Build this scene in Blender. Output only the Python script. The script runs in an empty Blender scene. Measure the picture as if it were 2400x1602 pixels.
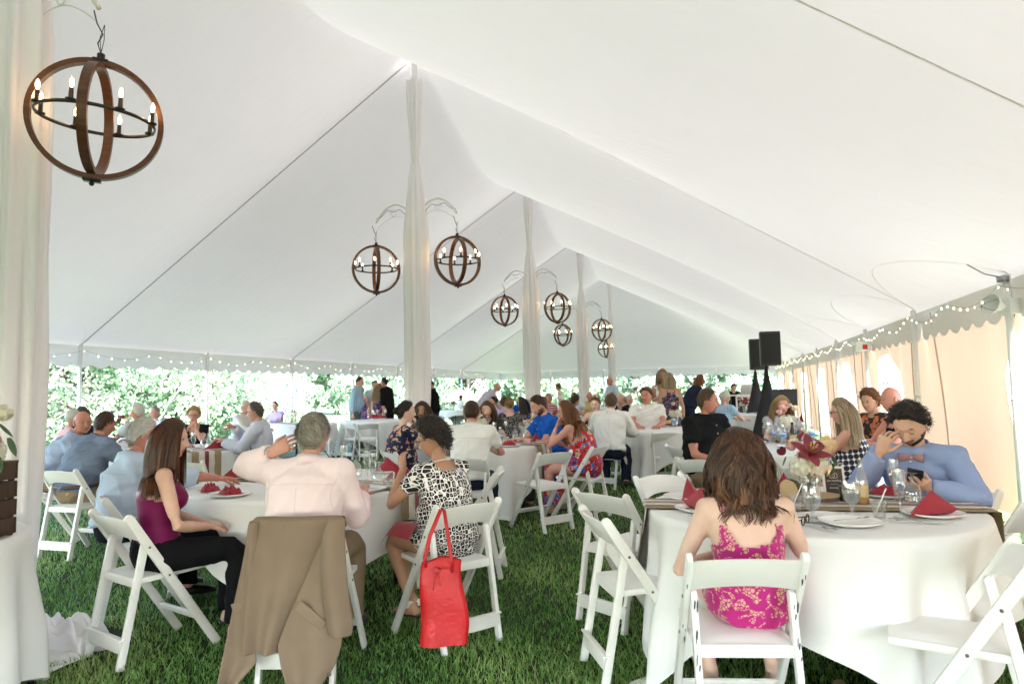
import bpy, math, random
import numpy as np
from mathutils import Vector, Matrix
random.seed(7); RNG = np.random.default_rng(11)
C = bpy.context.scene.collection
SC = bpy.context.scene
# ---------------------------------------------------------------- camera, sky, sun, exposure
CZ = 1.38; FPX = 1629.0
PIT, YAW, ROL = math.radians(4.06), math.radians(16.27), math.radians(1.18)
_c, _s, _cp, _sp = math.cos(YAW), math.sin(YAW), math.cos(PIT), math.sin(PIT)
R0 = Vector((_c, _s, 0)); F0 = Vector((-_s, _c, 0))
CF = Vector((-_s*_cp, _c*_cp, _sp)); CU0 = Vector((_s*_sp, -_c*_sp, _cp))
CR = R0*math.cos(ROL) - CU0*math.sin(ROL); CU = R0*math.sin(ROL) + CU0*math.cos(ROL)
cd = bpy.data.cameras.new('camera'); cam = bpy.data.objects.new('camera', cd); C.objects.link(cam)
cam.matrix_world = Matrix(((CR.x, CU.x, -CF.x, 0), (CR.y, CU.y, -CF.y, 0), (CR.z, CU.z, -CF.z, CZ), (0, 0, 0, 1)))
cd.sensor_width = 36; cd.lens = FPX/2400*36; cd.clip_start = 0.05; cd.clip_end = 2000
SC.camera = cam; cd.dof.use_dof = True; cd.dof.focus_distance = 5.0; cd.dof.aperture_fstop = 3.6
SUN_EL, SUN_AZ = math.radians(54), math.radians(142)          # azimuth clockwise from +Y
w = bpy.data.worlds.new('World'); SC.world = w; w.use_nodes = True
nt = w.node_tree; sky = nt.nodes.new('ShaderNodeTexSky'); sky.sky_type = 'NISHITA'; sky.sun_disc = False
sky.sun_elevation = SUN_EL; sky.sun_rotation = SUN_AZ; sky.air_density = 1.0; sky.dust_density = 1.5
bg = nt.nodes['Background']; bg.inputs[1].default_value = 0.14; nt.links.new(sky.outputs[0], bg.inputs[0])
sd = bpy.data.lights.new('sun', 'SUN'); sd.energy = 5.0; sd.angle = math.radians(0.5); sd.color = (1, .95, .91)
sun = bpy.data.objects.new('sun', sd); C.objects.link(sun)
sdir = Vector((math.sin(SUN_AZ)*math.cos(SUN_EL), math.cos(SUN_AZ)*math.cos(SUN_EL), math.sin(SUN_EL)))
sun.rotation_euler = sdir.to_track_quat('Z', 'Y').to_euler()
SC.view_settings.view_transform = 'Standard'; SC.view_settings.look = 'None'
SC.view_settings.exposure = 4.70; SC.view_settings.gamma = 1; SC.view_settings.use_curve_mapping = False
SC.cycles.use_denoising = True; SC.cycles.max_bounces = 9; SC.cycles.diffuse_bounces = 5
SC.cycles.transparent_max_bounces = 24; SC.cycles.sample_clamp_indirect = 8
SC.cycles.caustics_reflective = False; SC.cycles.caustics_refractive = False

# ---------------------------------------------------------------- photo geometry helpers
def PX(px, py, z):
    """world point at height z seen at photo pixel (2400x1602)"""
    v = CF + CR*((px-1200)/FPX) - CU*((py-801)/FPX)
    t = (z-CZ)/v.z
    return Vector((v.x*t, v.y*t, z))
def COL(px, d, z=0.0):
    """point at horizontal depth d, height z, in photo column px"""
    def f(l):
        p = R0*l + F0*d + Vector((0, 0, z-CZ))
        return 1200 + FPX*p.dot(CR)/p.dot(CF)
    a, b = f(0), f(1)
    l = (px-a)/(b-a)
    p = R0*l + F0*d; p.z = z
    return p
def CAMDIR(deg):
    """world z-rotation for something whose +Y faces: 0 = away from camera, 90 = picture right, 180 = to camera, 270 = left"""
    return YAW - math.radians(deg)

# ---------------------------------------------------------------- materials
MATS = {}
def _hex(c):
    return tuple(c) + (1,) if len(c) == 3 else tuple(c)
def mat(name, col, rough=.6, metal=0, bump=0, bscale=60, var=0, vscale=6, spec=.5, sheen=0, sub=0, trans=0, stretch=None, emit=None, estr=0):
    """principled with optional colour variation noise and bump; trans = share of translucent"""
    if name in MATS: return MATS[name]
    m = bpy.data.materials.new(name); m.use_nodes = True; t = m.node_tree; b = t.nodes['Principled BSDF']
    b.inputs['Base Color'].default_value = _hex(col); b.inputs['Roughness'].default_value = rough
    b.inputs['Metallic'].default_value = metal; b.inputs['Specular IOR Level'].default_value = spec
    if sheen: b.inputs['Sheen Weight'].default_value = sheen
    if sub:
        b.inputs['Subsurface Weight'].default_value = sub; b.inputs['Subsurface Radius'].default_value = (.012, .005, .003); b.inputs['Subsurface Scale'].default_value = 1
    if emit: b.inputs['Emission Color'].default_value = _hex(emit); b.inputs['Emission Strength'].default_value = estr
    tc = None
    if var or bump:
        tc = t.nodes.new('ShaderNodeTexCoord'); mp = t.nodes.new('ShaderNodeMapping'); t.links.new(tc.outputs['Object'], mp.inputs[0])
        if stretch: mp.inputs['Scale'].default_value = stretch
    if var:
        n = t.nodes.new('ShaderNodeTexNoise'); n.inputs['Scale'].default_value = vscale; n.inputs['Detail'].default_value = 6
        t.links.new(mp.outputs[0], n.inputs['Vector'])
        mx = t.nodes.new('ShaderNodeMix'); mx.data_type = 'RGBA'
        mx.inputs[6].default_value = _hex([max(0, x*(1-var)) for x in col[:3]]); mx.inputs[7].default_value = _hex([min(1, x*(1+var)) for x in col[:3]])
        rr = t.nodes.new('ShaderNodeMapRange'); rr.inputs[1].default_value = .3; rr.inputs[2].default_value = .7
        t.links.new(n.outputs[0], rr.inputs[0]); t.links.new(rr.outputs[0], mx.inputs[0]); t.links.new(mx.outputs[2], b.inputs['Base Color'])
    if bump:
        n2 = t.nodes.new('ShaderNodeTexNoise'); n2.inputs['Scale'].default_value = bscale; n2.inputs['Detail'].default_value = 4
        t.links.new(mp.outputs[0], n2.inputs['Vector'])
        bp = t.nodes.new('ShaderNodeBump'); bp.inputs['Strength'].default_value = bump; bp.inputs['Distance'].default_value = .01
        t.links.new(n2.outputs[0], bp.inputs['Height']); t.links.new(bp.outputs[0], b.inputs['Normal'])
    if trans:
        tr = t.nodes.new('ShaderNodeBsdfTranslucent'); tr.inputs[0].default_value = _hex(col)
        ms = t.nodes.new('ShaderNodeMixShader'); ms.inputs[0].default_value = trans
        t.links.new(b.outputs[0], ms.inputs[1]); t.links.new(tr.outputs[0], ms.inputs[2]); t.links.new(ms.outputs[0], t.nodes['Material Output'].inputs[0])
    MATS[name] = m; return m
def graph(name, fn, rough=.7, sheen=0, bump=0):
    """material with a colour graph: fn(N, L, uv, obj) -> colour socket"""
    if name in MATS: return MATS[name]
    m = bpy.data.materials.new(name); m.use_nodes = True; t = m.node_tree; b = t.nodes['Principled BSDF']
    b.inputs['Roughness'].default_value = rough; b.inputs['Sheen Weight'].default_value = sheen
    b.inputs['Specular IOR Level'].default_value = .3
    tc = t.nodes.new('ShaderNodeTexCoord')
    out = fn(t, tc.outputs['UV'], tc.outputs['Object'])
    t.links.new(out, b.inputs['Base Color'])
    if bump:
        n2 = t.nodes.new('ShaderNodeTexNoise'); n2.inputs['Scale'].default_value = 25; t.links.new(tc.outputs['Object'], n2.inputs['Vector'])
        bp = t.nodes.new('ShaderNodeBump'); bp.inputs['Strength'].default_value = bump; bp.inputs['Distance'].default_value = .01
        t.links.new(n2.outputs[0], bp.inputs['Height']); t.links.new(bp.outputs[0], b.inputs['Normal'])
    MATS[name] = m; return m
def nmath(t, op, a, b=None, c=None):
    n = t.nodes.new('ShaderNodeMath'); n.operation = op
    for i, v in enumerate((a, b, c)):
        if v is None: continue
        if isinstance(v, (int, float)): n.inputs[i].default_value = v
        else: t.links.new(v, n.inputs[i])
    return n.outputs[0]
def nmix(t, fac, a, b):
    n = t.nodes.new('ShaderNodeMix'); n.data_type = 'RGBA'
    for i, v in ((0, fac), (6, a), (7, b)):
        if isinstance(v, (int, float)): n.inputs[i].default_value = v
        elif isinstance(v, tuple): n.inputs[i].default_value = _hex(v)
        else: t.links.new(v, n.inputs[i])
    return n.outputs[2]
def nscale(t, vec, s):
    n = t.nodes.new('ShaderNodeMapping'); t.links.new(vec, n.inputs[0]); n.inputs['Scale'].default_value = s if isinstance(s, tuple) else (s, s, s); return n.outputs[0]
def nsep(t, vec):
    n = t.nodes.new('ShaderNodeSeparateXYZ'); t.links.new(vec, n.inputs[0]); return n.outputs
def glassy(name, tint=(1, 1, 1), gl=.12, rough=.02, body=0, bodycol=(1, 1, 1)):
    """thin clear sheet: transparent with a fresnel gloss and an optional milky share"""
    if name in MATS: return MATS[name]
    m = bpy.data.materials.new(name); m.use_nodes = True; t = m.node_tree; t.nodes.remove(t.nodes['Principled BSDF'])
    tr = t.nodes.new('ShaderNodeBsdfTransparent'); tr.inputs[0].default_value = _hex(tint)
    g = t.nodes.new('ShaderNodeBsdfGlossy'); g.inputs['Roughness'].default_value = rough
    lw = t.nodes.new('ShaderNodeLayerWeight'); lw.inputs[0].default_value = .25
    f = nmath(t, 'MULTIPLY_ADD', lw.outputs['Facing'], .75, gl)
    f = nmath(t, 'MINIMUM', f, .85)
    ms = t.nodes.new('ShaderNodeMixShader'); t.links.new(f, ms.inputs[0]); t.links.new(tr.outputs[0], ms.inputs[1]); t.links.new(g.outputs[0], ms.inputs[2])
    o = ms.outputs[0]
    if body:
        d = t.nodes.new('ShaderNodeBsdfDiffuse'); d.inputs[0].default_value = _hex(bodycol)
        d2 = t.nodes.new('ShaderNodeBsdfTranslucent'); d2.inputs[0].default_value = _hex(bodycol)
        a = t.nodes.new('ShaderNodeMixShader'); a.inputs[0].default_value = .5; t.links.new(d.outputs[0], a.inputs[1]); t.links.new(d2.outputs[0], a.inputs[2])
        m2 = t.nodes.new('ShaderNodeMixShader'); m2.inputs[0].default_value = body; t.links.new(o, m2.inputs[1]); t.links.new(a.outputs[0], m2.inputs[2]); o = m2.outputs[0]
    t.links.new(o, t.nodes['Material Output'].inputs[0]); MATS[name] = m; return m

# ---------------------------------------------------------------- mesh builder
class MB:
    def __init__(s): s.v = []; s.f = []; s.m = []; s.n = 0
    def add(s, vs, fs, mi=0):
        vs = np.asarray(vs, float).reshape(-1, 3); o = s.n
        s.v.append(vs); s.n += len(vs)
        s.f += [tuple(i+o for i in f) for f in fs]; s.m += [mi]*len(fs); return s
    def box(s, c, d, rot=None, mi=0):
        x, y, z = d[0]/2, d[1]/2, d[2]/2
        v = np.array([(-x,-y,-z),(x,-y,-z),(x,y,-z),(-x,y,-z),(-x,-y,z),(x,-y,z),(x,y,z),(-x,y,z)])
        if rot is not None: v = v @ np.array(rot.to_3x3() if hasattr(rot, 'to_3x3') else rot).T
        return s.add(v + np.array(c), [(0,3,2,1),(4,5,6,7),(0,1,5,4),(1,2,6,5),(2,3,7,6),(3,0,4,7)], mi)
    def tube(s, pts, r, n=8, up=(0,0,1), cap=True, mi=0, flat=None):
        """swept section; r scalar or list; flat=(a,b) multiplies the two section axes"""
        P = np.asarray(pts, float); k = len(P)
        if np.isscalar(r): r = [r]*k
        r = np.asarray(r, float)
        if r.ndim == 1: r = np.stack([r, r], 1)
        if flat is not None: r = r*np.array(flat)
        T = np.gradient(P, axis=0); T /= np.linalg.norm(T, axis=1)[:, None]+1e-12
        u = np.asarray(up, float); A = []
        for i in range(k):
            a = np.cross(T[i], u)
            if np.linalg.norm(a) < 1e-3: a = np.cross(T[i], (1, 0, .1)) if not A else A[-1]-T[i]*np.dot(A[-1], T[i])
            a /= np.linalg.norm(a)
            if A and np.dot(a, A[-1]) < 0: a = -a
            A.append(a)
        A = np.array(A); B = np.cross(A, T)
        th = np.linspace(0, 2*math.pi, n, endpoint=False)
        V = P[:, None] + A[:, None]*(np.cos(th)[None, :, None]*r[:, 0, None, None]) + B[:, None]*(np.sin(th)[None, :, None]*r[:, 1, None, None])
        F = [(i*n+j, i*n+(j+1) % n, (i+1)*n+(j+1) % n, (i+1)*n+j) for i in range(k-1) for j in range(n)]
        if cap: F += [tuple(range(n))[::-1], tuple((k-1)*n+j for j in range(n))]
        return s.add(V.reshape(-1, 3), F, mi)
    def lathe(s, prof, n=20, c=(0,0,0), mi=0, cap=False):
        th = np.linspace(0, 2*math.pi, n, endpoint=False)
        V = np.array([[(r*math.cos(a)+c[0], r*math.sin(a)+c[1], z+c[2]) for a in th] for r, z in prof])
        k = len(prof)
        F = [(i*n+j, i*n+(j+1) % n, (i+1)*n+(j+1) % n, (i+1)*n+j) for i in range(k-1) for j in range(n)]
        if cap: F += [tuple(range(n))[::-1], tuple((k-1)*n+j for j in range(n))]
        return s.add(V.reshape(-1, 3), F, mi)
    def ball(s, c, r, n=10, m=7, mi=0, rot=None):
        r = (r, r, r) if np.isscalar(r) else r
        V = [(math.sin(a)*math.cos(b)*r[0], math.sin(a)*math.sin(b)*r[1], math.cos(a)*r[2]) for a in np.linspace(0.001, math.pi-.001, m) for b in np.linspace(0, 2*math.pi, n, endpoint=False)]
        V = np.array(V)
        if rot is not None: V = V @ np.array(rot).T
        F = [(i*n+j, (i+1)*n+j, (i+1)*n+(j+1) % n, i*n+(j+1) % n) for i in range(m-1) for j in range(n)]
        return s.add(V + np.array(c), F, mi)
    def grid(s, V, closed=False, mi=0):
        V = np.asarray(V); a, b = V.shape[:2]
        F = [(i*b+j, i*b+(j+1) % b, (i+1)*b+(j+1) % b, (i+1)*b+j) for i in range(a-1) for j in range(b if closed else b-1)]
        return s.add(V.reshape(-1, 3), F, mi)
    def xf(s, M):
        M = np.array(M); s.v = [v @ M[:3, :3].T + M[:3, 3] for v in s.v]; return s
    def merge(s, o):
        off = s.n; s.v += o.v; s.n += o.n; s.f += [tuple(i+off for i in f) for f in o.f]; s.m += o.m; return s
    def mesh(s, name, mats, smooth=True):
        me = bpy.data.meshes.new(name)
        me.from_pydata((np.concatenate(s.v) if s.v else np.zeros((0, 3))).tolist(), [], s.f)
        for x in (mats if isinstance(mats, (list, tuple)) else [mats]): me.materials.append(x)
        if any(s.m): me.polygons.foreach_set('material_index', s.m)
        if smooth: me.polygons.foreach_set('use_smooth', [True]*len(s.f))
        me.update(); return me
    def obj(s, name, mats, parent=None, smooth=True, bevel=0):
        o = link(name, s.mesh(name, mats, smooth), parent)
        return o
def link(name, me, parent=None, M=None):
    o = bpy.data.objects.new(name, me); C.objects.link(o)
    if parent is not None: o.parent = parent
    if M is not None: o.matrix_local = M
    return o
def smooth_angle(o, deg=35):
    me = o.data
    try: me.set_sharp_from_angle(angle=math.radians(deg))
    except Exception: pass
    return o
def tag(o, label=None, cat=None, group=None, kind=None):
    if label: o['label'] = label
    if cat: o['category'] = cat
    if group: o['group'] = group
    if kind: o['kind'] = kind
    return o
def thing(name, label, cat, loc=(0,0,0), rz=0, group=None):
    o = bpy.data.objects.new(name, None); C.objects.link(o); o.location = loc; o.rotation_euler = (0, 0, rz)
    o.empty_display_size = .1
    return tag(o, label, cat, group)
def dup(root, loc, rz=0, label=None, group=None, scale=None, rot=None):
    r = root.copy(); C.objects.link(r); r.location = loc; r.rotation_euler = rot or (0, 0, rz)
    if scale: r.scale = (scale,)*3 if np.isscalar(scale) else scale
    if label: r['label'] = label
    if group: r['group'] = group
    for ch in KIDS(root):
        c = ch.copy(); C.objects.link(c); c.parent = r
        for g in KIDS(ch):
            d = g.copy(); C.objects.link(d); d.parent = c
    return r
def KIDS(o): return [x for x in bpy.data.objects if x.parent == o] if False else list(o.children)
def wob(P, amp, freq, seed=0, k=5):
    """cheap smooth vector noise: sum of sines"""
    r = np.random.default_rng(seed); out = np.zeros(P.shape)
    for i in range(k):
        d = r.normal(size=3); d /= np.linalg.norm(d); f = freq*(.6+1.2*i/k); ph = r.uniform(0, 6.28, 3); a = r.normal(size=3)
        out += np.sin((P@d)[:, None]*f+ph)*a
    return out*amp/math.sqrt(k)
# ================================================================ ground
XC, HP, W, HE = -3.845, 6.04, 6.436, 2.30
YP = [2.97, 8.61, 14.71, 20.81, 26.91]                        # centre poles
YN, YF = -9.2, 33.0
YPX = [-3.1]+YP                                          # near and far eave
XL, XR = XC-W, XC+W
def f_ground(t, uv, ob):
    n = t.nodes.new('ShaderNodeTexNoise'); n.inputs['Scale'].default_value = .9; n.inputs['Detail'].default_value = 8; t.links.new(ob, n.inputs['Vector'])
    n2 = t.nodes.new('ShaderNodeTexNoise'); n2.inputs['Scale'].default_value = 60; n2.inputs['Detail'].default_value = 4; t.links.new(ob, n2.inputs['Vector'])
    a = nmix(t, n.outputs[0], (.016, .034, .008), (.032, .054, .016))
    return nmix(t, nmath(t, 'MULTIPLY', n2.outputs[0], .7), a, (.010, .020, .006))
M_ground = graph('lawn', f_ground, rough=.9)
g = MB()
gx = np.concatenate([np.linspace(-400, -30, 12), np.linspace(-25, 20, 40), np.linspace(30, 400, 12)])
gy = np.concatenate([np.linspace(-200, -10, 10), np.linspace(-6, 45, 50), np.linspace(60, 500, 12)])
V = np.array([[(x, y, -.012) for x in gx] for y in gy]); g.grid(V)
tag(g.obj('ground', M_ground), kind='structure')

# grass blades: geometry near the camera, thinning out with distance
def blades(n, dmin, dmax, hl, hh, wd, seed, xlim=None):
    r = np.random.default_rng(seed)
    d = dmin*(dmax/dmin)**r.uniform(0, 1, n) if dmin > 0 else r.uniform(0, dmax, n)
    l = r.uniform(-.80, .80, n)*d
    x = R0.x*l + F0.x*d; y = R0.y*l + F0.y*d
    fc = COL(160, 4.05); k = np.hypot(x-fc.x, y-fc.y) > .30; x, y, d = x[k], y[k], d[k]; n = len(x)
    # low frequency patchiness
    pt = np.sin(x*2.1+np.sin(y*1.7))*np.cos(y*2.6+1)+.6*np.sin(x*5.3+y*4.1)
    h = (hl+(hh-hl)*r.uniform(0, 1, n)**1.5)*(1+.18*pt)
    a = r.uniform(0, 6.283, n); lean = r.uniform(.1, 1.0, n)*h*1.0; la = r.uniform(0, 6.283, n)
    wv = wd*(.7+.6*r.uniform(0, 1, n))*(1+d*.16)
    ax, ay = np.cos(a)*wv/2, np.sin(a)*wv/2
    lx, ly = np.cos(la)*lean, np.sin(la)*lean
    z0 = np.full(n, -.012)
    V = np.stack([np.stack([x-ax, y-ay, z0], 1), np.stack([x+ax, y+ay, z0], 1),
                  np.stack([x+ax*.8+lx*.35, y+ay*.8+ly*.35, z0+h*.6], 1), np.stack([x-ax*.8+lx*.35, y-ay*.8+ly*.35, z0+h*.6], 1),
                  np.stack([x+lx, y+ly, z0+h], 1)], 1).reshape(-1, 3)
    i = np.arange(n)*5
    F = np.concatenate([np.stack([i, i+1, i+2], 1), np.stack([i, i+2, i+3], 1), np.stack([i+3, i+2, i+4], 1)])
    tint = np.repeat(np.clip(r.beta(2, 2.2, n)*.72+.42*(np.clip(pt*.45+.45, 0, 1))-.06, 0, 1), 5)
    return V, F, tint
def np_mesh(name, V, F, m, attr=None, smooth=False):
    me = bpy.data.meshes.new(name); me.vertices.add(len(V)); me.vertices.foreach_set('co', V.astype(np.float32).ravel())
    k = F.shape[1]; me.loops.add(F.size); me.loops.foreach_set('vertex_index', F.astype(np.int32).ravel())
    me.polygons.add(len(F)); me.polygons.foreach_set('loop_start', np.arange(0, F.size, k, dtype=np.int32))
    me.polygons.foreach_set('loop_total', np.full(len(F), k, dtype=np.int32))
    if smooth: me.polygons.foreach_set('use_smooth', np.ones(len(F), dtype=bool))
    me.update(calc_edges=True); me.materials.append(m)
    if attr is not None:
        at = me.attributes.new('tint', 'FLOAT', 'POINT'); at.data.foreach_set('value', attr.astype(np.float32))
    return me
def tint_mat(name, stops, rough=.6, trans=0, sheen=0, spec=.4):
    if name in MATS: return MATS[name]
    m = bpy.data.materials.new(name); m.use_nodes = True; t = m.node_tree; b = t.nodes['Principled BSDF']
    at = t.nodes.new('ShaderNodeAttribute'); at.attribute_name = 'tint'
    cr = t.nodes.new('ShaderNodeValToRGB'); cr.color_ramp.elements[0].color = _hex(stops[0]); cr.color_ramp.elements[1].color = _hex(stops[-1])
    for i, s_ in enumerate(stops[1:-1]):
        e = cr.color_ramp.elements.new((i+1)/(len(stops)-1)); e.color = _hex(s_)
    t.links.new(at.outputs['Fac'], cr.inputs[0]); t.links.new(cr.outputs[0], b.inputs['Base Color'])
    b.inputs['Roughness'].default_value = rough; b.inputs['Specular IOR Level'].default_value = spec; b.inputs['Sheen Weight'].default_value = sheen
    if trans:
        tr = t.nodes.new('ShaderNodeBsdfTranslucent'); t.links.new(cr.outputs[0], tr.inputs[0])
        ms = t.nodes.new('ShaderNodeMixShader'); ms.inputs[0].default_value = trans
        t.links.new(b.outputs[0], ms.inputs[1]); t.links.new(tr.outputs[0], ms.inputs[2]); t.links.new(ms.outputs[0], t.nodes['Material Output'].inputs[0])
    MATS[name] = m; return m
M_blade = tint_mat('grass_blade', [(.045, .135, .028), (.13, .29, .062), (.26, .43, .12), (.56, .58, .28)], rough=.55, trans=.25)
V, F, T = blades(200000, 1.9, 15, .018, .048, .0034, 5)
o = link('grass', np_mesh('grass', V, F, M_blade, T)); tag(o, 'short green lawn grass under the tent', 'grass', kind='stuff')

# ================================================================ tent
M_roof = graph('tent_vinyl', lambda t, uv, ob: nmix(t, (lambda n: (t.links.new(nscale(t, ob, .35), n.inputs['Vector']), n.outputs[0])[1])(t.nodes.new('ShaderNodeTexNoise')), (.77, .75, .735), (.80, .785, .775)), rough=.5)
def make_translucent(m, share, col):
    t = m.node_tree; b = t.nodes['Principled BSDF']; tr = t.nodes.new('ShaderNodeBsdfTranslucent'); tr.inputs[0].default_value = _hex(col)
    ms = t.nodes.new('ShaderNodeMixShader'); ms.inputs[0].default_value = share
    t.links.new(b.outputs[0], ms.inputs[1]); t.links.new(tr.outputs[0], ms.inputs[2]); t.links.new(ms.outputs[0], t.nodes['Material Output'].inputs[0])
make_translucent(M_roof, .0148, (.80, .755, .745))
_t = M_roof.node_tree; _tc = _t.nodes.new('ShaderNodeTexCoord'); _mp = _t.nodes.new('ShaderNodeMapping'); _mp.inputs['Scale'].default_value = (.6, 5, .6); _mp.inputs['Rotation'].default_value = (0, 0, .5)
_n = _t.nodes.new('ShaderNodeTexNoise'); _n.inputs['Scale'].default_value = 1.6; _n.inputs['Detail'].default_value = 5; _b = _t.nodes.new('ShaderNodeBump'); _b.inputs['Strength'].default_value = .25; _b.inputs['Distance'].default_value = .05
_t.links.new(_tc.outputs['Object'], _mp.inputs[0]); _t.links.new(_mp.outputs[0], _n.inputs['Vector']); _t.links.new(_n.outputs[0], _b.inputs['Height']); _t.links.new(_b.outputs[0], _t.nodes['Principled BSDF'].inputs['Normal'])
M_wall = mat('sidewall_vinyl', (.85, .61, .46), rough=.55, trans=.034)
M_val = mat('valance_vinyl', (.80, .78, .76), rough=.6, trans=.05)
M_white = mat('white_paint', (.78, .78, .76), rough=.45)
M_seam = mat('webbing', (.86, .84, .80), rough=.8, trans=.72)
M_rope = mat('rope_grey', (.55, .55, .53), rough=.9, trans=.4)
M_sheer = mat('sheer_fabric', (.94, .91, .93), rough=.9, trans=.22)
M_clear = glassy('clear_vinyl', (.97, .98, 1), gl=.06, body=.16)

def ridge(Y):
    if Y <= YPX[0]: return HP
    if Y >= YP[-1]: return HP
    for a, b in zip(YPX[:-1], YPX[1:]):
        if a <= Y <= b:
            v = 1-abs((Y-a)/(b-a)*2-1)
            return HP - .80*math.sin(math.pi*v/2)**1.25*((b-a)/6.1)
def rshift(X): return (.56 if X < XC else 1.52)*min(1, abs(X-XC)/W)
def roofz(X, Y):
    u = min(1, abs(X-XC)/W)
    if Y > YP[-1]: q = (Y-YP[-1])/(YF-YP[-1])
    elif Y < YPX[0]: q = (YPX[0]-Y)/(YPX[0]-YN)
    else: q = 0
    uu = min(1, (u**6+q**6)**(1/6))
    z = HE + (ridge(Y-rshift(X))-HE)*(1-uu)
    # fabric tucks in between the rafters near the eave
    ph = (Y-rshift(X)-YP[1])/3.05*math.pi
    z -= .04*math.sin(ph)**2*math.sin(math.pi*uu)
    return z
tent = thing('wedding_tent', 'large white pole tent with peaked fabric roof, scalloped valance and side poles', 'tent', (XC, 15, 0))
TO = Vector((XC, 15, 0))
def tobj(mb, name, m, parent=tent, smooth=True):
    return mb.xf(Matrix.Translation(-TO)).obj(name, m, parent, smooth)
for k, (ya, yb) in enumerate(zip([YN]+YPX, YPX+[YF])):          # one roof panel per bay
    m = MB(); ny = 40; nx = 90
    xs = [XL-.07]+[XC-W+2*W*i/nx for i in range(nx+1)]+[XR+.07]
    m.grid(np.array([[(x, y_, roofz(x, y_)) for x in xs] for y_ in [ya+(yb-ya)*j/ny for j in range(ny+1)]+([YF+.06] if yb == YF else [])]))
    tobj(m, 'roof_panel', M_roof)
# valance, all round, scalloped
def valance(ax, ay, bx, by, n):
    m = MB(); L = math.hypot(bx-ax, by-ay); k = int(L/.03); rows = []
    for r_ in range(5):
        row = []
        for i in range(k+1):
            t = i/k; s = t*L; ph = (s/.38) % 1
            bot = .31+.07*math.sin(math.pi*ph)**.8
            w_ = .012*math.sin(s*5.1+1)*(r_/4)
            row.append((ax+(bx-ax)*t+n[0]*(-.004+w_), ay+(by-ay)*t+n[1]*(-.004+w_), HE+.004-bot*r_/4))
        rows.append(row)
    m.grid(np.array(rows)); return m
for a in ((XL, YN, XL, YF, (-1, 0)), (XR, YN, XR, YF, (-.6, 0)), (XL, YF, XR, YF, (0, 1)), (XL, YN, XR, YN, (0, -1))):
    tobj(valance(*a), 'valance', M_val)
# poles
def side_post(x, y, r=.032):
    m = MB(); m.tube([(x, y, 0), (x, y, HE+.02)], r, 12); m.tube([(x, y, 1.2), (x, y, 1.24)], r+.006, 12); m.tube([(x, y, HE+.02), (x, y, HE+.12)], .008, 6); return m
LP = [9.17+3.05*i for i in range(-6, 9)]; LP = [y for y in LP if YN < y < YF-.3]
RP = [7.08+3.05*i for i in range(-5, 10)]; RP = [y for y in RP if YN < y < YF-.3]
EP = [XL+W*2*i/5 for i in range(6)]
for y in LP: tobj(side_post(XL+.03, y), 'side_pole', M_white)
for y in RP: tobj(side_post(XR-.09, y), 'side_pole', M_white)
for x in EP: tobj(side_post(x, YF-.03), 'side_pole', M_white)
for y in YPX: tobj(MB().tube([(XC, y, 0), (XC, y, HP+.1)], .045, 14), 'centre_pole', M_white)
# guy straps outside with a wide white band near the top
M_strap = mat('guy_strap', (.75, .76, .78), rough=.7)
for y in LP:
    p = Vector((XL-.05, y, HE)); q = Vector((XL-1.9, y-.05, 0.0))
    m = MB(); m.tube([p, q], .012, 6); m.tube([p.lerp(q, .22), p.lerp(q, .50)], .04, 6, flat=(1, .15)); tobj(m, 'guy_strap', M_strap)
for x in EP[1:-1]:
    p = Vector((x, YF+.05, HE)); q = Vector((x+.05, YF+1.9, 0)); tobj(MB().tube([p, q], .022, 6), 'guy_strap', M_strap)
# rafter ropes and webbing under the roof
def under(pts, dz): return [(x, y, roofz(x, y)-dz) for x, y in pts]
for k, y in enumerate(YPX):
    yl = y+.56; yr = y+1.52
    tobj(MB().tube(under([(XC+(XL-XC)*t, y+(yl-y)*t) for t in np.linspace(.01, .995, 30)], .02), .007, 6), 'rafter_rope', M_rope)
    tobj(MB().tube(under([(XC+(XR-XC)*t, y+(yr-y)*t) for t in np.linspace(.01, .985, 30)], .004), .010, 6, flat=(1, .25)), 'rafter_webbing', M_seam)
# lacing overlap seams along the roof length (long faint bands)
for fx in ():
    tobj(MB().tube(under([(XC+W*fx, yy) for yy in np.linspace(YN+2, YF-2, 140)], .003), .006, 6, flat=(1, .2)), 'seam', M_seam)
# reinforcement arcs at the eave between posts
def arc(xe, ya, yb, s, depth=.75):
    pts = []
    for t in np.linspace(0, 1, 25):
        d = depth*math.sin(math.pi*t)**.55; pts.append((xe - s*d, ya+(yb-ya)*t))
    return pts
for ps, xe, s in ((LP, XL+.05, -1), (RP, XR-.06, 1)):
    for a, b in zip(ps[:-1], ps[1:]):
        if b < 7.5: continue
        tobj(MB().tube(under(arc(xe, a, b, s), .003), .005, 6, flat=(1, .3)), 'eave_arc', M_seam)
# hardware where the poles pass the grommets
for y in RP[:6]:
    m = MB(); m.box((XR-.12, y, HE-.02), (.07, .09, .05)); m.tube([(XR-.14, y, HE), (XR-.3, y-.12, HE+.02), (XR-.45, y-.2, HE+.10)], .006, 5); tobj(m, 'pole_fitting', mat('steel', (.35, .35, .36), rough=.35, metal=.9))
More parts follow.
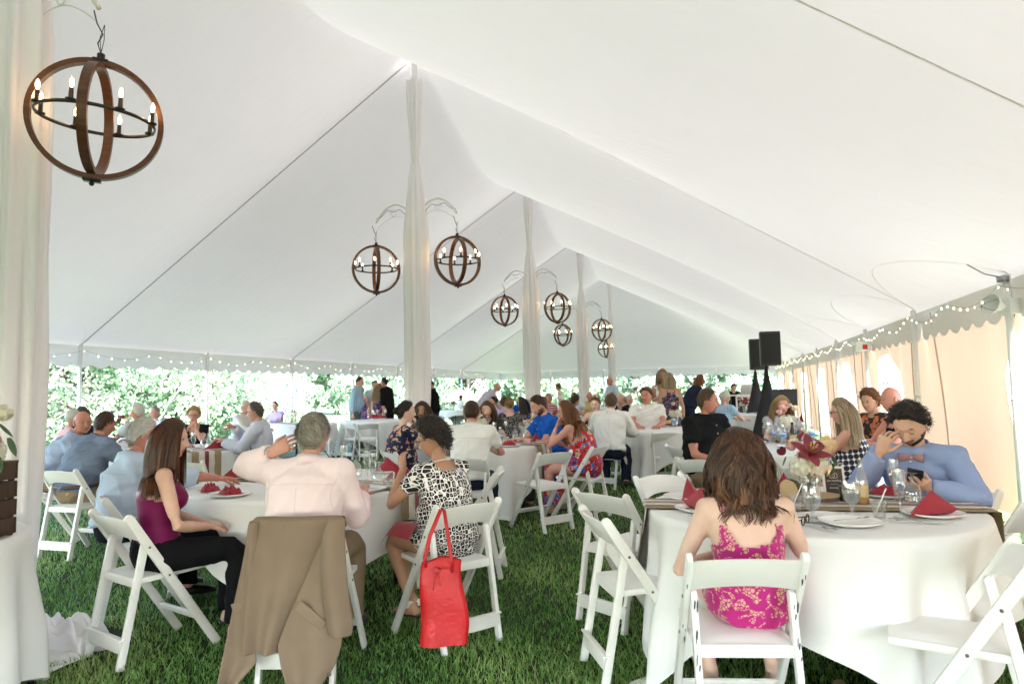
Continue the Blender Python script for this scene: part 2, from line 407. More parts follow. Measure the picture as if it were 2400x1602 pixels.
# right side wall panels with arched clear windows
WIN = [-7.5, -3.9, .2, 7.0, 12.4, 16.1, 19.8, 23.5, 27.2, 30.9]
XW = XR+.02
def wally(y, z): return XW + .035*math.sin(y*3.3)*(1-z/HE) + .018*math.sin(y*9+z*2) + .10*(1-z/HE)
def in_win(y, z, g_=0):
    for c in WIN:
        if abs(y-c) < .72+g_:
            top = 1.28+.56*math.sqrt(max(0, 1-((y-c)/.72)**2))
            if .12-g_ < z < top+g_: return True
    return False
edges = [YN]+[(a+b)/2 for a, b in zip(WIN[:-1], WIN[1:])]+[YF]
for k, c in enumerate(WIN):
    ya, yb = edges[k], edges[k+1]
    # wall cut exactly round the arch: radial strips from the window outline to the panel outline
    ol = []; n = 72
    for i in range(n+1):
        a = -math.pi/2 + 2*math.pi*i/n
        zc = .95
        dx, dz = math.cos(a), math.sin(a)
        lo, hi = 0, 3
        for _ in range(24):
            mid = (lo+hi)/2; y, z = c+dx*mid, zc+dz*mid
            ok = abs(y-c) < .72 and z > .12 and z < 1.28+.56*math.sqrt(max(0, 1-((y-c)/.72)**2))
            if ok: lo = mid
            else: hi = mid
        yi, zi = c+dx*lo, zc+dz*lo
        ts = []
        if abs(dx) > 1e-6: ts.append(((yb if dx > 0 else ya)-c)/dx)
        if abs(dz) > 1e-6: ts.append(((HE-.02 if dz > 0 else .07)-zc)/dz)
        T_ = min(ts); yo, zo = c+dx*T_, zc+dz*T_
        ol.append(((yi, zi), (yo, zo)))
    m = MB(); m.grid(np.array([[(wally(p[0]+(q[0]-p[0])*t, p[1]+(q[1]-p[1])*t), p[0]+(q[0]-p[0])*t, p[1]+(q[1]-p[1])*t) for t in np.linspace(0, 1, 8)] for p, q in ol]))
    wl = tobj(m, 'sidewall', M_wall)
    # window: clear vinyl sheet (sub-part) with curved white bars
    rows = []
    for j in range(9):
        row = []
        for p, q in ol: y = c+(p[0]-c)*(j/8)*1.03; z = .95+(p[1]-.95)*(j/8)*1.03; row.append((wally(y, z)+.012, y, z))
        rows.append(row)
    tobj(MB().grid(np.array(rows)), 'window', M_clear, wl)
    fr = MB()
    for zz in (.55, 1.15): fr.tube([(wally(y, zz)-.004, y, zz+.05*math.cos((y-c)*2)) for y in np.linspace(c-.7, c+.7, 12)], .014, 5)
    fr.tube([(wally(c, z)-.004, c, z) for z in np.linspace(.15, 1.8, 10)], .014, 5)
    tobj(fr, 'window_bar', mat('bar_white', (.8, .8, .8), rough=.5, trans=.3), wl)
    for yy in (ya+.02, ya+(c-.72-ya)*.55):
        tobj(MB().tube([(wally(yy, z)-.012, yy, z) for z in np.linspace(.08, HE-.05, 12)], .010, 5), 'wall_seam', mat('wall_seam', (.60, .50, .40), rough=.8), wl)
# ================================================================ pole drapes
def drape(y, zb, w0, seed, knot=None, x=None):
    x = XC if x is None else x
    m = MB(); r = random.Random(seed); nz, na = 60, 56; ph = [r.uniform(0, 6.28) for _ in range(4)]; V = []
    knot = knot or 4.55
    for i in range(nz+1):
        z = zb+(HP-.35-zb)*i/nz; u = abs(z-knot)
        if z > knot: w_ = .045+(w0*.62-.045)*min(1, u/.9)**.8
        else: w_ = .045+(w0-.045)*min(1, u/1.0)**.75
        if z < 1.6: w_ *= 1-.30*((1.6-z)/1.6)**1.2
        row = []
        for j in range(na):
            a = 2*math.pi*j/na
            f = 1+.16*math.sin(9*a+ph[0]+z*.5)+.10*math.sin(15*a+ph[1]-z*.3)+.05*math.sin(5*a+z*2+ph[2])
            row.append((x+math.cos(a)*w_*f, y+math.sin(a)*w_*.8*f, z))
        V.append(row)
    m.grid(np.array(V), closed=True); return m
DL = ['white sheer drape wrapped round the nearest pole at the left edge', 'white sheer drape tied round the tall pole between the two large chandeliers', 'white sheer drape round the second pole behind the central one',
      'white sheer drape round the third pole from the front of the central row', 'thin white sheer drape round the farthest centre pole']
for k, y in enumerate(YP):
    d = drape(y, .02, (.185, .155, .160, .145, .12)[k], 3+k, 4.55)
    o = d.xf(Matrix.Translation((-XC, -y, 0))).obj('pole_drape', M_sheer); o.location = (XC, y, 0)
    tag(o, DL[k], 'drape', 'white drapes round the centre poles')
# ================================================================ string lights
M_led = mat('warm_bulb', (1, .9, .7), emit=(1, .80, .50), estr=.30)
M_wire = mat('thin_wire', (.35, .33, .30), rough=.7)
bulb_me = MB().ball((0, 0, 0), (.007, .007, .010), 8, 6).mesh('bulb', M_led)
bulb_big = MB().ball((0, 0, 0), (.011, .011, .014), 8, 6).mesh('bulb', M_led)
def lights(label, pts, step, zo, seed, big=.0, amp=.06):
    r = random.Random(seed); st = thing('string_lights', label, 'string lights', pts[0], 0, 'strings of small lights under the eaves')
    o = Vector(pts[0]); path = []; bs = []
    for a, b in zip(pts[:-1], pts[1:]):
        a, b = Vector(a), Vector(b); L = (b-a).length; n = max(2, int(L/step))
        for i in range(n):
            t = i/n; sag = .13*math.sin(math.pi*((t*2) % 1))+amp*r.uniform(-.2, .2)
            p = a.lerp(b, t); p.z += zo-sag; path.append(p-o); bs.append(p-o)
    path.append(Vector(pts[-1])+Vector((0, 0, zo))-o)
    MB().tube(path, .003, 4).obj('wire', M_wire, st)
    for p in bs:
        if r.random() < .9:
            q = link('bulb', bulb_big if r.random() < .3 else bulb_me, st); q.location = p+Vector((0, 0, -.02))
lights('string of warm lights along the open left eave of the tent', [(XL+.12, y, HE) for y in LP if y > 6], .27, -.08, 1)
lights('string of warm lights along the right eave above the cream side wall', [(XR-.16, y, HE) for y in RP if y > 3], .20, -.06, 2)
lights('string of warm lights across the far end eave', [(x, YF-.12, HE) for x in EP], .34, -.08, 3)
# ================================================================ chandeliers
def f_wood(t, uv, ob):
    n = t.nodes.new('ShaderNodeTexNoise'); n.inputs['Scale'].default_value = 9; n.inputs['Detail'].default_value = 7; t.links.new(nscale(t, ob, (1, 1, 6)), n.inputs['Vector'])
    return nmix(t, n.outputs[0], (.030, .012, .006), (.16, .062, .024))
M_wood = graph('walnut_wood', f_wood, rough=.38)
M_bronze = mat('dark_bronze', (.035, .028, .024), rough=.4, metal=.7)
M_bulb = mat('chandelier_bulb', (1, .85, .6), emit=(1, .62, .30), estr=3.5)
M_glow = glassy('bulb_glass', (1, .97, .92), gl=.08)
def band_ring(R, th, wd, n=64):
    """vertical ring in local XZ plane, band cross-section th radial x wd axial"""
    m = MB(); V = []
    for i in range(n):
        a = 2*math.pi*i/n; row = []
        for rr, yy in ((R, -wd/2), (R, wd/2), (R-th, wd/2), (R-th, -wd/2)): row.append((rr*math.cos(a), yy, rr*math.sin(a)))
        V.append(row)
    V.append(V[0]); V = np.array(V)
    a, b = V.shape[:2]; F = [(i*b+j, i*b+(j+1) % b, ((i+1) % n)*b+(j+1) % b, ((i+1) % n)*b+j) for i in range(n) for j in range(b)]
    m.add(V[:-1].reshape(-1, 3), F); return m
def make_chandelier():
    t = thing('orb_chandelier', 'x', 'chandelier', (0, 0, 0), 0, 'wooden orb chandeliers hanging from the centre poles')
    R = .335
    MBr = band_ring(R, .028, .052); MBr.obj('wood_ring', M_wood, t, smooth=False)
    m2 = band_ring(R-.03, .026, .048); m2.xf(Matrix.Rotation(math.radians(84), 4, 'Z')); m2.obj('wood_ring', M_wood, t, smooth=False)
    mr = MB(); pts = [((R-.045)*math.cos(a), (R-.045)*math.sin(a), 0) for a in np.linspace(0, 2*math.pi, 49)]
    mr.tube(pts, .009, 6, cap=False, flat=(.6, 1.2)); mr.obj('metal_ring', M_bronze, t)
    cup = MB().lathe([(0, -.012), (.024, -.010), (.026, .0), (.012, .004), (.0105, .055), (0, .056)], 12).mesh('candle_socket', M_bronze)
    glow = MB().ball((0, 0, .082), (.010, .010, .024), 8, 7).mesh('filament', M_bulb)
    glass = MB().ball((0, 0, .086), (.0155, .0155, .031), 10, 9).mesh('bulb', M_glow)
    for i in range(8):
        a = 2*math.pi*(i+.5)/8+.1
        s = link('candle_socket', cup, t); s.location = ((R-.045)*math.cos(a), (R-.045)*math.sin(a), .012)
        link('bulb', glass, s); link('filament', glow, s)
    h = MB(); h.tube([(0, 0, R-.03), (0, 0, R+.035)], .02, 10); h.box((0, 0, R-.004), (.075, .06, .012)); h.obj('hub', M_bronze, t)
    h = MB(); h.box((0, 0, -R-.004), (.085, .07, .014)); h.ball((0, 0, -R-.022), .014); h.obj('finial', M_bronze, t)
    c = MB()
    c.tube([(0, .012, R+.03), (-.012, 0, R+.12), (.006, 0, R+.20)], .0022, 5); c.tube([(0, -.012, R+.03), (.010, 0, R+.12), (.006, 0, R+.20)], .0022, 5)
    c.tube([(0, 0, R+.03), (-.02, .0, R+.09), (.0, .01, R+.15), (-.03, 0, R+.2), (-.05, .0, R+.27)], .004, 5)
    c.obj('hanging_wire', mat('dark_wire', (.05, .045, .04), rough=.6), t)
    return t
ch0 = make_chandelier(); CH = []
cl = [(0, +1, 2.93, 'largest dark wood orb chandelier with lit bulbs at the top left', 41), (1, -1, 3.10, 'wooden orb chandelier left of the tall draped pole', 40), (1, 1, 3.13, 'wooden orb chandelier right of the tall draped pole', 46),
      (2, -1, 3.17, 'wooden orb chandelier left of the second draped pole', 42), (2, 1, 3.17, 'wooden orb chandelier right of the second draped pole, the larger of an overlapping pair', 46),
      (3, -1, 3.07, 'small wooden orb chandelier hanging low behind a larger one, left of the third pole', 50), (3, 1, 3.17, 'wooden orb chandelier right of the third draped pole', 36), (4, -.35, 2.95, 'smallest and farthest wooden orb chandelier, overlapping the one before it', 30)]
M_arm = mat('white_iron', (.74, .73, .70), rough=.5)
for k, (p, s, z, lab, rz) in enumerate(cl):
    loc = (XC+.60*s, YP[p], z)
    if k == 0: o = ch0; o.location = loc; o.rotation_euler = (math.radians(4), math.radians(3), math.radians(rz)+0); o['label'] = lab; o.scale = (1.0,)*3
    else: o = dup(ch0, loc, math.radians(rz), lab)
    # white scrolled arm from the pole over the chandelier
    sgn = 1 if s > 0 else -1; e = abs(.60*s); b = thing('scroll_bracket', 'white scrolled iron arm of the ' + lab.split(',')[0].replace('dark wood ','').replace('wooden ','').replace(' with lit bulbs',''), 'bracket', (XC, YP[p], z), 0, 'white iron arms on the centre poles')
    top = .335+.20
    A = [(sgn*e*q, 0, top+.02+.32*math.sin(math.pi*min(1, q*.93+.02))**.7) for q in np.linspace(.05, 1, 18)]
    m = MB(); m.tube(A, [.013]*14+[.015, .017, .018, .014], 8)
    m.tube([(sgn*e*q, .01, top+.02+.16*math.sin(math.pi*q)) for q in np.linspace(.1, .95, 14)], .004, 5)
    m.tube([(sgn*e*(.55+.09*math.cos(a)*(1-a/12)), 0, top+.22+.07*math.sin(a)*(1-a/12)) for a in np.linspace(0, 9, 24)], .005, 5)
    m.obj('arm', M_arm, b)
    MB().tube([(sgn*e*q, -.01, top+.10+.16*math.sin(math.pi*q*.9)+.02*math.sin(q*20)) for q in np.linspace(.05, .98, 20)], .0035, 5).obj('cable', mat('black_cable', (.03, .03, .03)), b)

# ================================================================ outside: trees, hedge and far field
M_bark = mat('bark', (.09, .07, .05), rough=.9, bump=.5, bscale=30)
M_leaf = tint_mat('leaves', [(.05, .12, .06), (.14, .23, .13), (.25, .34, .22), (.38, .44, .32)], rough=.6, trans=.4)
def tree(x, y, h, rad, seed, label, nleaf=5200, low=.12, ls=.20, pine=False):
    r = np.random.default_rng(seed)
    t = thing('pine_tree' if pine else 'leafy_tree', label, 'tree', (x, y, 0), 0, 'trees beyond the tent')
    m = MB(); m.tube([(0, 0, 0), (.1, .05, h*.3), (0, .1, h*.6), (.05, 0, h*.9)], [rad*.07, rad*.055, rad*.035, .02], 8)
    for i in range(9):
        a = r.uniform(0, 6.28); z0 = h*r.uniform(.15, .7); L = rad*r.uniform(.5, .9)
        m.tube([(0, 0, z0), (math.cos(a)*L*.5, math.sin(a)*L*.5, z0+L*.25), (math.cos(a)*L, math.sin(a)*L, z0+L*.5)], [rad*.03, rad*.02, .01], 5)
    m.obj('trunk', M_bark, t)
    nc = 46; cc = []
    for i in range(nc):
        a = r.uniform(0, 6.28); zz = r.uniform(low, .95); wr = rad*(math.sin(math.pi*min(1, max(.08, (zz-low)/(1-low)*.86+.14)))**.6 if not pine else (1.02-zz))*r.uniform(.35, 1)
        cc.append((math.cos(a)*wr, math.sin(a)*wr, zz*h, rad*r.uniform(.20, .38)))
    cc = np.array(cc); k = r.integers(0, nc, nleaf); dv = r.normal(size=(nleaf, 3)); dv /= np.linalg.norm(dv, axis=1)[:, None]
    P = cc[k, :3] + dv*(cc[k, 3]*r.uniform(.45, 1.05, nleaf))[:, None]*np.array([1, 1, .75])
    P[:, 2] = np.maximum(P[:, 2], .15)
    n1 = r.normal(size=(nleaf, 3)); n1 /= np.linalg.norm(n1, axis=1)[:, None]; n2 = np.cross(n1, r.normal(size=(nleaf, 3))); n2 /= np.linalg.norm(n2, axis=1)[:, None]
    s = ls*(.45+1.5*r.uniform(0, 1, nleaf)**2)[:, None]
    V = np.stack([P-n1*s*.5, P+n2*s*.3, P+n1*s*.5, P-n2*s*.3], 1).reshape(-1, 3); i = np.arange(nleaf)*4
    F = np.stack([i, i+1, i+2, i+3], 1)
    link('crown', np_mesh('crown', V, F, M_leaf, np.repeat(np.clip(r.uniform(0, 1, nleaf)*.45+r.uniform(0, 1, nc)[k]*.55, 0, 1), 4)), t)
rr = random.Random(21)
TP = []
for i, (px, d) in enumerate([(95, 24), (200, 27), (310, 25), (420, 28), (520, 31), (600, 44), (705, 52), (790, 50), (880, 60), (960, 55), (1035, 48), (1095, 45), (1150, 50), (1215, 47), (1290, 52), (1345, 49), (1420, 56), (1490, 50), (1560, 58), (1630, 52), (1700, 55), (1770, 50)]):
    p = COL(px, d); TP.append((p, d))
    h = (7.5 if d < 35 else 5.6)+rr.uniform(-.8, 1.4); rad = (2.9 if d < 35 else 3.1)+rr.uniform(-.4, .6)
    where = ['behind the left drape', 'behind the men in blue shirts', 'behind the white-haired man at the left', 'behind the short-haired blonde woman', 'left of the bright gap in the greenery'][i] if i < 5 else \
        ['in the bright gap left of the man with the tie', 'above the lavender woman at the far left table', 'left of the standing group', 'behind the standing group', 'right of the standing group', 'right of the tall draped pole', 'behind the boy at the far table', 'behind the stooping bald man', 'left of the second draped pole',
         'behind the bride', 'right of the bride', 'behind the standing bald man in blue', 'behind the moustached man', 'behind the woman in the white dress', 'behind the leaning woman in navy', 'behind the laptop', 'behind the loudspeakers'][i-5]
    tree(p.x, p.y, h, rad, 100+i, ('dense sunlit tree ' if d < 35 else 'distant sunlit tree ')+where, nleaf=9500 if d < 35 else 4500, ls=.2 if d < 35 else .34, low=.03)
for i, (px, d, h) in enumerate([(70, 15.5, 4.6), (190, 16.5, 4.8), (305, 17, 4.4), (415, 18, 4.3), (505, 20, 3.4)]):
    p = COL(px, d); tree(p.x, p.y, h, 2.3, 400+i, 'big leafy bush outside the left side, ' + ['nearest the left drape', 'behind the bald man with a moustache', 'behind the bouquet on the left table', 'behind the blonde woman with glasses', 'left of the tie man'][i], nleaf=15000, ls=.10, low=.0)
for i, (x, y, lab) in enumerate([(13, 9, 'nearest the right window'), (15, 14, 'second beyond the side wall'), (17, 20, 'third beyond the side wall')]):
    tree(x, y, 6.5, 3.4, 300+i, 'tree outside the right side wall, '+lab, nleaf=3000, ls=.25)
# ================================================================ folding chairs
M_chair = mat('chair_white', (.76, .755, .73), rough=.38, var=.04, vscale=5)
M_pad = mat('chair_pad', (.78, .78, .77), rough=.45)
M_bolt = mat('bolt', (.20, .18, .16), rough=.4, metal=.8)
def plank(p, q, w, th, side, n=2, mi=0, m=None, rnd=True):
    """flat member from p to q, wide w in the profile plane, th across"""
    m = m or MB(); p = np.array(p, float); q = np.array(q, float); d = (q-p)/np.linalg.norm(q-p); s = np.array((1., 0, 0)); u = np.cross(d, s)
    out = []
    L = np.linalg.norm(q-p); half = []
    if rnd:
        for a in np.linspace(-90, 90, 7): half.append((-w/2*math.cos(math.radians(a)) + w/2, w/2*math.sin(math.radians(a))))
    else: half = [(0, -w/2), (0, w/2)]
    ol = [(h[0], h[1]) for h in half] + [(L, w/2), (L, -w/2)]
    c1 = [p+d*a+u*b+s*th/2 for a, b in ol]; c2 = [p+d*a+u*b-s*th/2 for a, b in ol]; n_ = len(ol)
    k1 = [p+d*a+u*b*.9+s*(th/2+.0015) for a, b in ol]
    F = [tuple(range(n_)), tuple(range(n_, 2*n_))[::-1]] + [(i, n_+i, n_+(i+1) % n_, (i+1) % n_) for i in range(n_)]
    m.add(c1+c2, F, mi); return m
def bevel(o, w_=.003, seg=2):
    md = o.modifiers.new('bevel', 'BEVEL'); md.width = w_; md.segments = seg; md.limit_method = 'ANGLE'; md.angle_limit = math.radians(40)
    dg = bpy.context.evaluated_depsgraph_get(); me = bpy.data.meshes.new_from_object(o.evaluated_get(dg)); o.modifiers.clear(); o.data = me
    me.polygons.foreach_set('use_smooth', [True]*len(me.polygons)); smooth_angle(o, 40); return o
def make_chair():
    t = thing('folding_chair', 'x', 'chair'); h = .205
    bt = (-.235, .775); ft = (.275, 0); jt = .225
    def ly(z): return bt[0] + (ft[0]-bt[0])*(1-z/bt[1])
    for s in (-1, 1):
        o = plank((s*h, bt[0], bt[1]+.005), (s*h, ft[0], 0), .046, .022, s).obj('leg', M_chair, t, smooth=False); bevel(o)
        b = MB()
        for z in (.60, .435): b.tube([(s*(h+.011), ly(z), z), (s*(h+.0145), ly(z), z)], .0065, 10)
        b.obj('bolt', M_bolt, o)
        o = plank((s*(h-.026), ly(.60)-.006, .625), (s*(h-.026), -.245, 0), .038, .024, s).obj('rear_leg', M_chair, t, smooth=False); bevel(o)
    # curved back panel between the tops of the long members
    m = MB(); nx = 14; V = []
    for i in range(nx+1):
        u = i/nx*2-1; x = u*(h-.010); bow = -.035*(1-u*u); row = []
        zt = .752 + .018*(1-u*u); zb = .628 - .000 + .030*(1-u*u)
        for z, off in ((zb, -.009), (zb, .009), (zt, .009), (zt, -.009)): row.append((x, ly(z)+bow+off, z))
        V.append(row)
    V = np.array(V); a, b = V.shape[:2]
    m.grid(V, closed=True); m.f += [(0, 1, 2, 3), tuple((a-1)*b+j for j in (3, 2, 1, 0))]; m.m += [0, 0]
    bevel(m.obj('backrest', M_chair, t, smooth=False), .004)
    # seat frame + vinyl pad
    m = MB(); tilt = Matrix.Rotation(math.radians(2), 3, 'X')
    m.box((0, .03, .432), (2*h-.05, .40, .030), tilt); bevel(m.obj('seat', M_chair, t, smooth=False), .006)
    m = MB(); nn = 10; V = []
    for i in range(nn+1):
        row = []
        for j in range(nn+1):
            u, v = i/nn*2-1, j/nn*2-1; e = (1-u**6)*(1-v**6)
            row.append((u*(h-.045), .03+v*.185, .447+.013*e**.5+.004*v))
        V.append(row)
    m.grid(np.array(V)); m.obj('seat_pad', M_pad, t)
    # cross members
    m = MB(); m.box((0, ly(.17), .17), (2*h-.02, .016, .045), Matrix.Rotation(math.radians(32), 3, 'X')); bevel(m.obj('front_rail', M_chair, t, smooth=False))
    m = MB(); m.box((0, -.235, .115), (2*h-.06, .020, .070)); m.box((0, -.236, .150), (2*h-.02, .030, .010)); bevel(m.obj('rear_rail', M_chair, t, smooth=False))
    m = MB(); m.box((0, -.165, .415), (2*h-.06, .018, .04)); bevel(m.obj('seat_rail', M_chair, t, smooth=False))
    return t
chair0 = make_chair(); _cu = [False]
def chair(px, d, deg, label, group='white folding chairs'):
    p = COL(px, d); rz = CAMDIR(deg)
    if not _cu[0]: _cu[0] = True; o = chair0; o.location = p; o.rotation_euler = (0, 0, rz); o['label'] = label; o['group'] = group
    else: o = dup(chair0, p, rz, label, group)
    return o
CHAIRS = [
 (1504, 3.53, 80, 'empty white folding chair nearest the aisle at the right front table, side on'),
 (1473, 4.32, 50, 'empty white folding chair just beyond the side-on one at the right front table'),
 (1735, 2.78, 4, 'scuffed white folding chair under the woman in magenta lace'),
 (2262, 2.68, 298, 'empty white folding chair cut off in the bottom right corner'),
 (2345, 3.35, 285, 'empty white folding chair between the corner chair and the man with a bow tie'),
 (2215, 4.04, 250, 'white folding chair under the man with a bow tie'),
 (1606, 4.75, 150, 'white folding chair on the far left side of the right front table, behind the napkins'),
 (1273, 7.14, 323, 'empty white folding chair standing in the middle of the grass by the central table'),
 (1366, 7.70, 300, 'white folding chair under the woman in the red floral dress'),
 (1437, 10.0, 40, 'white folding chair under the man in white next to the woman with an updo'),
 (1560, 9.9, 0, 'empty white folding chair in front of the table of the moustached man'),
 (1634, 7.45, 72, 'white folding chair under the man in the black shirt'),
 (1668, 6.2, 30, 'empty white folding chair in front of the man in the black shirt'),
 (1845, 5.55, 355, 'empty white folding chair behind the lily bouquet of the front right table'),
 (2000, 5.95, 318, 'white folding chair under the woman in the dotted dress'),
 (2105, 7.0, 270, 'white folding chair under the bald man with sunglasses on his head'),
 (352, 3.95, 36, 'white folding chair under the woman in the purple top'),
 (730, 3.66, 2, 'white folding chair with the tan suit jacket hung over it'),
 (1052, 4.07, 323, 'white folding chair with the red tote bag hanging from it'),
 (1105, 5.45, 275, 'empty white folding chair hidden behind the woman in the black and white dress'),
 (1103, 6.75, 8, 'white folding chair under the short-haired man in white at the central table'),
 (958, 7.55, 60, 'white folding chair under the woman in the navy floral dress'),
 (185, 6.40, 18, 'white folding chair under the broad man in a grey blue shirt at the left'),
 (100, 6.95, 52, 'white folding chair under the man with a moustache at the far left'),
 (338, 4.60, 62, 'white folding chair under the white-haired man in the pale blue shirt'),
 (450, 6.95, 2, 'empty white folding chair in front of the left table, seen from behind'),
 (606, 8.55, 275, 'white folding chair under the man with the dark red tie'),
 (757, 14.5, 2, 'small white folding chair at the distant left table with the red napkin'),
 (835, 15.2, 40, 'distant white folding chair left of the skirted table'),
 (864, 14.9, 350, 'distant white folding chair draped in cloth before the skirted table'),
 (1196, 12.3, 0, 'white folding chair under the blonde woman with a bun'),
 (1500, 12.9, 330, 'distant white folding chair under the man in a dark suit'),
 (1237, 14.2, 60, 'distant white folding chair behind the second draped pole'),
 (1610, 16.5, 15, 'distant white folding chair beside the leaning woman in navy'),
 (1398, 11.8, 200, 'white folding chair under the woman with flowers in her hair'),
 (1530, 11.6, 195, 'white folding chair under the moustached man in white'),
]
for c_ in CHAIRS: chair(*c_)
# ================================================================ tables and cloths
M_cloth = mat('table_linen', (.74, .74, .735), rough=.85, bump=.35, bscale=11)
M_table = mat('table_ply', (.30, .22, .14), rough=.7)
M_leg = mat('table_leg', (.05, .05, .055), rough=.4, metal=.6)
def cloth(r, s, rot, seed, z=.765, n=220, fold=.035):
    rd = np.random.default_rng(seed); th = np.linspace(0, 2*math.pi, n, endpoint=False)
    t2 = th-rot; R = s/np.maximum(np.abs(np.cos(t2)), np.abs(np.sin(t2))); R = np.minimum(R, s*1.36)
    L = R-r; ph = rd.uniform(0, 6.28, 6)
    f = .55*np.sin(11*th+ph[0]+.8*np.sin(3*th+ph[4]))+.35*np.sin(17*th+ph[1]+.6*np.sin(2*th+ph[5]))+.35*np.sin(6*th+ph[2])
    cor = np.clip((L-(s-r))/(s*.36), 0, 1)                    # 1 at the corners
    f += cor*1.3*np.sin(22*(t2 % (math.pi/2)-math.pi/4))
    rows = []
    for u in (0.0, .5, .9, .985): rows.append(np.stack([np.cos(th)*r*u, np.sin(th)*r*u, np.full(n, z)], 1))
    rows.append(np.stack([np.cos(th)*(r+.004), np.sin(th)*(r+.004), np.full(n, z-.006)], 1))
    K = 16
    for k in range(1, K+1):
        q = k/K; sd = L*q; zz = z-.006-sd
        amp = fold*np.minimum(1, (q*1.5)**1.2)*np.minimum(1, L/.35)
        rad = r+.006+.035*q+amp*f+.05*cor*q
        lift = np.maximum(0, .015-zz); zz = np.maximum(zz, .012+.008*np.sin(th*31)); rad = rad+lift*.9
        rows.append(np.stack([np.cos(th)*rad, np.sin(th)*rad, zz], 1))
    m = MB(); m.grid(np.array(rows), closed=True); return m
def table(px, d, label, clabel, s=1.20, rot=0, r=.85, seed=1, fold=.035):
    p = COL(px, d); t = thing('round_table', label, 'table', p, 0, 'round dining tables')
    MB().lathe([(0, .735), (r-.01, .735), (r-.01, .76), (0, .76)], 40).obj('tabletop', M_table, t)
    for a in range(4):
        x, y = .55*math.cos(a*1.571+.6), .55*math.sin(a*1.571+.6)
        MB().tube([(x, y, .735), (x*1.05, y*1.05, 0)], .016, 8).obj('leg', M_leg, t)
    c = cloth(r, s, rot, seed, fold=fold).obj('tablecloth', M_cloth); c.location = p; tag(c, clabel, 'tablecloth', 'white tablecloths')
    return p
def TP(T, deg, r, z=.768):
    a = math.radians(deg); return Vector((T.x, T.y, z)) + (R0*math.sin(a)+F0*math.cos(a))*r
CA = lambda deg: math.pi/2+YAW-math.radians(deg)              # world angle (from +X) of a camera-frame bearing
T1 = table(735, 5.0, 'round table between the man in pink and the woman in black and white', 'white cloth on the front left table, behind the tan jacket', rot=CA(180)+.78+.1, seed=2)
T2 = table(1906, 3.60, 'round table of the man with a bow tie at the right front', 'large white cloth on the front right table, its corner near the grass', rot=CA(166)+.785, s=1.20, r=.79, seed=5, fold=.042)
T3 = table(1124, 8.4, 'round central table of the man in the bright blue shirt', 'white cloth on the central table, its corner touching the grass', rot=CA(160)+.785, seed=7)
T4 = table(1584, 10.5, 'round table of the moustached man in a white shirt', 'white cloth on the table of the moustached man', rot=.3, seed=9)
T5 = table(1868, 6.9, 'round table between the man in black and the woman in dots', 'white cloth on the table of the man in the black shirt', rot=.9, seed=11)
T6 = table(1760, 15.8, 'distant round table in front of the disc jockey booth', 'white cloth on the distant table before the disc jockey booth', rot=.2, seed=13)
T7 = table(424, 8.55, 'round table of the man with the dark red tie', 'white cloth on the table of the man with the dark red tie', rot=.6, seed=15)
T8 = table(288, 10.6, 'round table at the far left with the red bouquet', 'white cloth on the far left table with the red bouquet', rot=.1, seed=17)
T9 = table(695, 15.4, 'distant round table left of the draped pole with one red napkin', 'white cloth on the distant table of the woman in lavender', rot=.5, seed=19)
T10 = table(885, 16.6, 'distant round table in front of the standing group', 'white pleated cloth on the distant table before the standing group', rot=.0, s=1.28, seed=21, fold=.05)
T11 = table(1105, 24, 'distant round table right of the tall draped pole', 'white pleated cloth on the distant table by the boy', rot=.0, s=1.28, seed=23, fold=.05, r=1.15)
T12 = table(1435, 24, 'distant round table between the third and last draped poles', 'white cloth on the distant table of the man in yellow', rot=.0, s=1.25, seed=25)
T13 = table(1225, 15.5, 'distant round table hidden behind the blonde woman with a bun', 'white cloth on the table beyond the blonde bun', rot=.0, seed=27)
# ---------------- runners
M_burlap = mat('burlap', (.33, .24, .14), rough=.95, bump=.5, bscale=420, var=.25, vscale=120)
M_lace = mat('lace_ribbon', (.68, .64, .56), rough=.9, bump=.6, bscale=260, var=.12, vscale=90)
M_burg = mat('burgundy_satin', (.16, .008, .018), rough=.42, sheen=.3)
def runner(T, deg, label, seed=0, hang=.42, r=.85, hang2=None):
    t = thing('table_runner', label, 'table runner', (T.x, T.y, 0), CA(deg), 'burlap table runners')
    def strip(w0, w1, dz, name, m_, wav=0):
        def prof(h1, h2):
            pts = []
            for q in np.linspace(0, h1, 10)[::-1]: pts.append((-(r+.030+q*.10+.01*math.sin(q*9+seed)), .772-q))
            for x in np.linspace(-r-.012, r+.012, 24): pts.append((x, .774))
            for q in np.linspace(0, h2, 10): pts.append((r+.030+q*.10+.012*math.sin(q*9+seed*2), .772-q))
            return pts
        P = prof(hang2 or hang, hang); V = []
        for j in range(5):
            y = w0+(w1-w0)*j/4
            V.append([(x*(1-.0) if abs(x) < r else x, y+wav*math.sin(i*1.9)*(.5 if j in (0, 4) else 0), z+dz*(1 if abs(x) <= r+.015 else 0)) if True else 0 for i, (x, z) in enumerate(P)])
            if dz: V[-1] = [(x+(math.copysign(dz, x) if abs(x) > r+.015 else 0), y_, z_) for x, y_, z_ in V[-1]]
        MB().grid(np.array(V)).obj(name, m_, t)
    strip(-.16, .16, 0, 'burlap_strip', M_burlap); strip(-.085, .085, .004, 'lace_strip', M_lace, .008); strip(-.022, .022, .008, 'ribbon', M_burg)
    return t
runner(T1, 118, 'burlap runner with lace and dark red ribbon hanging beside the woman in black and white', 1, hang=.62)
runner(T2, 281, 'burlap runner across the front right table, its tail by the empty chairs', 2, hang=.60, r=.79)
runner(T3, 118, 'burlap runner with red ribbon over the edge of the central table', 3, hang=.38)
runner(T7, 138, 'burlap and lace runner over the edge of the left table beside the red napkin', 4, hang=.36)
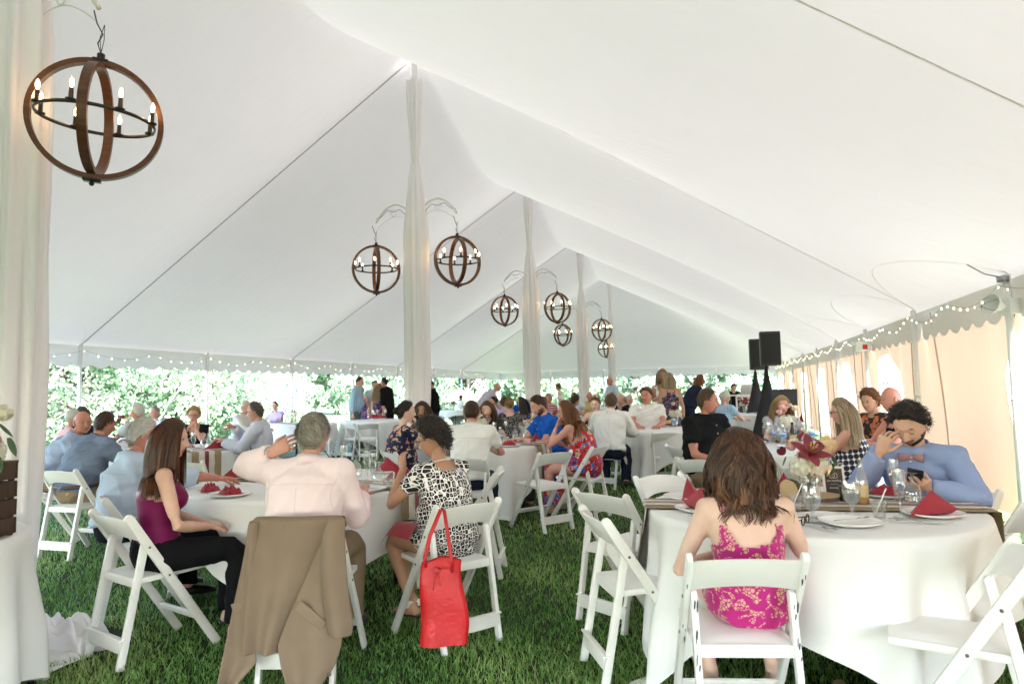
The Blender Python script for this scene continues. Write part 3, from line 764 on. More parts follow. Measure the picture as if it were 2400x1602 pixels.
runner(T9, 140, 'burlap runner with dark red ribbon hanging from the distant left table', 5, hang=.5)
# ---------------- tableware
M_china = mat('white_china', (.80, .80, .79), rough=.18)
M_steel = mat('cutlery_steel', (.50, .49, .47), rough=.22, metal=1)
M_glass = glassy('drinking_glass', (.93, .945, .945), gl=.15)
M_water = glassy('water', (.90, .92, .93), gl=.16)
def f_nap(t, uv, ob):
    n = t.nodes.new('ShaderNodeTexNoise'); n.inputs['Scale'].default_value = 300; t.links.new(ob, n.inputs['Vector'])
    return nmix(t, n.outputs[0], (.22, .012, .024), (.34, .022, .040))
M_napkin = graph('burgundy_napkin', f_nap, rough=.8, sheen=.2)
plate_me = MB().lathe([(0, .004), (.075, .004), (.09, .007), (.128, .019), (.132, .021), (.131, .017), (.09, .002), (.075, 0), (0, 0)], 40).mesh('plate', M_china)
small_plate = MB().lathe([(0, .004), (.05, .004), (.078, .013), (.080, .014), (.06, .001), (0, 0)], 28).mesh('plate', M_china)
def napkin_mesh():
    m = MB(); A = (-.165, -.01, 0); B = (.155, -.035, 0); T_ = (.0, .0, .108); K = (.075, .060, .0); Lf = (-.075, .055, 0)
    def tri(p, q, r_, bulge, n=7, off=(0, 0, 0)):
        p, q, r_ = map(np.array, (p, q, r_)); V = []; idx = {}
        nrm = np.cross(q-p, r_-p); nrm = nrm/np.linalg.norm(nrm)
        for i in range(n+1):
            for j in range(n+1-i):
                a, b = i/n, j/n; c_ = 1-a-b; idx[(i, j)] = len(V); V.append(p*c_+q*a+r_*b+nrm*bulge*27*a*b*c_+np.array(off))
        F = []
        for i in range(n):
            for j in range(n-i):
                F.append((idx[(i, j)], idx[(i+1, j)], idx[(i, j+1)]))
                if i+j < n-1: F.append((idx[(i+1, j)], idx[(i+1, j+1)], idx[(i, j+1)]))
        m.add(V, F)
    tri(A, B, T_, .006); tri(B, K, T_, -.006); tri(K, Lf, T_, .012); tri(Lf, A, T_, -.006)
    return m.mesh('napkin', M_napkin)
napkin_me = napkin_mesh()
def rumple():
    m = MB(); rr_ = np.random.default_rng(3); n = 26; V = []
    for i in range(n+1):
        row = []
        for j in range(n+1):
            u, v = i/n*2-1, j/n*2-1; rad = math.hypot(u, v); e = max(0, 1-rad**2)
            z = .040*e**.6*(1+.22*math.sin(9*u+5*v)+.20*math.sin(13*v-7*u+1)+.10*math.sin(23*u+4*v))+.004
            row.append((u*.085*(1+.1*math.sin(5*v)), v*.055*(1+.15*math.sin(4*u)), max(.002, z)))
        V.append(row)
    m.grid(np.array(V)); return m.mesh('napkin', M_napkin)
rumple_me = rumple()
flute_prof = [(0, .0), (.034, .001), (.034, .004), (.006, .010), (.004, .05), (.0045, .085), (.016, .105), (.026, .14), (.0275, .175), (.0245, .222)]
goblet_prof = [(0, .0), (.036, .001), (.036, .004), (.009, .012), (.007, .03), (.012, .048), (.034, .070), (.041, .105), (.041, .130), (.037, .160)]
inv_goblet = [(.037, 0), (.041, .03), (.041, .055), (.034, .090), (.012, .112), (.007, .130), (.009, .148), (.036, .156), (.036, .159), (0, .160)]
tumb_prof = [(0, .003), (.026, .0), (.030, .05), (.036, .105)]
cup_prof = [(0, .002), (.024, .0), (.030, .04), (.038, .075), (.040, .077)]
def shell(prof, n=18, mm=None, nm='glass'): return MB().lathe(prof, n).mesh(nm, mm or M_glass)
flute_me, goblet_me, inv_me, tumb_me, cup_me = shell(flute_prof, nm='flute'), shell(goblet_prof, nm='goblet'), shell(inv_goblet, nm='goblet'), shell(tumb_prof, nm='tumbler'), shell(cup_prof, nm='plastic_cup')
gwater_me = MB().lathe([(.010, .050), (.033, .071), (.0395, .105), (.0395, .112), (0, .112)], 16).mesh('water', M_water)
fwine_me = MB().lathe([(.004, .09), (.015, .106), (.0245, .14), (.0248, .15), (0, .15)], 14).mesh('wine', glassy('pale_wine', (.96, .86, .62), gl=.12))
def single(name, me, loc, rz, label, cat, group=None, rot=None, scale=None):
    o = link(name, me); o.location = loc; o.rotation_euler = rot or (0, 0, rz)
    if scale: o.scale = (scale,)*3
    return tag(o, label, cat, group)
def setting(T, deg, r=.62, nap='fan', rot=0, where='', plate=True):
    p = TP(T, deg, r); rz = CAMDIR(deg)+math.pi+rot
    if plate: single('plate', plate_me, p, rz, 'white dinner plate '+where, 'plate', 'white dinner plates')
    if nap: single('napkin', napkin_me if nap == 'fan' else rumple_me, p+Vector((0, 0, .010 if plate else 0)), rz, ('folded dark red napkin ' if nap == 'fan' else 'crumpled dark red napkin ')+where, 'napkin', 'dark red napkins', scale=1.0)
def glass(kind, T, deg, r, where, fill=True, scale=1):
    me, nm, cat = {'f': (flute_me, 'champagne_flute', 'flute'), 'g': (goblet_me, 'water_goblet', 'goblet'), 'i': (inv_me, 'upturned_goblet', 'goblet'), 't': (tumb_me, 'tumbler', 'tumbler'), 'c': (cup_me, 'plastic_cup', 'cup')}[kind]
    p = TP(T, deg, r, .770); o = thing(nm, {'f': 'clear champagne flute ', 'g': 'clear water goblet ', 'i': 'upturned clear goblet ', 't': 'clear straight tumbler ', 'c': 'plastic cup with straw '}[kind]+where, cat, p, 0, {'f': 'champagne flutes', 'g': 'water goblets', 'i': 'upturned goblets', 't': 'tumblers', 'c': 'plastic cups'}[kind])
    o.scale = (scale,)*3
    link('bowl', me, o)
    if kind == 'g' and fill: link('water', gwater_me, o)
    if kind == 'f' and fill: link('wine', fwine_me, o)
    if kind == 'c': MB().tube([(-.02, 0, .006), (.035, .01, .13)], .003, 6).obj('straw', M_china, o)
    return o
fork_me = None
def cutlery():
    f = MB(); f.tube([(0, -.095, .004), (0, -.03, .006), (0, .02, .003), (0, .045, .006)], [.005, .003, .003, .007], 6, flat=(1, .35))
    for x in (-.0075, -.0025, .0025, .0075): f.tube([(x, .045, .006), (x*1.15, .07, .004), (x*1.1, .093, .008)], .0013, 5)
    k = MB(); k.tube([(0, -.11, .004), (0, -.01, .004)], [.005, .004], 6, flat=(1, .5)); k.tube([(0, -.01, .004), (.001, .06, .004), (0, .115, .003)], [.006, .008, .002], 6, flat=(1, .2))
    s = MB(); s.tube([(0, -.085, .004), (0, .03, .006)], [.0045, .003], 6, flat=(1, .4)); s.ball((0, .055, .007), (.017, .027, .006), 10, 6)
    return f.mesh('fork', M_steel), k.mesh('knife', M_steel), s.mesh('spoon', M_steel)
fork_me, knife_me, spoon_me = cutlery()
def cut(T, deg, r, which, rot, where):
    me = {'fork': fork_me, 'knife': knife_me, 'spoon': spoon_me}[which]
    single(which, me, TP(T, deg, r, .776), CAMDIR(deg)+math.pi+math.radians(rot), 'steel %s %s' % (which, where), which, 'steel cutlery')
def bottle(T, deg, r, kind, where):
    p = TP(T, deg, r, .770)
    if kind == 'water':
        o = thing('water_bottle', 'clear water bottle with blue label '+where, 'bottle', p, 0, 'plastic water bottles')
        MB().lathe([(0, 0), (.031, .002), (.032, .03), (.030, .05), (.032, .07), (.032, .13), (.026, .155), (.013, .178), (.013, .190)], 18).obj('body', glassy('pet', (.93, .95, .97), gl=.14, body=.10), o)
        MB().lathe([(.0325, .072), (.0328, .115)], 18).obj('label', graph('water_label', lambda t, uv, ob: nmix(t, nmath(t, 'GREATER_THAN', nsep(t, ob)[2], .10), (.10, .28, .62), (.62, .70, .80)), rough=.4), o)
        MB().lathe([(.0145, .185), (.0145, .203), (0, .204)], 12).obj('cap', M_china, o)
    else:
        clear = kind == 'clear'
        o = thing('beer_bottle', ('clear bottle half full of golden beer ' if clear else 'brown glass beer bottle ')+where, 'bottle', p, 0, 'beer bottles')
        g = glassy('clear_bottle', (.95, .95, .92), gl=.14) if clear else mat('brown_glass', (.045, .018, .006), rough=.08)
        MB().lathe([(0, 0), (.029, .001), (.031, .006), (.031, .125), (.026, .150), (.015, .175), (.0125, .20), (.0125, .222), (.0145, .224), (.0145, .232)], 20).obj('body', g, o)
        if clear:
            MB().lathe([(0, .004), (.0295, .006), (.0295, .105), (0, .105)], 18).obj('beer', mat('beer', (.55, .26, .03), rough=.1), o)
        MB().lathe([(.0316, .045), (.0316, .10)], 20).obj('label', mat('beer_label', (.55, .42, .22) if clear else (.10, .12, .30), rough=.5), o)
# ---------------- flowers
M_lily = mat('burgundy_petal', (.17, .010, .022), rough=.5, var=.3, vscale=20)
M_hyd = mat('white_petal', (.74, .72, .60), rough=.7, var=.1, vscale=30)
M_blush = mat('blush_petal', (.76, .48, .44), rough=.6, var=.12, vscale=25)
M_peach = mat('peach_petal', (.80, .62, .40), rough=.6, var=.12, vscale=25)
M_stem = mat('stem_green', (.10, .19, .05), rough=.6)
M_fol = mat('foliage', (.05, .11, .045), rough=.55, var=.3, vscale=15)
def petal(L, w, curl, n=6, k=5):
    V = []
    for i in range(n+1):
        t = i/n; wd = w*math.sin(math.pi*min(1, .12+.86*t))**.8*(1-t*.15); y = L*math.sin(curl*t)/max(curl, .01); z = L*(1-math.cos(curl*t))/max(curl, .01)
        V.append([(wd*s, y, z+abs(s)*wd*.35) for s in np.linspace(-1, 1, k)])
    return np.array(V)
def lily_mb(R=.085):
    m = MB()
    for i in range(6):
        P = MB(); P.grid(petal(R, R*.24, 1.0 if i % 2 else 1.2)); V = Matrix.Rotation(i*math.pi/3, 4, 'Z') @ Matrix.Rotation(math.radians(55), 4, 'X') @ Matrix.Scale(-1, 4, (0, 0, 1)); P.xf(V); m.merge(P)
    return m
def rose_mb(R=.032):
    m = MB()
    for k, (n, q, tl) in enumerate(((5, 1.0, 25), (5, .82, 45), (4, .62, 62), (3, .42, 75))):
        for i in range(n):
            P = MB(); P.grid(petal(R*1.6*q, R*.75*q, 1.25, 5, 4)); P.xf(Matrix.Rotation(2*math.pi*(i+.4*k)/n, 4, 'Z') @ Matrix.Rotation(math.radians(tl), 4, 'X')); m.merge(P)
    m.ball((0, 0, R*.7), R*.42, 8, 6); return m
def hyd_mb(R=.06, n=90, seed=1):
    m = MB(); r = random.Random(seed)
    m.ball((0, 0, 0), R*.8, 10, 8)
    for i in range(n):
        z = r.uniform(-.7, 1); a = r.uniform(0, 6.28); q = math.sqrt(1-z*z) if abs(z) < 1 else 0; d = Vector((q*math.cos(a), q*math.sin(a), z)); c = d*R*r.uniform(.9, 1.08)
        M_ = Matrix.Translation(c) @ d.to_track_quat('Z', 'Y').to_matrix().to_4x4() @ Matrix.Rotation(r.uniform(0, 6), 4, 'Z')
        s = R*.19; P = MB(); 
        for k in range(4):
            b = k*math.pi/2; P.add([(0, 0, 0), (s*math.cos(b-.6), s*math.sin(b-.6), .002), (s*1.4*math.cos(b), s*1.4*math.sin(b), .0), (s*math.cos(b+.6), s*math.sin(b+.6), .002)], [(0, 1, 2, 3)])
        P.xf(M_); m.merge(P)
    return m
def leaf_mb(L=.05):
    m = MB(); m.grid(petal(L, L*.28, .5, 5, 3)); return m
FL = {'lily': lily_mb().mesh('lily', M_lily), 'rose_w': rose_mb().mesh('rose', M_hyd), 'rose_b': rose_mb().mesh('rose', M_blush), 'rose_r': rose_mb().mesh('rose', M_lily), 'rose_p': rose_mb(.040).mesh('rose', M_peach),
      'hyd': hyd_mb().mesh('hydrangea', M_hyd), 'leaf': leaf_mb(.07).mesh('leaf', M_fol)}
st_me = MB()
for a in np.linspace(0, 2*math.pi, 5)[:-1]: st_me.tube([(0, 0, .06), (.004*math.cos(a), .004*math.sin(a), .064)], .0012, 4)
def bouquet(loc, label, items, hv=.17, rv=.042, ns=7, seed=0, vase=True, rz=0):
    """items: (kind, x, y, z, tilt direction deg, tilt deg, scale) in a frame whose +x is picture right, -y to the camera"""
    t = thing('flower_arrangement', label, 'bouquet', loc, YAW+rz, 'table flower arrangements'); r = random.Random(seed)
    if vase:
        MB().lathe([(0, .004), (rv*.75, .0), (rv*.8, .01), (rv, hv*.6), (rv*.95, hv)], 20).obj('vase', M_glass, t)
        MB().lathe([(0, .006), (rv*.76, .006), (rv*.9, hv*.45), (0, hv*.45)], 18).obj('water', M_water, t)
        m = MB()
        for i in range(ns):
            a = r.uniform(0, 6.28); m.tube([(rv*.5*math.cos(a+2.5), rv*.5*math.sin(a+2.5), .012), (0, 0, hv*.55), (rv*.6*math.cos(a), rv*.6*math.sin(a), hv), (rv*1.1*math.cos(a), rv*1.1*math.sin(a), hv+.035)], .003, 5)
        m.obj('stems', M_stem, t)
    for kind, x, y, z, td, tl, sc in items:
        nm = {'rose_w': 'rose', 'rose_b': 'rose', 'rose_r': 'rose', 'rose_p': 'rose', 'hyd': 'hydrangea'}.get(kind, kind)
        o = link(nm, FL[kind], t)
        o.matrix_local = Matrix.Translation((x, y, z)) @ Matrix.Rotation(math.radians(td), 4, 'Z') @ Matrix.Rotation(math.radians(-tl), 4, 'X') @ Matrix.Scale(sc, 4)
        if kind == 'lily':
            s = MB()
            for i in range(6): a = i*1.047; s.tube([(0, 0, .0), (.010*math.cos(a), .010*math.sin(a), .055), (.014*math.cos(a), .014*math.sin(a), .060)], [.0012, .001, .003], 5)
            s.obj('stamen', mat('pollen', (.62, .50, .16), rough=.7), o)
    return t
GEN = [('hyd', 0, -.02, .20, 0, 0, 1.0), ('rose_b', -.06, -.02, .235, 120, 40, 1.1), ('rose_w', .05, .0, .25, -60, 30, 1.1), ('rose_r', .01, -.05, .25, 180, 50, .9), ('leaf', .08, 0, .2, -90, 70, 1), ('leaf', -.08, 0, .19, 90, 75, 1), ('leaf', 0, .05, .25, 0, 30, 1)]
# ================================================================ people
SKIN = {'light': (.60, .36, .27), 'pink': (.56, .29, .22), 'tan': (.43, .23, .145), 'ruddy': (.50, .21, .15), 'pale': (.66, .44, .35), 'brown': (.34, .17, .10)}
def M_skin(k): return mat('skin_'+k, SKIN[k], rough=.48, var=.06, vscale=14, spec=.35, bump=.05, bscale=180)
HAIRC = {'auburn': [(.022, .007, .003), (.075, .026, .009), (.15, .060, .022)], 'silver': [(.10, .085, .065), (.33, .30, .25), (.62, .58, .51)], 'brown': [(.016, .006, .003), (.050, .019, .008), (.11, .046, .018)], 'dark': [(.006, .004, .003), (.018, .011, .008), (.045, .028, .020)], 'grey': [(.16, .145, .12), (.30, .275, .235), (.50, .47, .41)],
         'white': [(.38, .36, .32), (.55, .53, .49), (.72, .70, .66)], 'blonde': [(.16, .085, .035), (.38, .25, .12), (.66, .50, .29)], 'ash': [(.13, .085, .05), (.30, .22, .14), (.56, .46, .33)], 'red': [(.06, .018, .006), (.16, .055, .016), (.33, .14, .05)],
         'balayage': [(.012, .005, .002), (.060, .023, .010), (.26, .12, .055)], 'saltpepper': [(.03, .025, .022), (.09, .08, .07), (.22, .20, .18)], 'lightbrown': [(.035, .018, .009), (.10, .055, .027), (.21, .125, .066)]}
def M_hair(k): return tint_mat('hair_'+k, HAIRC[k], rough=.42, sheen=.0, spec=.30)
M_eyew = mat('eye_white', (.40, .37, .35), rough=.3); M_iris = mat('iris', (.03, .02, .015), rough=.15); M_lip = mat('lip', (.42, .13, .11), rough=.4); M_lipr = mat('lip_rose', (.40, .07, .08), rough=.35)
def nrm(v): v = np.asarray(v, float); return v/(np.linalg.norm(v)+1e-12)
def rmesh(mb, vox, sm=4, name='tmp', fac=.5):
    """union of overlapping pieces by voxel remesh, smoothed"""
    me = mb.mesh(name, []); o = bpy.data.objects.new(name, me); C.objects.link(o)
    md = o.modifiers.new('r', 'REMESH'); md.mode = 'VOXEL'; md.voxel_size = vox; md.use_smooth_shade = True
    if sm: m2 = o.modifiers.new('s', 'SMOOTH'); m2.factor = fac; m2.iterations = sm
    dg = bpy.context.evaluated_depsgraph_get(); dg.update(); e = o.evaluated_get(dg); m3 = e.to_mesh()
    V = np.empty(len(m3.vertices)*3); m3.vertices.foreach_get('co', V); V = V.reshape(-1, 3)
    F = np.empty(len(m3.loops), int); m3.loops.foreach_get('vertex_index', F); F = F.reshape(-1, 4)
    e.to_mesh_clear(); bpy.data.objects.remove(o); bpy.data.meshes.remove(me); return V, F
def quads_mesh(name, V, F, mats, uv=None, mi=None):
    me = np_mesh(name, V, F, mats[0], smooth=True)
    for x in mats[1:]: me.materials.append(x)
    if mi is not None: me.polygons.foreach_set('material_index', mi.astype(np.int32))
    if uv is not None:
        l = me.uv_layers.new(name='UVMap'); l.data.foreach_set('uv', uv[F.ravel()].astype(np.float32).ravel())
    return me
# ---- head
def gs(x, s): return np.exp(-(x/s)**2)
def head_surf(N, fem=False, age=0, jaw=1.0, smile=0):
    """unit directions (n,3) -> points of a head; +y front, +x right"""
    nx, ny, nz = N[:, 0], N[:, 1], N[:, 2]
    x = nx*.0765; y = ny*.093; z = nz*.117
    lo = np.clip(-nz, 0, 1)
    x = x*(1-(.30 if fem else .23)*jaw*lo**1.6); 
    y = np.where(ny < 0, y*(1-.42*lo**1.2), y*(1-.06*lo))
    y = y+.012*lo*(ny > -.2)
    x = x*(1+.05*gs(nz-.25, .4)*(ny < .3))
    fr = np.clip(ny, 0, 1)**.8
    y = y - .012*fr*gs(nx, .75)*(nz > -.9)*.6
    X, Z = x, z
    f = (ny > 0)
    y = y + f*(.0055*gs(Z-.028, .011)*gs(X, .045))                                   # brow
    for s in (-1, 1):
        y = y - f*.0125*gs(X-s*.031, .016)*gs(Z-.004, .0125)                           # sockets
        y = y + f*.0045*gs(X-s*.043, .016)*gs(Z+.024, .016)                            # cheeks
        y = y - f*.0025*gs(X-s*.028, .006)*gs(Z+.045, .014)                            # folds
    t = np.clip((.022-Z)/.056, 0, 1); nose = np.where(Z > -.036, t**1.15, np.exp(-((Z+.036)/.0055)**2))*(Z < .03)
    wn = .0075+.0055*np.clip(t, 0, 1)**3
    y = y + f*(.0245 if fem else .028)*nose*gs(X, 1)*np.exp(-(X/wn)**2)
    for s in (-1, 1): y = y + f*.009*gs(X-s*.0125, .006)*gs(Z+.035, .007)              # nostril wings
    y = y + f*.0055*gs(X, .022)*gs(Z+.0575, .0048) + f*.0058*gs(X, .018)*gs(Z+.0685, .0055) - f*.0045*gs(X, .023)*gs(Z+.0628, .0022)   # lips
    y = y - f*.004*gs(X, .016)*gs(Z+.080, .006)
    y = y + f*.0085*gs(X, .020)*gs(Z+.098, .013)                                       # chin
    return np.stack([x, y, z], 1)
def dirs(nu, nv):
    # denser rows over the face (middle elevations), denser columns at the front
    el = np.linspace(-math.pi/2+.001, math.pi/2-.001, nv)
    a = np.linspace(0, 2*math.pi, nu, endpoint=False); a = a - .55*np.sin(a)           # 0 = front, compress towards front
    A, E = np.meshgrid(a, el)
    return np.stack([np.sin(A)*np.cos(E), np.cos(A)*np.cos(E), np.sin(E)], -1)
_el_t = np.radians([0, 35, 60, 85, 100, 125, 150, 180])
def hairmask(N, kind):
    az = np.abs(np.arctan2(N[..., 0], N[..., 1])); el = np.arcsin(np.clip(N[..., 2], -1, 1))
    th = {'full': [40, 38, 24, -2, 0, -30, -40, -42], 'recede': [62, 66, 40, 0, 0, -30, -38, -40], 'low': [36, 34, 10, -18, -20, -40, -46, -48], 'bald': [85, 85, 60, 6, 2, -26, -36, -38], 'beard': [40]*8}[kind]
    m = el-np.interp(az, _el_t, np.radians(th))
    if kind == 'bald': m = np.minimum(m, np.radians(26)+np.clip(az-2.2, 0, 1)*.3-el)
    return m
def make_head(mb_out, hc, Rh, S, fem, lod, skin_i=0, lips=1, eyes='open', brow_c=None):
    nu, nv = ((72, 64), (48, 44), (24, 20))[lod]
    D = dirs(nu, nv); P = head_surf(D.reshape(-1, 3), fem)*S
    m = MB(); m.grid(P.reshape(nv, nu, 3), closed=True)
    if lod < 2:                                    # lip colour by face
        Vv = np.concatenate(m.v)/S; mi = []
        for f_ in m.f:
            c = Vv[list(f_)].mean(0); mi.append(lips if (c[1] > .05 and abs(c[0]) < .021-.3*abs(c[2]+.0635) and -.0725 < c[2] < -.0545) else skin_i)
        m.m = mi
    for s in (-1, 1):                              # ears
        e = MB(); e.ball((0, 0, 0), (.006*S, .0155*S, .030*S), 12, 9, skin_i)
        e.tube([(s*.005*S, .015*S*math.cos(a), .028*S*math.sin(a)) for a in np.linspace(-1.2, 3.6, 14)], .0035*S, 6, mi=skin_i)
        e.xf(Matrix.Translation((s*.0775*S, -.008*S, -.004*S)) @ Matrix.Rotation(-s*math.radians(20), 4, 'Z') @ Matrix.Rotation(math.radians(-8), 4, 'X')); m.merge(e)
        if lod == 2:
            m.ball((s*.031*S, .078*S, .003*S), (.0125*S, .006*S, .0055*S), 6, 5, 3); m.tube([((s*.031+dx)*S, .0830*S, .0245*S) for dx in (-.016, 0, .015)], .0026*S, 4, mi=4)
            if s > 0: m.ball((0, .088*S, -.0635*S), (.020*S, .006*S, .0055*S), 6, 5, 1)
        if lod < 2:
            ey = .0685*S
            if eyes == 'open':
                m.ball((s*.031*S, ey, .003*S), (.0150*S, .0118*S, .0088*S), 12, 9, 2); m.ball((s*.0305*S, ey+.0085*S, .0035*S), (.0056*S, .0045*S, .0056*S), 10, 7, 3)
                m.tube([((s*.031+dx)*S, ey+(.0112-abs(dx)*.35)*S, (.003+.0088*math.cos(dx*95)**.8)*S) for dx in np.linspace(-.0148, .0148, 7)], .0024*S, 6, mi=skin_i)
                m.tube([((s*.031+dx)*S, ey+(.0116-abs(dx)*.3)*S, (.0018+.0082*math.cos(dx*95)**.8)*S) for dx in np.linspace(-.0145, .0145, 7)], .0011*S, 5, mi=3)
            else:
                m.ball((s*.031*S, ey-.0005*S, .002*S), (.0155*S, .0118*S, .0105*S), 12, 9, skin_i)
                m.tube([((s*.031+dx)*S, ey+(.0105-abs(dx)*.3)*S, (-.003-.004*math.cos(dx*95))*S) for dx in np.linspace(-.014, .014, 7)], .0012*S, 5, mi=3)
            bt = .0022 if fem else .0032
            m.tube([((s*.031+dx)*S, (.0840-abs(s*.031+dx)**2*7.0)*S, (.0245+.0035*math.cos(dx*90+s*.3))*S) for dx in np.linspace(-.017, .017, 8)], [bt*S*q for q in (.5, .9, 1, 1, 1, .9, .7, .3)], 5, mi=4)
    m.xf(Matrix.Translation(hc) @ Rh.to_4x4()); mb_out.merge(m)
def ribbons(P0, D0, L, nseg, gd, grav, coll, wid, wave=0, wfreq=30, seed=0, stiff=.0, tip=.25, lateral=None, spread=0):
    """hair strands as ribbons in head space"""
    r = np.random.default_rng(seed); n = len(P0); P = P0.copy(); D = D0.copy(); pts = [P.copy()]
    ds = (L/nseg)[:, None]; ph = r.uniform(0, 6.28, n)
    lk = np.floor(np.arctan2(P0[:, 0], P0[:, 1])*6+3.1*np.floor(P0[:, 2]*30)).astype(int) % 997; cl = r.uniform(0, 6.28, 997)[lk]; lt_ = r.normal(0, .16, 997)[lk]*(1 if wave else .5)
    for k in range(nseg):
        D = D*(1-grav)+np.array(gd)*grav
        if wave:
            lat = np.cross(D, P0); lat /= np.linalg.norm(lat, axis=1)[:, None]+1e-9
            Dk = D+lat*(wave*np.sin(wfreq*(k+1)*ds[:, 0]+cl+ph*.035))[:, None]
        else: Dk = D
        Dk = Dk/np.linalg.norm(Dk, axis=1)[:, None]
        P = P+Dk*ds
        for c, rad in coll:
            q = (P-np.array(c))/np.array(rad); dd = np.linalg.norm(q, axis=1); ins = dd < 1
            P[ins] = np.array(c)+q[ins]/dd[ins][:, None]*np.array(rad)
        pts.append(P.copy()); 
        if k: D = nrmrows(pts[-1]-pts[-2])*.75+D*.25
    A = np.stack(pts, 1)                                              # n, nseg+1, 3
    T = np.gradient(A, axis=1); c0 = A*np.array([1, 1, .25]); Wd = np.cross(T, c0); Wd /= np.linalg.norm(Wd, axis=2)[..., None]+1e-9
    tw = r.normal(0, .25, n)[:, None, None]; out = np.cross(Wd, T); out /= np.linalg.norm(out, axis=2)[..., None]+1e-9
    Wd = Wd*np.cos(tw)+out*np.sin(tw)
    prof = np.linspace(1, tip, nseg+1)[None, :, None]*wid*(.6+.8*r.uniform(0, 1, n))[:, None, None]
    V = np.stack([A-Wd*prof/2, A+Wd*prof/2], 2).reshape(-1, 3)
    base = (np.arange(n)*(nseg+1)*2)[:, None]+np.arange(nseg)[None, :]*2
    F = np.stack([base, base+1, base+3, base+2], -1).reshape(-1, 4)
    t = np.clip((lt_+r.normal(.40, .12, n))[:, None]+np.linspace(-.08, .14, nseg+1)[None, :], 0, 1)
    return V, F, np.repeat(t.reshape(-1), 2)
def nrmrows(a): return a/(np.linalg.norm(a, axis=-1)[..., None]+1e-9)
def fib(n, r):
    i = np.arange(n)+.5; ph = math.pi*(1+5**.5)*i+r.uniform(0, 1); z = 1-2*i/n
    return np.stack([np.sqrt(1-z*z)*np.cos(ph), np.sqrt(1-z*z)*np.sin(ph), z], 1)
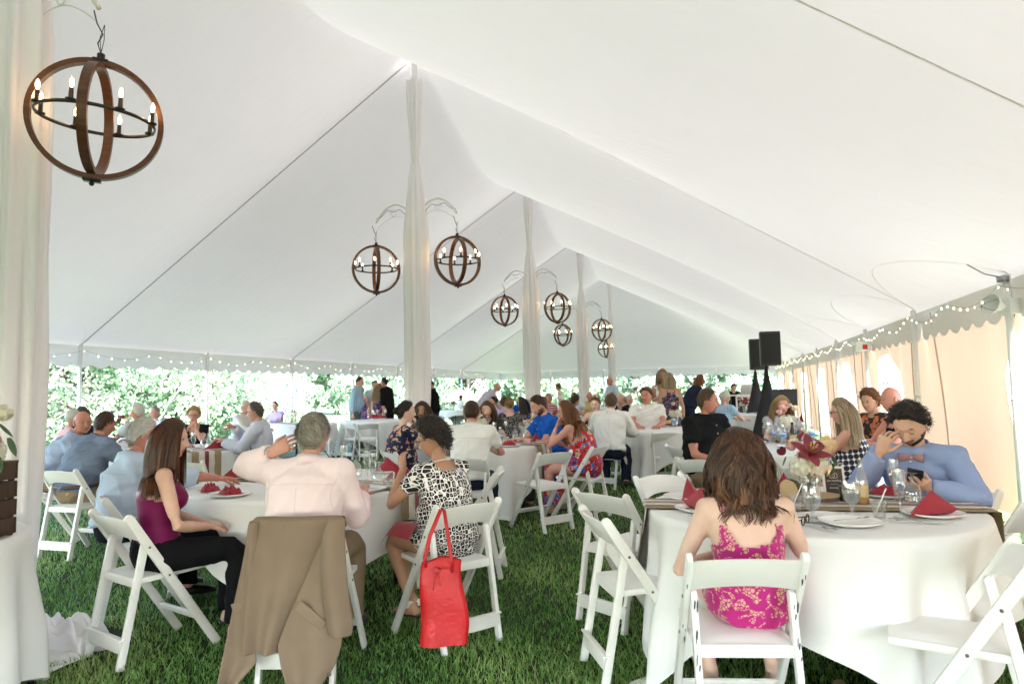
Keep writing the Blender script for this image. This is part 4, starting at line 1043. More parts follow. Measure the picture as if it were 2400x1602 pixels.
def make_hair(style, color, Rh, S, fem, lod, coll_w, hc, seed):
    """returns V, F, tint in person space"""
    r = np.random.default_rng(seed); Vs, Fs, Ts = [], [], []; off = [0]
    def put(V, F, t): Vs.append(V); Fs.append(F+off[0]); Ts.append(t); off[0] += len(V)
    Rm = np.array(Rh.to_3x3()); gd = Rm.T @ np.array((0, 0, -1.0))
    mk = {'bald': 'bald', 'recede': 'recede'}.get(style, 'low' if style in ('long', 'wavy', 'bob', 'straight') else 'full')
    nu, nv = ((64, 48), (48, 36), (24, 18))[lod]
    D = dirs(nu, nv); N = D.reshape(-1, 3); P = head_surf(N, fem); m = hairmask(N, mk)
    th = {'short': .011, 'recede': .010, 'bald': .007, 'buzz': .006, 'crop': .010, 'bun': .011, 'curly': .034, 'bob': .020, 'long': .016, 'straight': .014, 'wavy': .020, 'updo': .014, 'full': .022, 'puff': .030, 'waves': .023}[style]
    s_ = np.clip(m/.16, 0, 1); s_ = s_*s_*(3-2*s_); top = .75+.5*np.clip(N[:, 2], 0, 1)
    w = wob(N*1.0, .0032 if style in ('curly', 'puff', 'full', 'waves') else .0014, 9, seed)[:, 0]+(wob(N, .004, 22, seed+1)[:, 0] if style in ('curly', 'puff') else 0)
    nrmv = nrmrows(P*np.array([1, .8, .7])); Q = P+nrmv*((th*top+w)*s_-.010*(1-s_))[:, None]
    mm = MB(); mm.grid(Q.reshape(nv, nu, 3), closed=True); V = np.concatenate(mm.v)*S
    put(V, np.array(mm.f), np.clip(.22+r.normal(0, .06, len(V))+w*20, 0, 1))
    if lod == 2 and style in ('short', 'recede', 'bald', 'buzz', 'crop'): pass
    else:
        n0 = {'long': 3200, 'wavy': 3000, 'straight': 3200, 'bob': 1600}.get(style, 1500); n = int(n0*(.85, .28, .09)[lod]); wd = (.0056, .0080, .014)[lod]
        Nd = fib(int(n*2.4), r); mk_ = hairmask(Nd, mk); Nd = Nd[mk_ > .04]
        P0 = head_surf(Nd, fem); nn = nrmrows(P0*np.array([1, .8, .7])); P0 = P0+nn*th*.55
        if style in ('long', 'wavy', 'straight', 'bob'):
            Lb = {'long': .36, 'wavy': .22, 'straight': .31, 'bob': .155}[style]; el = Nd[:, 2]
            L = (Lb+.11*np.clip(el+.3, 0, 1.3))*r.uniform(.88, 1.06, len(Nd))
            # comb: from a centre parting down and back
            side = np.sign(Nd[:, 0]+.12)[:, None]; comb = nn*.35+np.concatenate([side*.55, np.full((len(Nd), 1), -.55), np.zeros((len(Nd), 1))], 1)*np.clip(Nd[:, 2:3]+.25, 0.1, 1)+gd*.35
            face = (Nd[:, 1] > .15); comb[face] += np.concatenate([side*.9, np.full((len(Nd), 1), -.9), np.zeros((len(Nd), 1))], 1)[face]
            bulge = {'long': .018, 'wavy': .042, 'straight': .013, 'bob': .026}[style]
            coll = [((0, -.004, .0), (.0765+bulge, .092+bulge*.7, .112+min(bulge, .022))), ((0, -.02, -.10), (.062+bulge, .060+bulge*.6, .09))]
            for c, rad in coll_w: coll.append((tuple(Rm.T @ (np.array(c)-np.array(hc))/S), tuple(np.array(rad)/S)))
            V, F, T = ribbons(P0, nrmrows(comb), L, (14, 10, 6)[lod], gd, .34, coll, wd*1.15, wave={'wavy': .42, 'long': .12, 'straight': .04, 'bob': .06}[style], wfreq=26, seed=seed, tip=.35)
        else:
            L = {'short': .030, 'recede': .022, 'bald': .014, 'buzz': .008, 'crop': .016, 'bun': .05, 'curly': .045, 'updo': .05, 'full': .04, 'puff': .05, 'waves': .036}[style]*r.uniform(.6, 1.2, len(Nd))
            back = np.array((.15, -1, .15)) if style in ('bun', 'updo') else np.array((.35, .35 if style == 'crop' else -.35, -.1))
            tan = back[None]-nn*(nn@back)[:, None]; comb = nn*(.75 if style in ('curly', 'puff', 'waves') else .30)+nrmrows(tan)*.8+(r.normal(0, .5, (len(Nd), 3)) if style in ('curly', 'puff', 'waves') else r.normal(0, .16, (len(Nd), 3)))
            q = th+.004
            V, F, T = ribbons(P0+nn*th*.3, nrmrows(comb), L, 4, gd, .10, [((0, 0, 0), (.0765+th*.6, .090+th*.6, .115+th*.6))], wd, wave=.9 if style in ('curly', 'puff', 'waves') else 0, wfreq=120, seed=seed)
        put(V*S, F, T)
        if style in ('bun', 'updo'):
            c = np.array((0, -.105, .015) if style == 'bun' else (0, -.075, .085)); R = .040 if style == 'bun' else .045
            for k in range(3 if style == 'bun' else 5):
                mb = MB(); rr_ = R*(1, .8, .7, .6, .6)[k]; o_ = r.normal(0, .016, 3)*(k > 0); mb.ball(c+o_, (rr_, rr_*.8, rr_*.9), 14, 10); Vb = np.concatenate(mb.v); put((Vb+wob(Vb, .002, 160, k))*S, np.array(mb.f), np.clip(r.normal(.4, .2, len(Vb)), 0, 1))
            Nb = fib(260 if lod < 2 else 60, r); Pb = c+Nb*R*.95; ax = nrm((1, .2, .3)); V, F, T = ribbons(Pb, nrmrows(np.cross(Nb, ax)), np.full(len(Nb), .05), 5, gd, .02, [(tuple(c), (R, R*.85, R*.92))], wd, seed=seed+5); put(V*S, F, T)
    V = np.concatenate(Vs) @ Rm.T + np.array(hc); return V, np.concatenate(Fs), np.concatenate(Ts)
def hand(mb, w, d, nrml, side, curl=.5, S=1.0, fs=6, mi=0, spread=.12, thumb=.6):
    """five-fingered hand: w wrist, d pointing direction, nrml palm normal (towards the palm side), side +1 right hand"""
    d = nrm(d); n = nrm(np.array(nrml)-d*np.dot(nrml, d)); x = np.cross(n, d)*side   # x: towards the thumb side... right hand palm down
    pal = MB()
    def pt(a, b, c): return np.array(w)+d*a*S+x*b*S+n*c*S
    mb.tube([pt(-.02, 0, 0), pt(.01, 0, 0), pt(.045, .002, 0), (pt(.085, -.002, 0)), pt(.098, -.004, 0)], np.array([[.026, .018], [.030, .019], [.040, .017], [.042, .0145], [.036, .011]])*S, 10, up=tuple(n), mi=mi)
    for i, (b, L, r0) in enumerate(((.031, .074, .0088), (.011, .083, .0090), (-.010, .077, .0086), (-.030, .060, .0076))):
        p = pt(.082-.004*abs(i-1), b, 0); dd = nrm(d+x*(b*spread/.03)); P = [p]; a = 0
        for k, fr in enumerate((.45, .30, .25)):
            a += curl*(.55, .9, .7)[k]; v = dd*math.cos(a)+n*math.sin(a); p = p+v*L*fr*S; P.append(p)
        mb.tube(P, [r0*S, r0*.95*S, r0*.88*S, r0*.62*S], fs, up=tuple(x), mi=mi)
        mb.ball(P[-1], r0*.66*S, 6, 5, mi)
    p = pt(.022, .026, .006); a = .85*thumb; v1 = nrm(d*math.cos(.75)+x*math.sin(.75)+n*.35); v2 = nrm(d*.9+x*.25+n*(.3+curl*.6))
    P = [p, p+v1*.040*S, p+v1*.040*S+v2*.030*S, p+v1*.040*S+v2*.030*S+nrm(v2+n*.3*curl)*.024*S]
    mb.tube(P, [.0135*S, .0115*S, .0100*S, .0068*S], fs, up=tuple(n), mi=mi); mb.ball(P[-1], .0072*S, 6, 5, mi)
def ik(a, b, L1, L2, hint):
    a, b, hint = map(lambda q: np.array(q, float), (a, b, hint)); v = b-a; D = np.linalg.norm(v)
    if D > (L1+L2)*.995: b = a+v/D*(L1+L2)*.995; v = b-a; D = np.linalg.norm(v)
    x = (L1*L1-L2*L2+D*D)/(2*D); h = math.sqrt(max(0, L1*L1-x*x)); u = v/D; p = hint-u*np.dot(hint, u); return a+u*x+nrm(p)*h, b
PEOPLE = []
def person(px, d, deg, label, pose='sit', fem=False, S=None, lean=8, slean=0, head=(0, 5, 0), arms=('table', 'table'), skin='light', hair=('short', 'brown'), top=('long', 'x'), bottom='pants', bcol=None, girth=1.0,
           lod=1, eyes='open', extra=(), seed=0, legs='sit', seatz=.46, group=None, twist=0, curl=(.5, .5), shoe=None, loc=None, z0=0, tl=.95):
    S = S or (.94 if fem else 1.0); base = loc if loc is not None else COL(px, d)
    root = thing('person', label, 'person', (base.x, base.y, z0), CAMDIR(deg), group)
    sit = pose == 'sit'; vox = (.0100, .0155, .029)[lod]; g = girth; fs = (7, 6, 4)[lod]
    zh = (seatz+.095*S) if sit else .93*S
    # spine
    def ax(a, b=0): a, b = math.radians(a), math.radians(b); return nrm((math.sin(b), math.sin(a), math.cos(a)*math.cos(b)))
    p0 = np.array((0, 0, zh)); d1, d2, d3 = ax(lean*.6, slean*.6), ax(lean, slean), ax(lean*1.35, slean)
    p1 = p0+d1*.17*S*tl; p2 = p1+d2*.17*S*tl; p3 = p2+d3*.135*S*tl; p4 = p3+d3*.04*S
    sw = (.150 if fem else .182)*S*(.92+.08*g)
    tw = math.radians(twist); latx = np.array((math.cos(tw), math.sin(tw), 0)); 
    sh = [p3+latx*s*sw-d3*.005 for s in (-1, 1)]
    nd = nrm(d3+np.array((0, .25, .75))); Rh = (Matrix.Rotation(math.radians(-head[0]), 3, 'Z') @ Matrix.Rotation(math.radians(-head[1]), 3, 'X') @ Matrix.Rotation(math.radians(head[2]), 3, 'Y'))
    hc = p4+nd*.150*S+np.array(Rh @ Vector((0, .012, .012)))*S
    hs = S*(.96 if fem else 1.0)
    Rt = .88 if fem else 1.0
    def torso(m, inf=0, top_=True, hem=-.09, neck=True, flare=0):
        hip = (.172 if fem else .163); wst = .128 if fem else .150
        R = [(-.10, .10, .085), (-.02, hip*(.98 if sit else .95), .118), (.06, hip*.97, .118), ] if hem < -.05 else [(hem, hip*1.0+flare, .120+flare), (.06, hip*.97, .118)]
        pts, rad = [], []
        for s_, a, b in R: pts.append(p0+d1*s_*S); rad.append((a*(.7+.3*g), b*(.55+.45*g)))
        up = [(p1, wst*g, .100*g), (p1*.45+p2*.55, (.138 if fem else .160)*(.3+.7*g), .110*(.2+.8*g)), (p2, (.150 if fem else .174)*(.6+.4*g), (.118 if fem else .118)*(.5+.5*g)), (p2*.45+p3*.55, (.150 if fem else .182)*(.8+.2*g), .104)]
        for p, a, b in up: pts.append(p); rad.append((a, b))
        pts.append(p3-d3*.012*S); rad.append((.118*Rt, .072)); pts.append(p3+d3*.022*S); rad.append((.070*Rt, .058))
        m.tube(pts, np.array(rad)*S+inf, 18, up=(0, 1, 0))
        # trapezius and shoulders
        for k, s in enumerate((-1, 1)):
            m.tube([p3+d3*.03*S, (p3*.4+sh[k]*.6)+d3*.010*S, sh[k]], np.array([.045, .052, .056])*Rt*S+inf, 10)
            m.ball(sh[k], .058*Rt*S+inf, 12, 9)
        if fem:
            for s in (-1, 1): m.ball(p2+latx*s*.068*S+np.array((0, .085, -.015))*S, np.array((.060, .052, .056))*S+inf, 12, 9)
        if g > 1.08: m.ball(p1+np.array((0, .055*g, -.01))*S, np.array((.145*g, .105*g, .13))*S+inf, 16, 12)
    # arms
    L1, L2 = .285*S, .255*S; AR = []
    for k, s in enumerate((-1, 1)):
        a = arms[k]; hint = (s*.9, -.4, -.7)
        if isinstance(a, (tuple, list)): w = np.array(a[0], float)*np.array((1, 1, 1)); hint = a[1] if len(a) > 1 else hint; hd = a[2] if len(a) > 2 else None; hn = a[3] if len(a) > 3 else (0, 0, -1)
        elif a == 'table': w = np.array((s*.13, .42*S+.06, .80)); hd = (-s*.35, 1, .0); hn = (0, 0, -1)
        elif a == 'tableclose': w = np.array((s*.05, .40*S+p3[1]*.3, .81)); hd = (-s*.8, .6, 0.1); hn = (0, -.3, -1)
        elif a == 'lap': w = np.array((s*.07, .27*S, zh+.10)); hd = (-s*.75, .8, -.1); hn = (0, .1, -1)
        elif a == 'down': w = np.array((s*.235*S, .03, zh-.16*S if not sit else zh)); hd = (0, .1, -1); hn = (-s, .1, 0)
        elif a == 'chin': w = hc+np.array(Rh @ Vector((s*.035, .115, -.15)))*S; hint = (s*.5, .6, -1); hd = (-s*.45, -.25, .85); hn = (-s*.2, -1, 0)
        elif a == 'cross': w = np.array((-s*.06, .21, zh+.30*S)); hint = (s, .1, -.6); hd = (-s, .1, .1); hn = (0, -1, 0)
        elif a == 'phone': w = np.array((s*.05, .30, zh+.33*S)); hint = (s, -.3, -.8); hd = (-s*.2, .85, .35); hn = (-s*.4, -.3, .8)
        el, w = ik(sh[k], w, L1, L2, hint)
        if hd is None: hd = w-el
        AR.append((sh[k], el, w, np.array(hd, float), np.array(hn, float)))
    def arm(m, k, t0, t1, inf, n=10, extra_r=0, tail=1.0):
        a, e, w = AR[k][:3]; f_ = (.84 if fem else 1.0)*(.8+.2*g)*S; pts, rad = [], []
        for t in np.linspace(t0, t1, 9):
            if t <= 1: p = a+(e-a)*t; r_ = np.interp(t, [0, .35, .8, 1], [.054, .050, .041, .040])
            else: p = e+(w-e)*(t-1); r_ = np.interp(t-1, [0, .3, .8, 1], [.040, .043, .031, .028])
            pts.append(p); rad.append(r_*f_+inf+extra_r*min(1, t))
        m.tube(pts, rad, n)
    # legs
    LG = []
    for k, s in enumerate((-1, 1)):
        h = p0+np.array((s*.088, 0, -.03))*S
        if sit:
            lg = legs if isinstance(legs, str) else legs[k]
            if lg == 'tuck': kn = h+np.array((s*.06, .42, .005))*S; an = np.array((kn[0]-s*.02, kn[1]-.22, .10))
            elif lg == 'cross': kn = h+np.array((-s*.02, .43, .03 if k else 0))*S; an = np.array((kn[0]-s*.14, kn[1]-.10, .10))
            elif lg == 'fwd': kn = h+np.array((s*.05, .43, .01))*S; an = np.array((kn[0], kn[1]+.14, .09))
            else: kn = h+np.array((s*.055, .43, .005))*S; an = np.array((kn[0], kn[1]-.02, .09))
            v = an-kn; an = kn+v/np.linalg.norm(v)*min(np.linalg.norm(v), .43*S)
            an[2] = max(.075, an[2])
        else: kn = h+np.array((s*.01, .02, -.42))*S; an = kn+np.array((s*.01, -.02, -.405))*S; an[2] = .08
        LG.append((h, kn, an))
    def leg(m, k, t0, t1, inf, widen=0):
        h, kn, an = LG[k]; f_ = (.9 if fem else 1)*(.75+.25*g)*S; pts, rad = [], []
        for t in np.linspace(t0, t1, 10):
            if t <= 1: p = h+(kn-h)*t; r_ = np.interp(t, [0, .5, 1], [.088, .075, .056])
            else: p = kn+(an-kn)*(t-1); r_ = np.interp(t-1, [0, .3, .8, 1], [.054, .056, .038, .034])
            pts.append(p); rad.append(r_*f_+inf+widen*max(0, t-.8))
        m.tube(pts, rad, 12)
    # ---------- body: one continuous surface, then head and hands fused onto it
    m = MB(); torso(m)
    m.tube([p3-d3*.03*S, p4+nd*.02*S, p4+nd*.07*S, hc-np.array(Rh @ Vector((0, .022, .045)))*S], np.array([.066, .052, .049, .050])*(.86 if fem else 1.04)*S, 12)
    for k in (0, 1):
        arm(m, k, 0, 2.0, 0); leg(m, k, 0, 2.0, 0)
        an = LG[k][2]; fw = nrm((LG[k][1]-LG[k][0])*np.array((1, 1, 0))) if sit else np.array((0, 1, 0)); 
        m.tube([an-fw*.045*S+np.array((0, 0, -.035)), an+fw*.03*S+np.array((0, 0, -.038)), an+fw*.11*S+np.array((0, 0, -.048)), an+fw*.165*S+np.array((0, 0, -.054))], np.array([[.032, .026], [.038, .030], [.042, .020], [.030, .012]])*S*(.9 if fem else 1), 10); m.tube([an+np.array((0, 0, .05)), an+np.array((0, 0, -.03))], .034*S, 10)
    V, F = rmesh(m, vox*(1.25 if lod else 1.1), 5)
    hm = MB(); bc = brow = None
    make_head(hm, hc, Rh, hs, fem, lod, eyes=eyes)
    for k, s in enumerate((-1, 1)): hand(hm, AR[k][2], AR[k][3], AR[k][4], s, curl[k], S*(.88 if fem else 1), fs)
    hv = np.concatenate(hm.v); hf = hm.f
    me = bpy.data.meshes.new('body'); me.from_pydata(np.concatenate([V, hv]).tolist(), [], F.tolist()+[tuple(i+len(V) for i in f_) for f_ in hf])
    for x in (M_skin(skin), M_lipr if fem else M_lip, M_eyew, M_iris, M_hair(hair[1] if hair[1] not in ('balayage', 'white') else ('brown' if hair[1] == 'balayage' else 'grey'))): me.materials.append(x)
    me.polygons.foreach_set('material_index', [0]*len(F)+hm.m); me.polygons.foreach_set('use_smooth', [True]*len(me.polygons)); me.update()
    at = me.attributes.new('tint', 'FLOAT', 'POINT'); at.data.foreach_set('value', np.full(len(me.vertices), .35, dtype=np.float32))
    link('body', me, root)
    # ---------- spine coordinates for cutting and uv
    SP = [p0-d1*.2, p0, p1, p2, p3, p4+d3*.2]; cum = np.concatenate([[-.2], -.2+np.cumsum([np.linalg.norm(b-a) for a, b in zip(SP[:-1], SP[1:])])])
    def spine(V):
        best = np.full(len(V), 1e9); s_ = np.zeros(len(V)); x_ = np.zeros(len(V)); y_ = np.zeros(len(V))
        for i, (a, b) in enumerate(zip(SP[:-1], SP[1:])):
            ab = b-a; L = np.linalg.norm(ab); u = ab/L; t = np.clip((V-a)@u, 0, L); c = a+t[:, None]*u; q = V-c; dd = np.linalg.norm(q, axis=1)
            fy = nrm(np.array((0, 1, 0))-u*u[1]); k = dd < best
            best[k] = dd[k]; s_[k] = cum[i]+t[k]; x_[k] = q[k]@nrm(np.cross(fy, u)); y_[k] = q[k]@fy
        return s_/S, x_/S, y_/S
    def cloth_obj(m, name, mats, cut_=None, sm=3, amp=.0045, uvr=.17, fold=0):
        V, F = rmesh(m, vox*(1.15 if name == 'shirt' else 1.3), sm)
        V = V+wob(V*np.array([1, 1, .45]), amp, 26, seed)*.5+wob(V, amp*.5, 60, seed+3)*.5
        if fold:
            fn_ = np.cross(V[F[:, 2]]-V[F[:, 0]], V[F[:, 3]]-V[F[:, 1]]); vn = np.zeros(V.shape); [np.add.at(vn, F[:, q], fn_) for q in range(4)]; vn = nrmrows(vn)
            w1_ = wob(V*np.array([.55, .55, 1.0])+wob(V, .05, 7, seed+9), 1, 34, seed+5)[:, 0]; w2_ = wob(V*np.array([1, 1, .5])+wob(V, .04, 9, seed+11), 1, 30, seed+6)[:, 1]
            V = V+vn*((fold*(.38 if 'crisp' in extra else (.8 if lod == 0 else 1)))*(np.exp(-np.abs(w1_)*2.2)*1.0+np.exp(-np.abs(w2_)*2.4)*.8-.45))[:, None]
        s_, x_, y_ = spine(V)
        if cut_ is not None:
            k = ~cut_(s_, x_, y_, V); kf = k[F].all(1); F = F[kf]
            used = np.unique(F); mp = -np.ones(len(V), int); mp[used] = np.arange(len(used)); V = V[used]; F = mp[F]; s_, x_, y_ = s_[used], x_[used], y_[used]
        uv = np.stack([np.arctan2(x_, -y_)*uvr if True else x_, s_+np.where(s_ <= -.19, (.0), 0)], 1)
        # below the hips continue v along the body
        low = s_ <= -.02; uv[low, 1] = s_[low]-(V[low, 1])*.9; uv[low, 0] = V[low, 0]
        return link(name, quads_mesh(name, V, F, [mats], uv), root)
    # ---------- bottom
    sk = None
    if bottom in ('pants', 'shorts'):
        m = MB(); m.tube([p0-d1*.11*S, p0-d1*.03*S, p0+d1*.07*S], np.array([[.10, .09], [.170, .125], [.168*(.75+.25*g), .121*(.6+.4*g)]])*S+.008, 18, up=(0, 1, 0))
        for k in (0, 1): leg(m, k, .02, 1.97 if bottom == 'pants' else 1.05, .011, .016)
        cloth_obj(m, 'trousers' if bottom == 'pants' else 'shorts', bcol or mat('dark_trousers', (.022, .022, .026), rough=.85), fold=.012)
    def skirt(m, full):
        if sit:
            kn = (LG[0][1]+LG[1][1])/2; hp_ = (LG[0][0]+LG[1][0])/2
            m.tube([hp_+np.array((0, -.10, .0)), hp_+np.array((0, 0, .015)), hp_*.5+kn*.5+np.array((0, 0, .01)), kn+np.array((0, .03, 0.0))], np.array([[.12, .09], [.185, .115], [.175, .095], [.155, .082]])*S*(.8+.2*g), 18, up=(0, 0, 1))
            if full: an = (LG[0][2]+LG[1][2])/2; m.tube([kn+np.array((0, .02, .03)), kn*.5+an*.5+np.array((0, .02, 0)), an+np.array((0, .0, .03))], np.array([[.15, .08], [.16, .10], [.21, .13]])*S, 18, up=(0, 1, 0))
        else: m.tube([p0+d1*.05, p0-d1*.15*S, p0-d1*.36*S, p0-d1*(.46 if not full else .8)*S], np.array([[.165, .125], [.190, .140], [.20, .15], [.215, .165]])*S, 20, up=(0, 1, 0))
    # ---------- top
    kind, tm = top[0], top[1]
    if kind in ('long', 'short', 'tee', 'rolled'):
        m = MB(); untuck = 'untuck' in extra; torso(m, .019, hem=(-.09 if untuck else -.015), flare=.012 if untuck else .004)
        for k in (0, 1): arm(m, k, 0, {'long': 1.93, 'short': .62, 'tee': .55, 'rolled': 1.35}[kind], .013, extra_r=.013 if kind in ('short', 'tee') else .010)
        nk = .052 if kind != 'tee' else .062
        def cutf(s_, x_, y_, V):
            top_s = (cum[4]-0)/S; return ((s_ > top_s+.012) & (np.hypot(x_, y_) < .062))
        cloth_obj(m, 'shirt', tm, cutf, amp=.004, fold=.019 if lod < 2 else .008)
        if kind != 'tee':
            cN = nrm(nd*.6+d3*.6); cq = Vector((0, 0, 1)).rotation_difference(Vector(cN)).to_matrix().to_4x4(); f_ = (.87 if fem else 1.0)*S
            cm = MB().lathe([(.072*f_, -.018*S), (.066*f_, .012*S), (.0600*f_, .036*S), (.0635*f_, .039*S), (.074*f_, .010*S), (.079*f_, -.004*S)], 24)
            cm.xf(Matrix.Translation(p3+d3*.046*S-np.array((0, .006, 0))) @ cq @ Matrix.Scale(1.06, 4)); cm.obj('collar', tm, root)
            if lod < 2:
                b = MB()
                for q in (.02, .10, .18, .26):
                    c_ = p3*(1-q/.31)+p1*(q/.31); b.ball(c_+np.array((0, (.115+.02*math.sin(q*8))*S*(.6+.4*g)+.004, 0)), (.0055, .003, .0055), 8, 5)
                b.obj('buttons', M_china, root)
    elif kind in ('tank', 'halter', 'strap', 'offshoulder', 'dress_tank', 'cap'):
        m = MB(); dress = bottom in ('skirt', 'longskirt'); torso(m, .010, hem=-.09 if not dress else -.06, flare=.02 if not dress else .01)
        if dress: skirt(m, bottom == 'longskirt')
        if kind == 'cap':
            for k in (0, 1): arm(m, k, 0, .5, .010, extra_r=.006)
        if kind == 'offshoulder':
            for k in (0, 1): arm(m, k, 0, .8, .012, extra_r=.012)
        tp = cum[4]/S; fn, bn = {'tank': (.045, .012), 'dress_tank': (.07, .03), 'halter': (.03, .05), 'strap': (.115, .145), 'offshoulder': (.05, .05), 'cap': (.06, .03)}[kind]
        if 'lowback' in extra: bn = .20
        def cutf(s_, x_, y_, V):
            nl = tp-np.where(y_ > 0, fn, bn)
            if kind in ('strap', 'offshoulder'):
                c = s_ > tp-np.where(y_ > 0, fn, bn)+1.25*np.clip(np.abs(x_)-.045, 0, .07)*(1 if kind == 'strap' else 0)
                if kind == 'strap': c |= (s_ > tp-.16) & (np.abs(x_) > .128)
                return c & (s_ > .2)
            if kind == 'cap': return (s_ > nl+2.2*np.clip(np.abs(x_)-.03, 0, .05)**1.2) & (np.abs(x_) < .075) & (s_ > .2)
            c = (s_ > nl) & (np.abs(x_) < (.055 if kind != 'halter' else .04)+.5*np.clip(s_-nl, 0, .05))
            arm_ = (np.abs(x_) > (.134 if kind != 'halter' else .090)) & (s_ > tp-.105)
            arm_ &= (y_ < .045)
            arm_ |= (y_ < .045) & (np.abs(x_) > (.118 if kind != 'halter' else .090)+1.5*np.clip(tp-.105-s_, 0, 1)) & (s_ > tp-.125) 
            return (c | arm_) & (s_ > .2)
        cloth_obj(m, 'dress' if dress else 'top', tm, cutf, sm=4, amp=.0035)
        if kind == 'strap':
            for s in (-1, 1):
                b = MB()
                P_ = [p3+latx*s*.088*S+d3*(-.13)*S+np.array((0, -.085, 0))*S, p3+latx*s*.092*S-d3*.055*S+np.array((0, -.088, 0))*S, p3+latx*s*.094*S+d3*.036*S+np.array((0, -.035, 0))*S, p3+latx*s*.09*S+d3*.040*S+np.array((0, .02, 0))*S, p3+latx*s*.085*S-d3*.06*S+np.array((0, .09, 0))*S]
                b.tube(P_, .006, 6, flat=(1, .5), up=(0, 1, 0)); b.obj('strap', tm, root)
    # ---------- shoes
    sm_ = shoe or mat('black_shoe', (.012, .011, .011), rough=.35)
    if sit or not sit:
        for k in (0, 1):
            an = LG[k][2]; fw = nrm((LG[k][1]-LG[k][0])*np.array((1, 1, 0))) if sit else np.array((0, 1, 0)); zz = np.array((0, 0, 1))
            mm = MB(); f_ = S*(.88 if fem else 1)
            if fem: mm.tube([an-fw*.05*S-zz*.062, an+fw*.05*S-zz*.066, an+fw*.12*S-zz*.070, an+fw*.17*S-zz*.070], np.array([[.026, .010], [.030, .008], [.040, .007], [.028, .006]])*f_, 10); [mm.tube([an+fw*q*S+np.array((-.036, 0, -.062)), an+fw*q*S+np.array((0, 0, -.022-q*.12)), an+fw*q*S+np.array((.036, 0, -.062))], .005, 5) for q in (.04, .08, .12)]
            else: mm.tube([an-fw*.055*S-zz*.045, an-fw*.03*S-zz*.035, an+fw*.04*S-zz*.035, an+fw*.13*S-zz*.046, an+fw*.185*S-zz*.052], np.array([[.028, .026], [.038, .036], [.043, .036], [.048, .025], [.034, .018]])*f_, 12)
            mm.obj('shoe', sm_, root)
    # ---------- hair
    if hair[0] != 'none':
        coll = []
        if hair[0] in ('long', 'wavy', 'straight'):
            coll = [(tuple(p3-d3*.10*S), (.155*S*Rt, .105*S+.008, .17*S)), (tuple(p3-d3*.03*S), (sw+.04, .060*S, .058*S))]
        Vh, Fh, Th = make_hair(hair[0], hair[1], Rh, hs, fem, lod, coll, hc, seed+17)
        link('hair', np_mesh('hair', Vh, Fh, M_hair(hair[1]), Th, smooth=True), root)
    RhM = Matrix.Translation(hc) @ Rh.to_4x4() @ Matrix.Scale(hs, 4)
    if any(e in extra for e in ('beard', 'goatee', 'moustache', 'stubble')):
        r = np.random.default_rng(seed); Nd = fib(9000, r); P = head_surf(Nd, False); fr = P[:, 1] > -.02
        x_, z_ = np.abs(P[:, 0]), P[:, 2]; mou = (x_ < .030) & (z_ > -.0555+.25*x_*0) & (z_ < -.043) & (P[:, 1] > .05)
        mouth = (x_ < .022) & (z_ > -.072) & (z_ < -.054)
        jaw = (z_ < -.070+.55*np.clip(x_-.018, 0, 1)) | ((x_ > .060) & (z_ < -.030))
        k = {'beard': fr & (jaw | mou) & ~mouth, 'stubble': fr & (jaw | mou) & ~mouth, 'goatee': fr & (((x_ < .024) & (z_ < -.074)) | mou | ((x_ > .022) & (x_ < .030) & (z_ < -.05))) & ~mouth, 'moustache': mou}[[e for e in ('beard', 'goatee', 'moustache', 'stubble') if e in extra][0]]
        P = P[k]; nn = nrmrows(P)
        V_, F_, T_ = ribbons(P-nn*.001, nrmrows(nn*.35+np.array((0, .1, -.9))), np.full(len(P), .008 if 'stubble' not in extra else .004), 2, (0, 0, -1), .3, [], .0028, seed=seed)
        V_ = (V_*hs) @ np.array(Rh).T + hc; link('beard' if 'moustache' not in extra else 'moustache', np_mesh('beard', V_, F_, M_hair(hair[1] if hair[1] != 'white' else 'grey'), T_), root)
    def gl(m_, lens, zo=0.0, yo=0.0, up=0, arm_m=None):
        b = MB(); L_ = MB()
        for s in (-1, 1):
            pts = [(s*.031+.021*math.copysign(abs(math.cos(a))**.7, math.cos(a)), .094, .002+.0145*math.copysign(abs(math.sin(a))**.7, math.sin(a))) for a in np.linspace(0, 2*math.pi, 17)]
            b.tube(pts, .0019, 5, cap=False, up=(0, 1, 0)); L_.add([(p[0], p[1]-.0005, p[2]) for p in pts[:-1]], [tuple(range(16))])
            b.tube([(s*.052, .094, .006), (s*.068, .075, .008), (s*.079, -.005, .004), (s*.078, -.02, -.008)], .0018, 5)
        b.tube([(-.010, .095, .006), (0, .097, .009), (.010, .095, .006)], .0018, 5)
        X = RhM @ Matrix.Translation((0, yo, zo)) @ Matrix.Rotation(up, 4, 'X'); b.xf(X).obj('glasses', m_, root)
        o = [c for c in root.children if c.name.startswith('glasses')][-1]; L_.xf(X).obj('lens', lens, o, smooth=False)
    if 'glasses' in extra: gl(mat('dark_frame', (.02, .018, .018), rough=.3), glassy('lens', gl=.06))
    if 'topshades' in extra: gl(mat('dark_frame', (.02, .018, .018), rough=.3), mat('gold_lens', (.55, .38, .05), rough=.1, metal=.6), .088, -.034, .75)
    PEOPLE.append((root, dict(p0=p0, p1=p1, p2=p2, p3=p3, p4=p4, hc=hc, RhM=RhM, AR=AR, LG=LG, S=S)))
    return root, PEOPLE[-1][1]
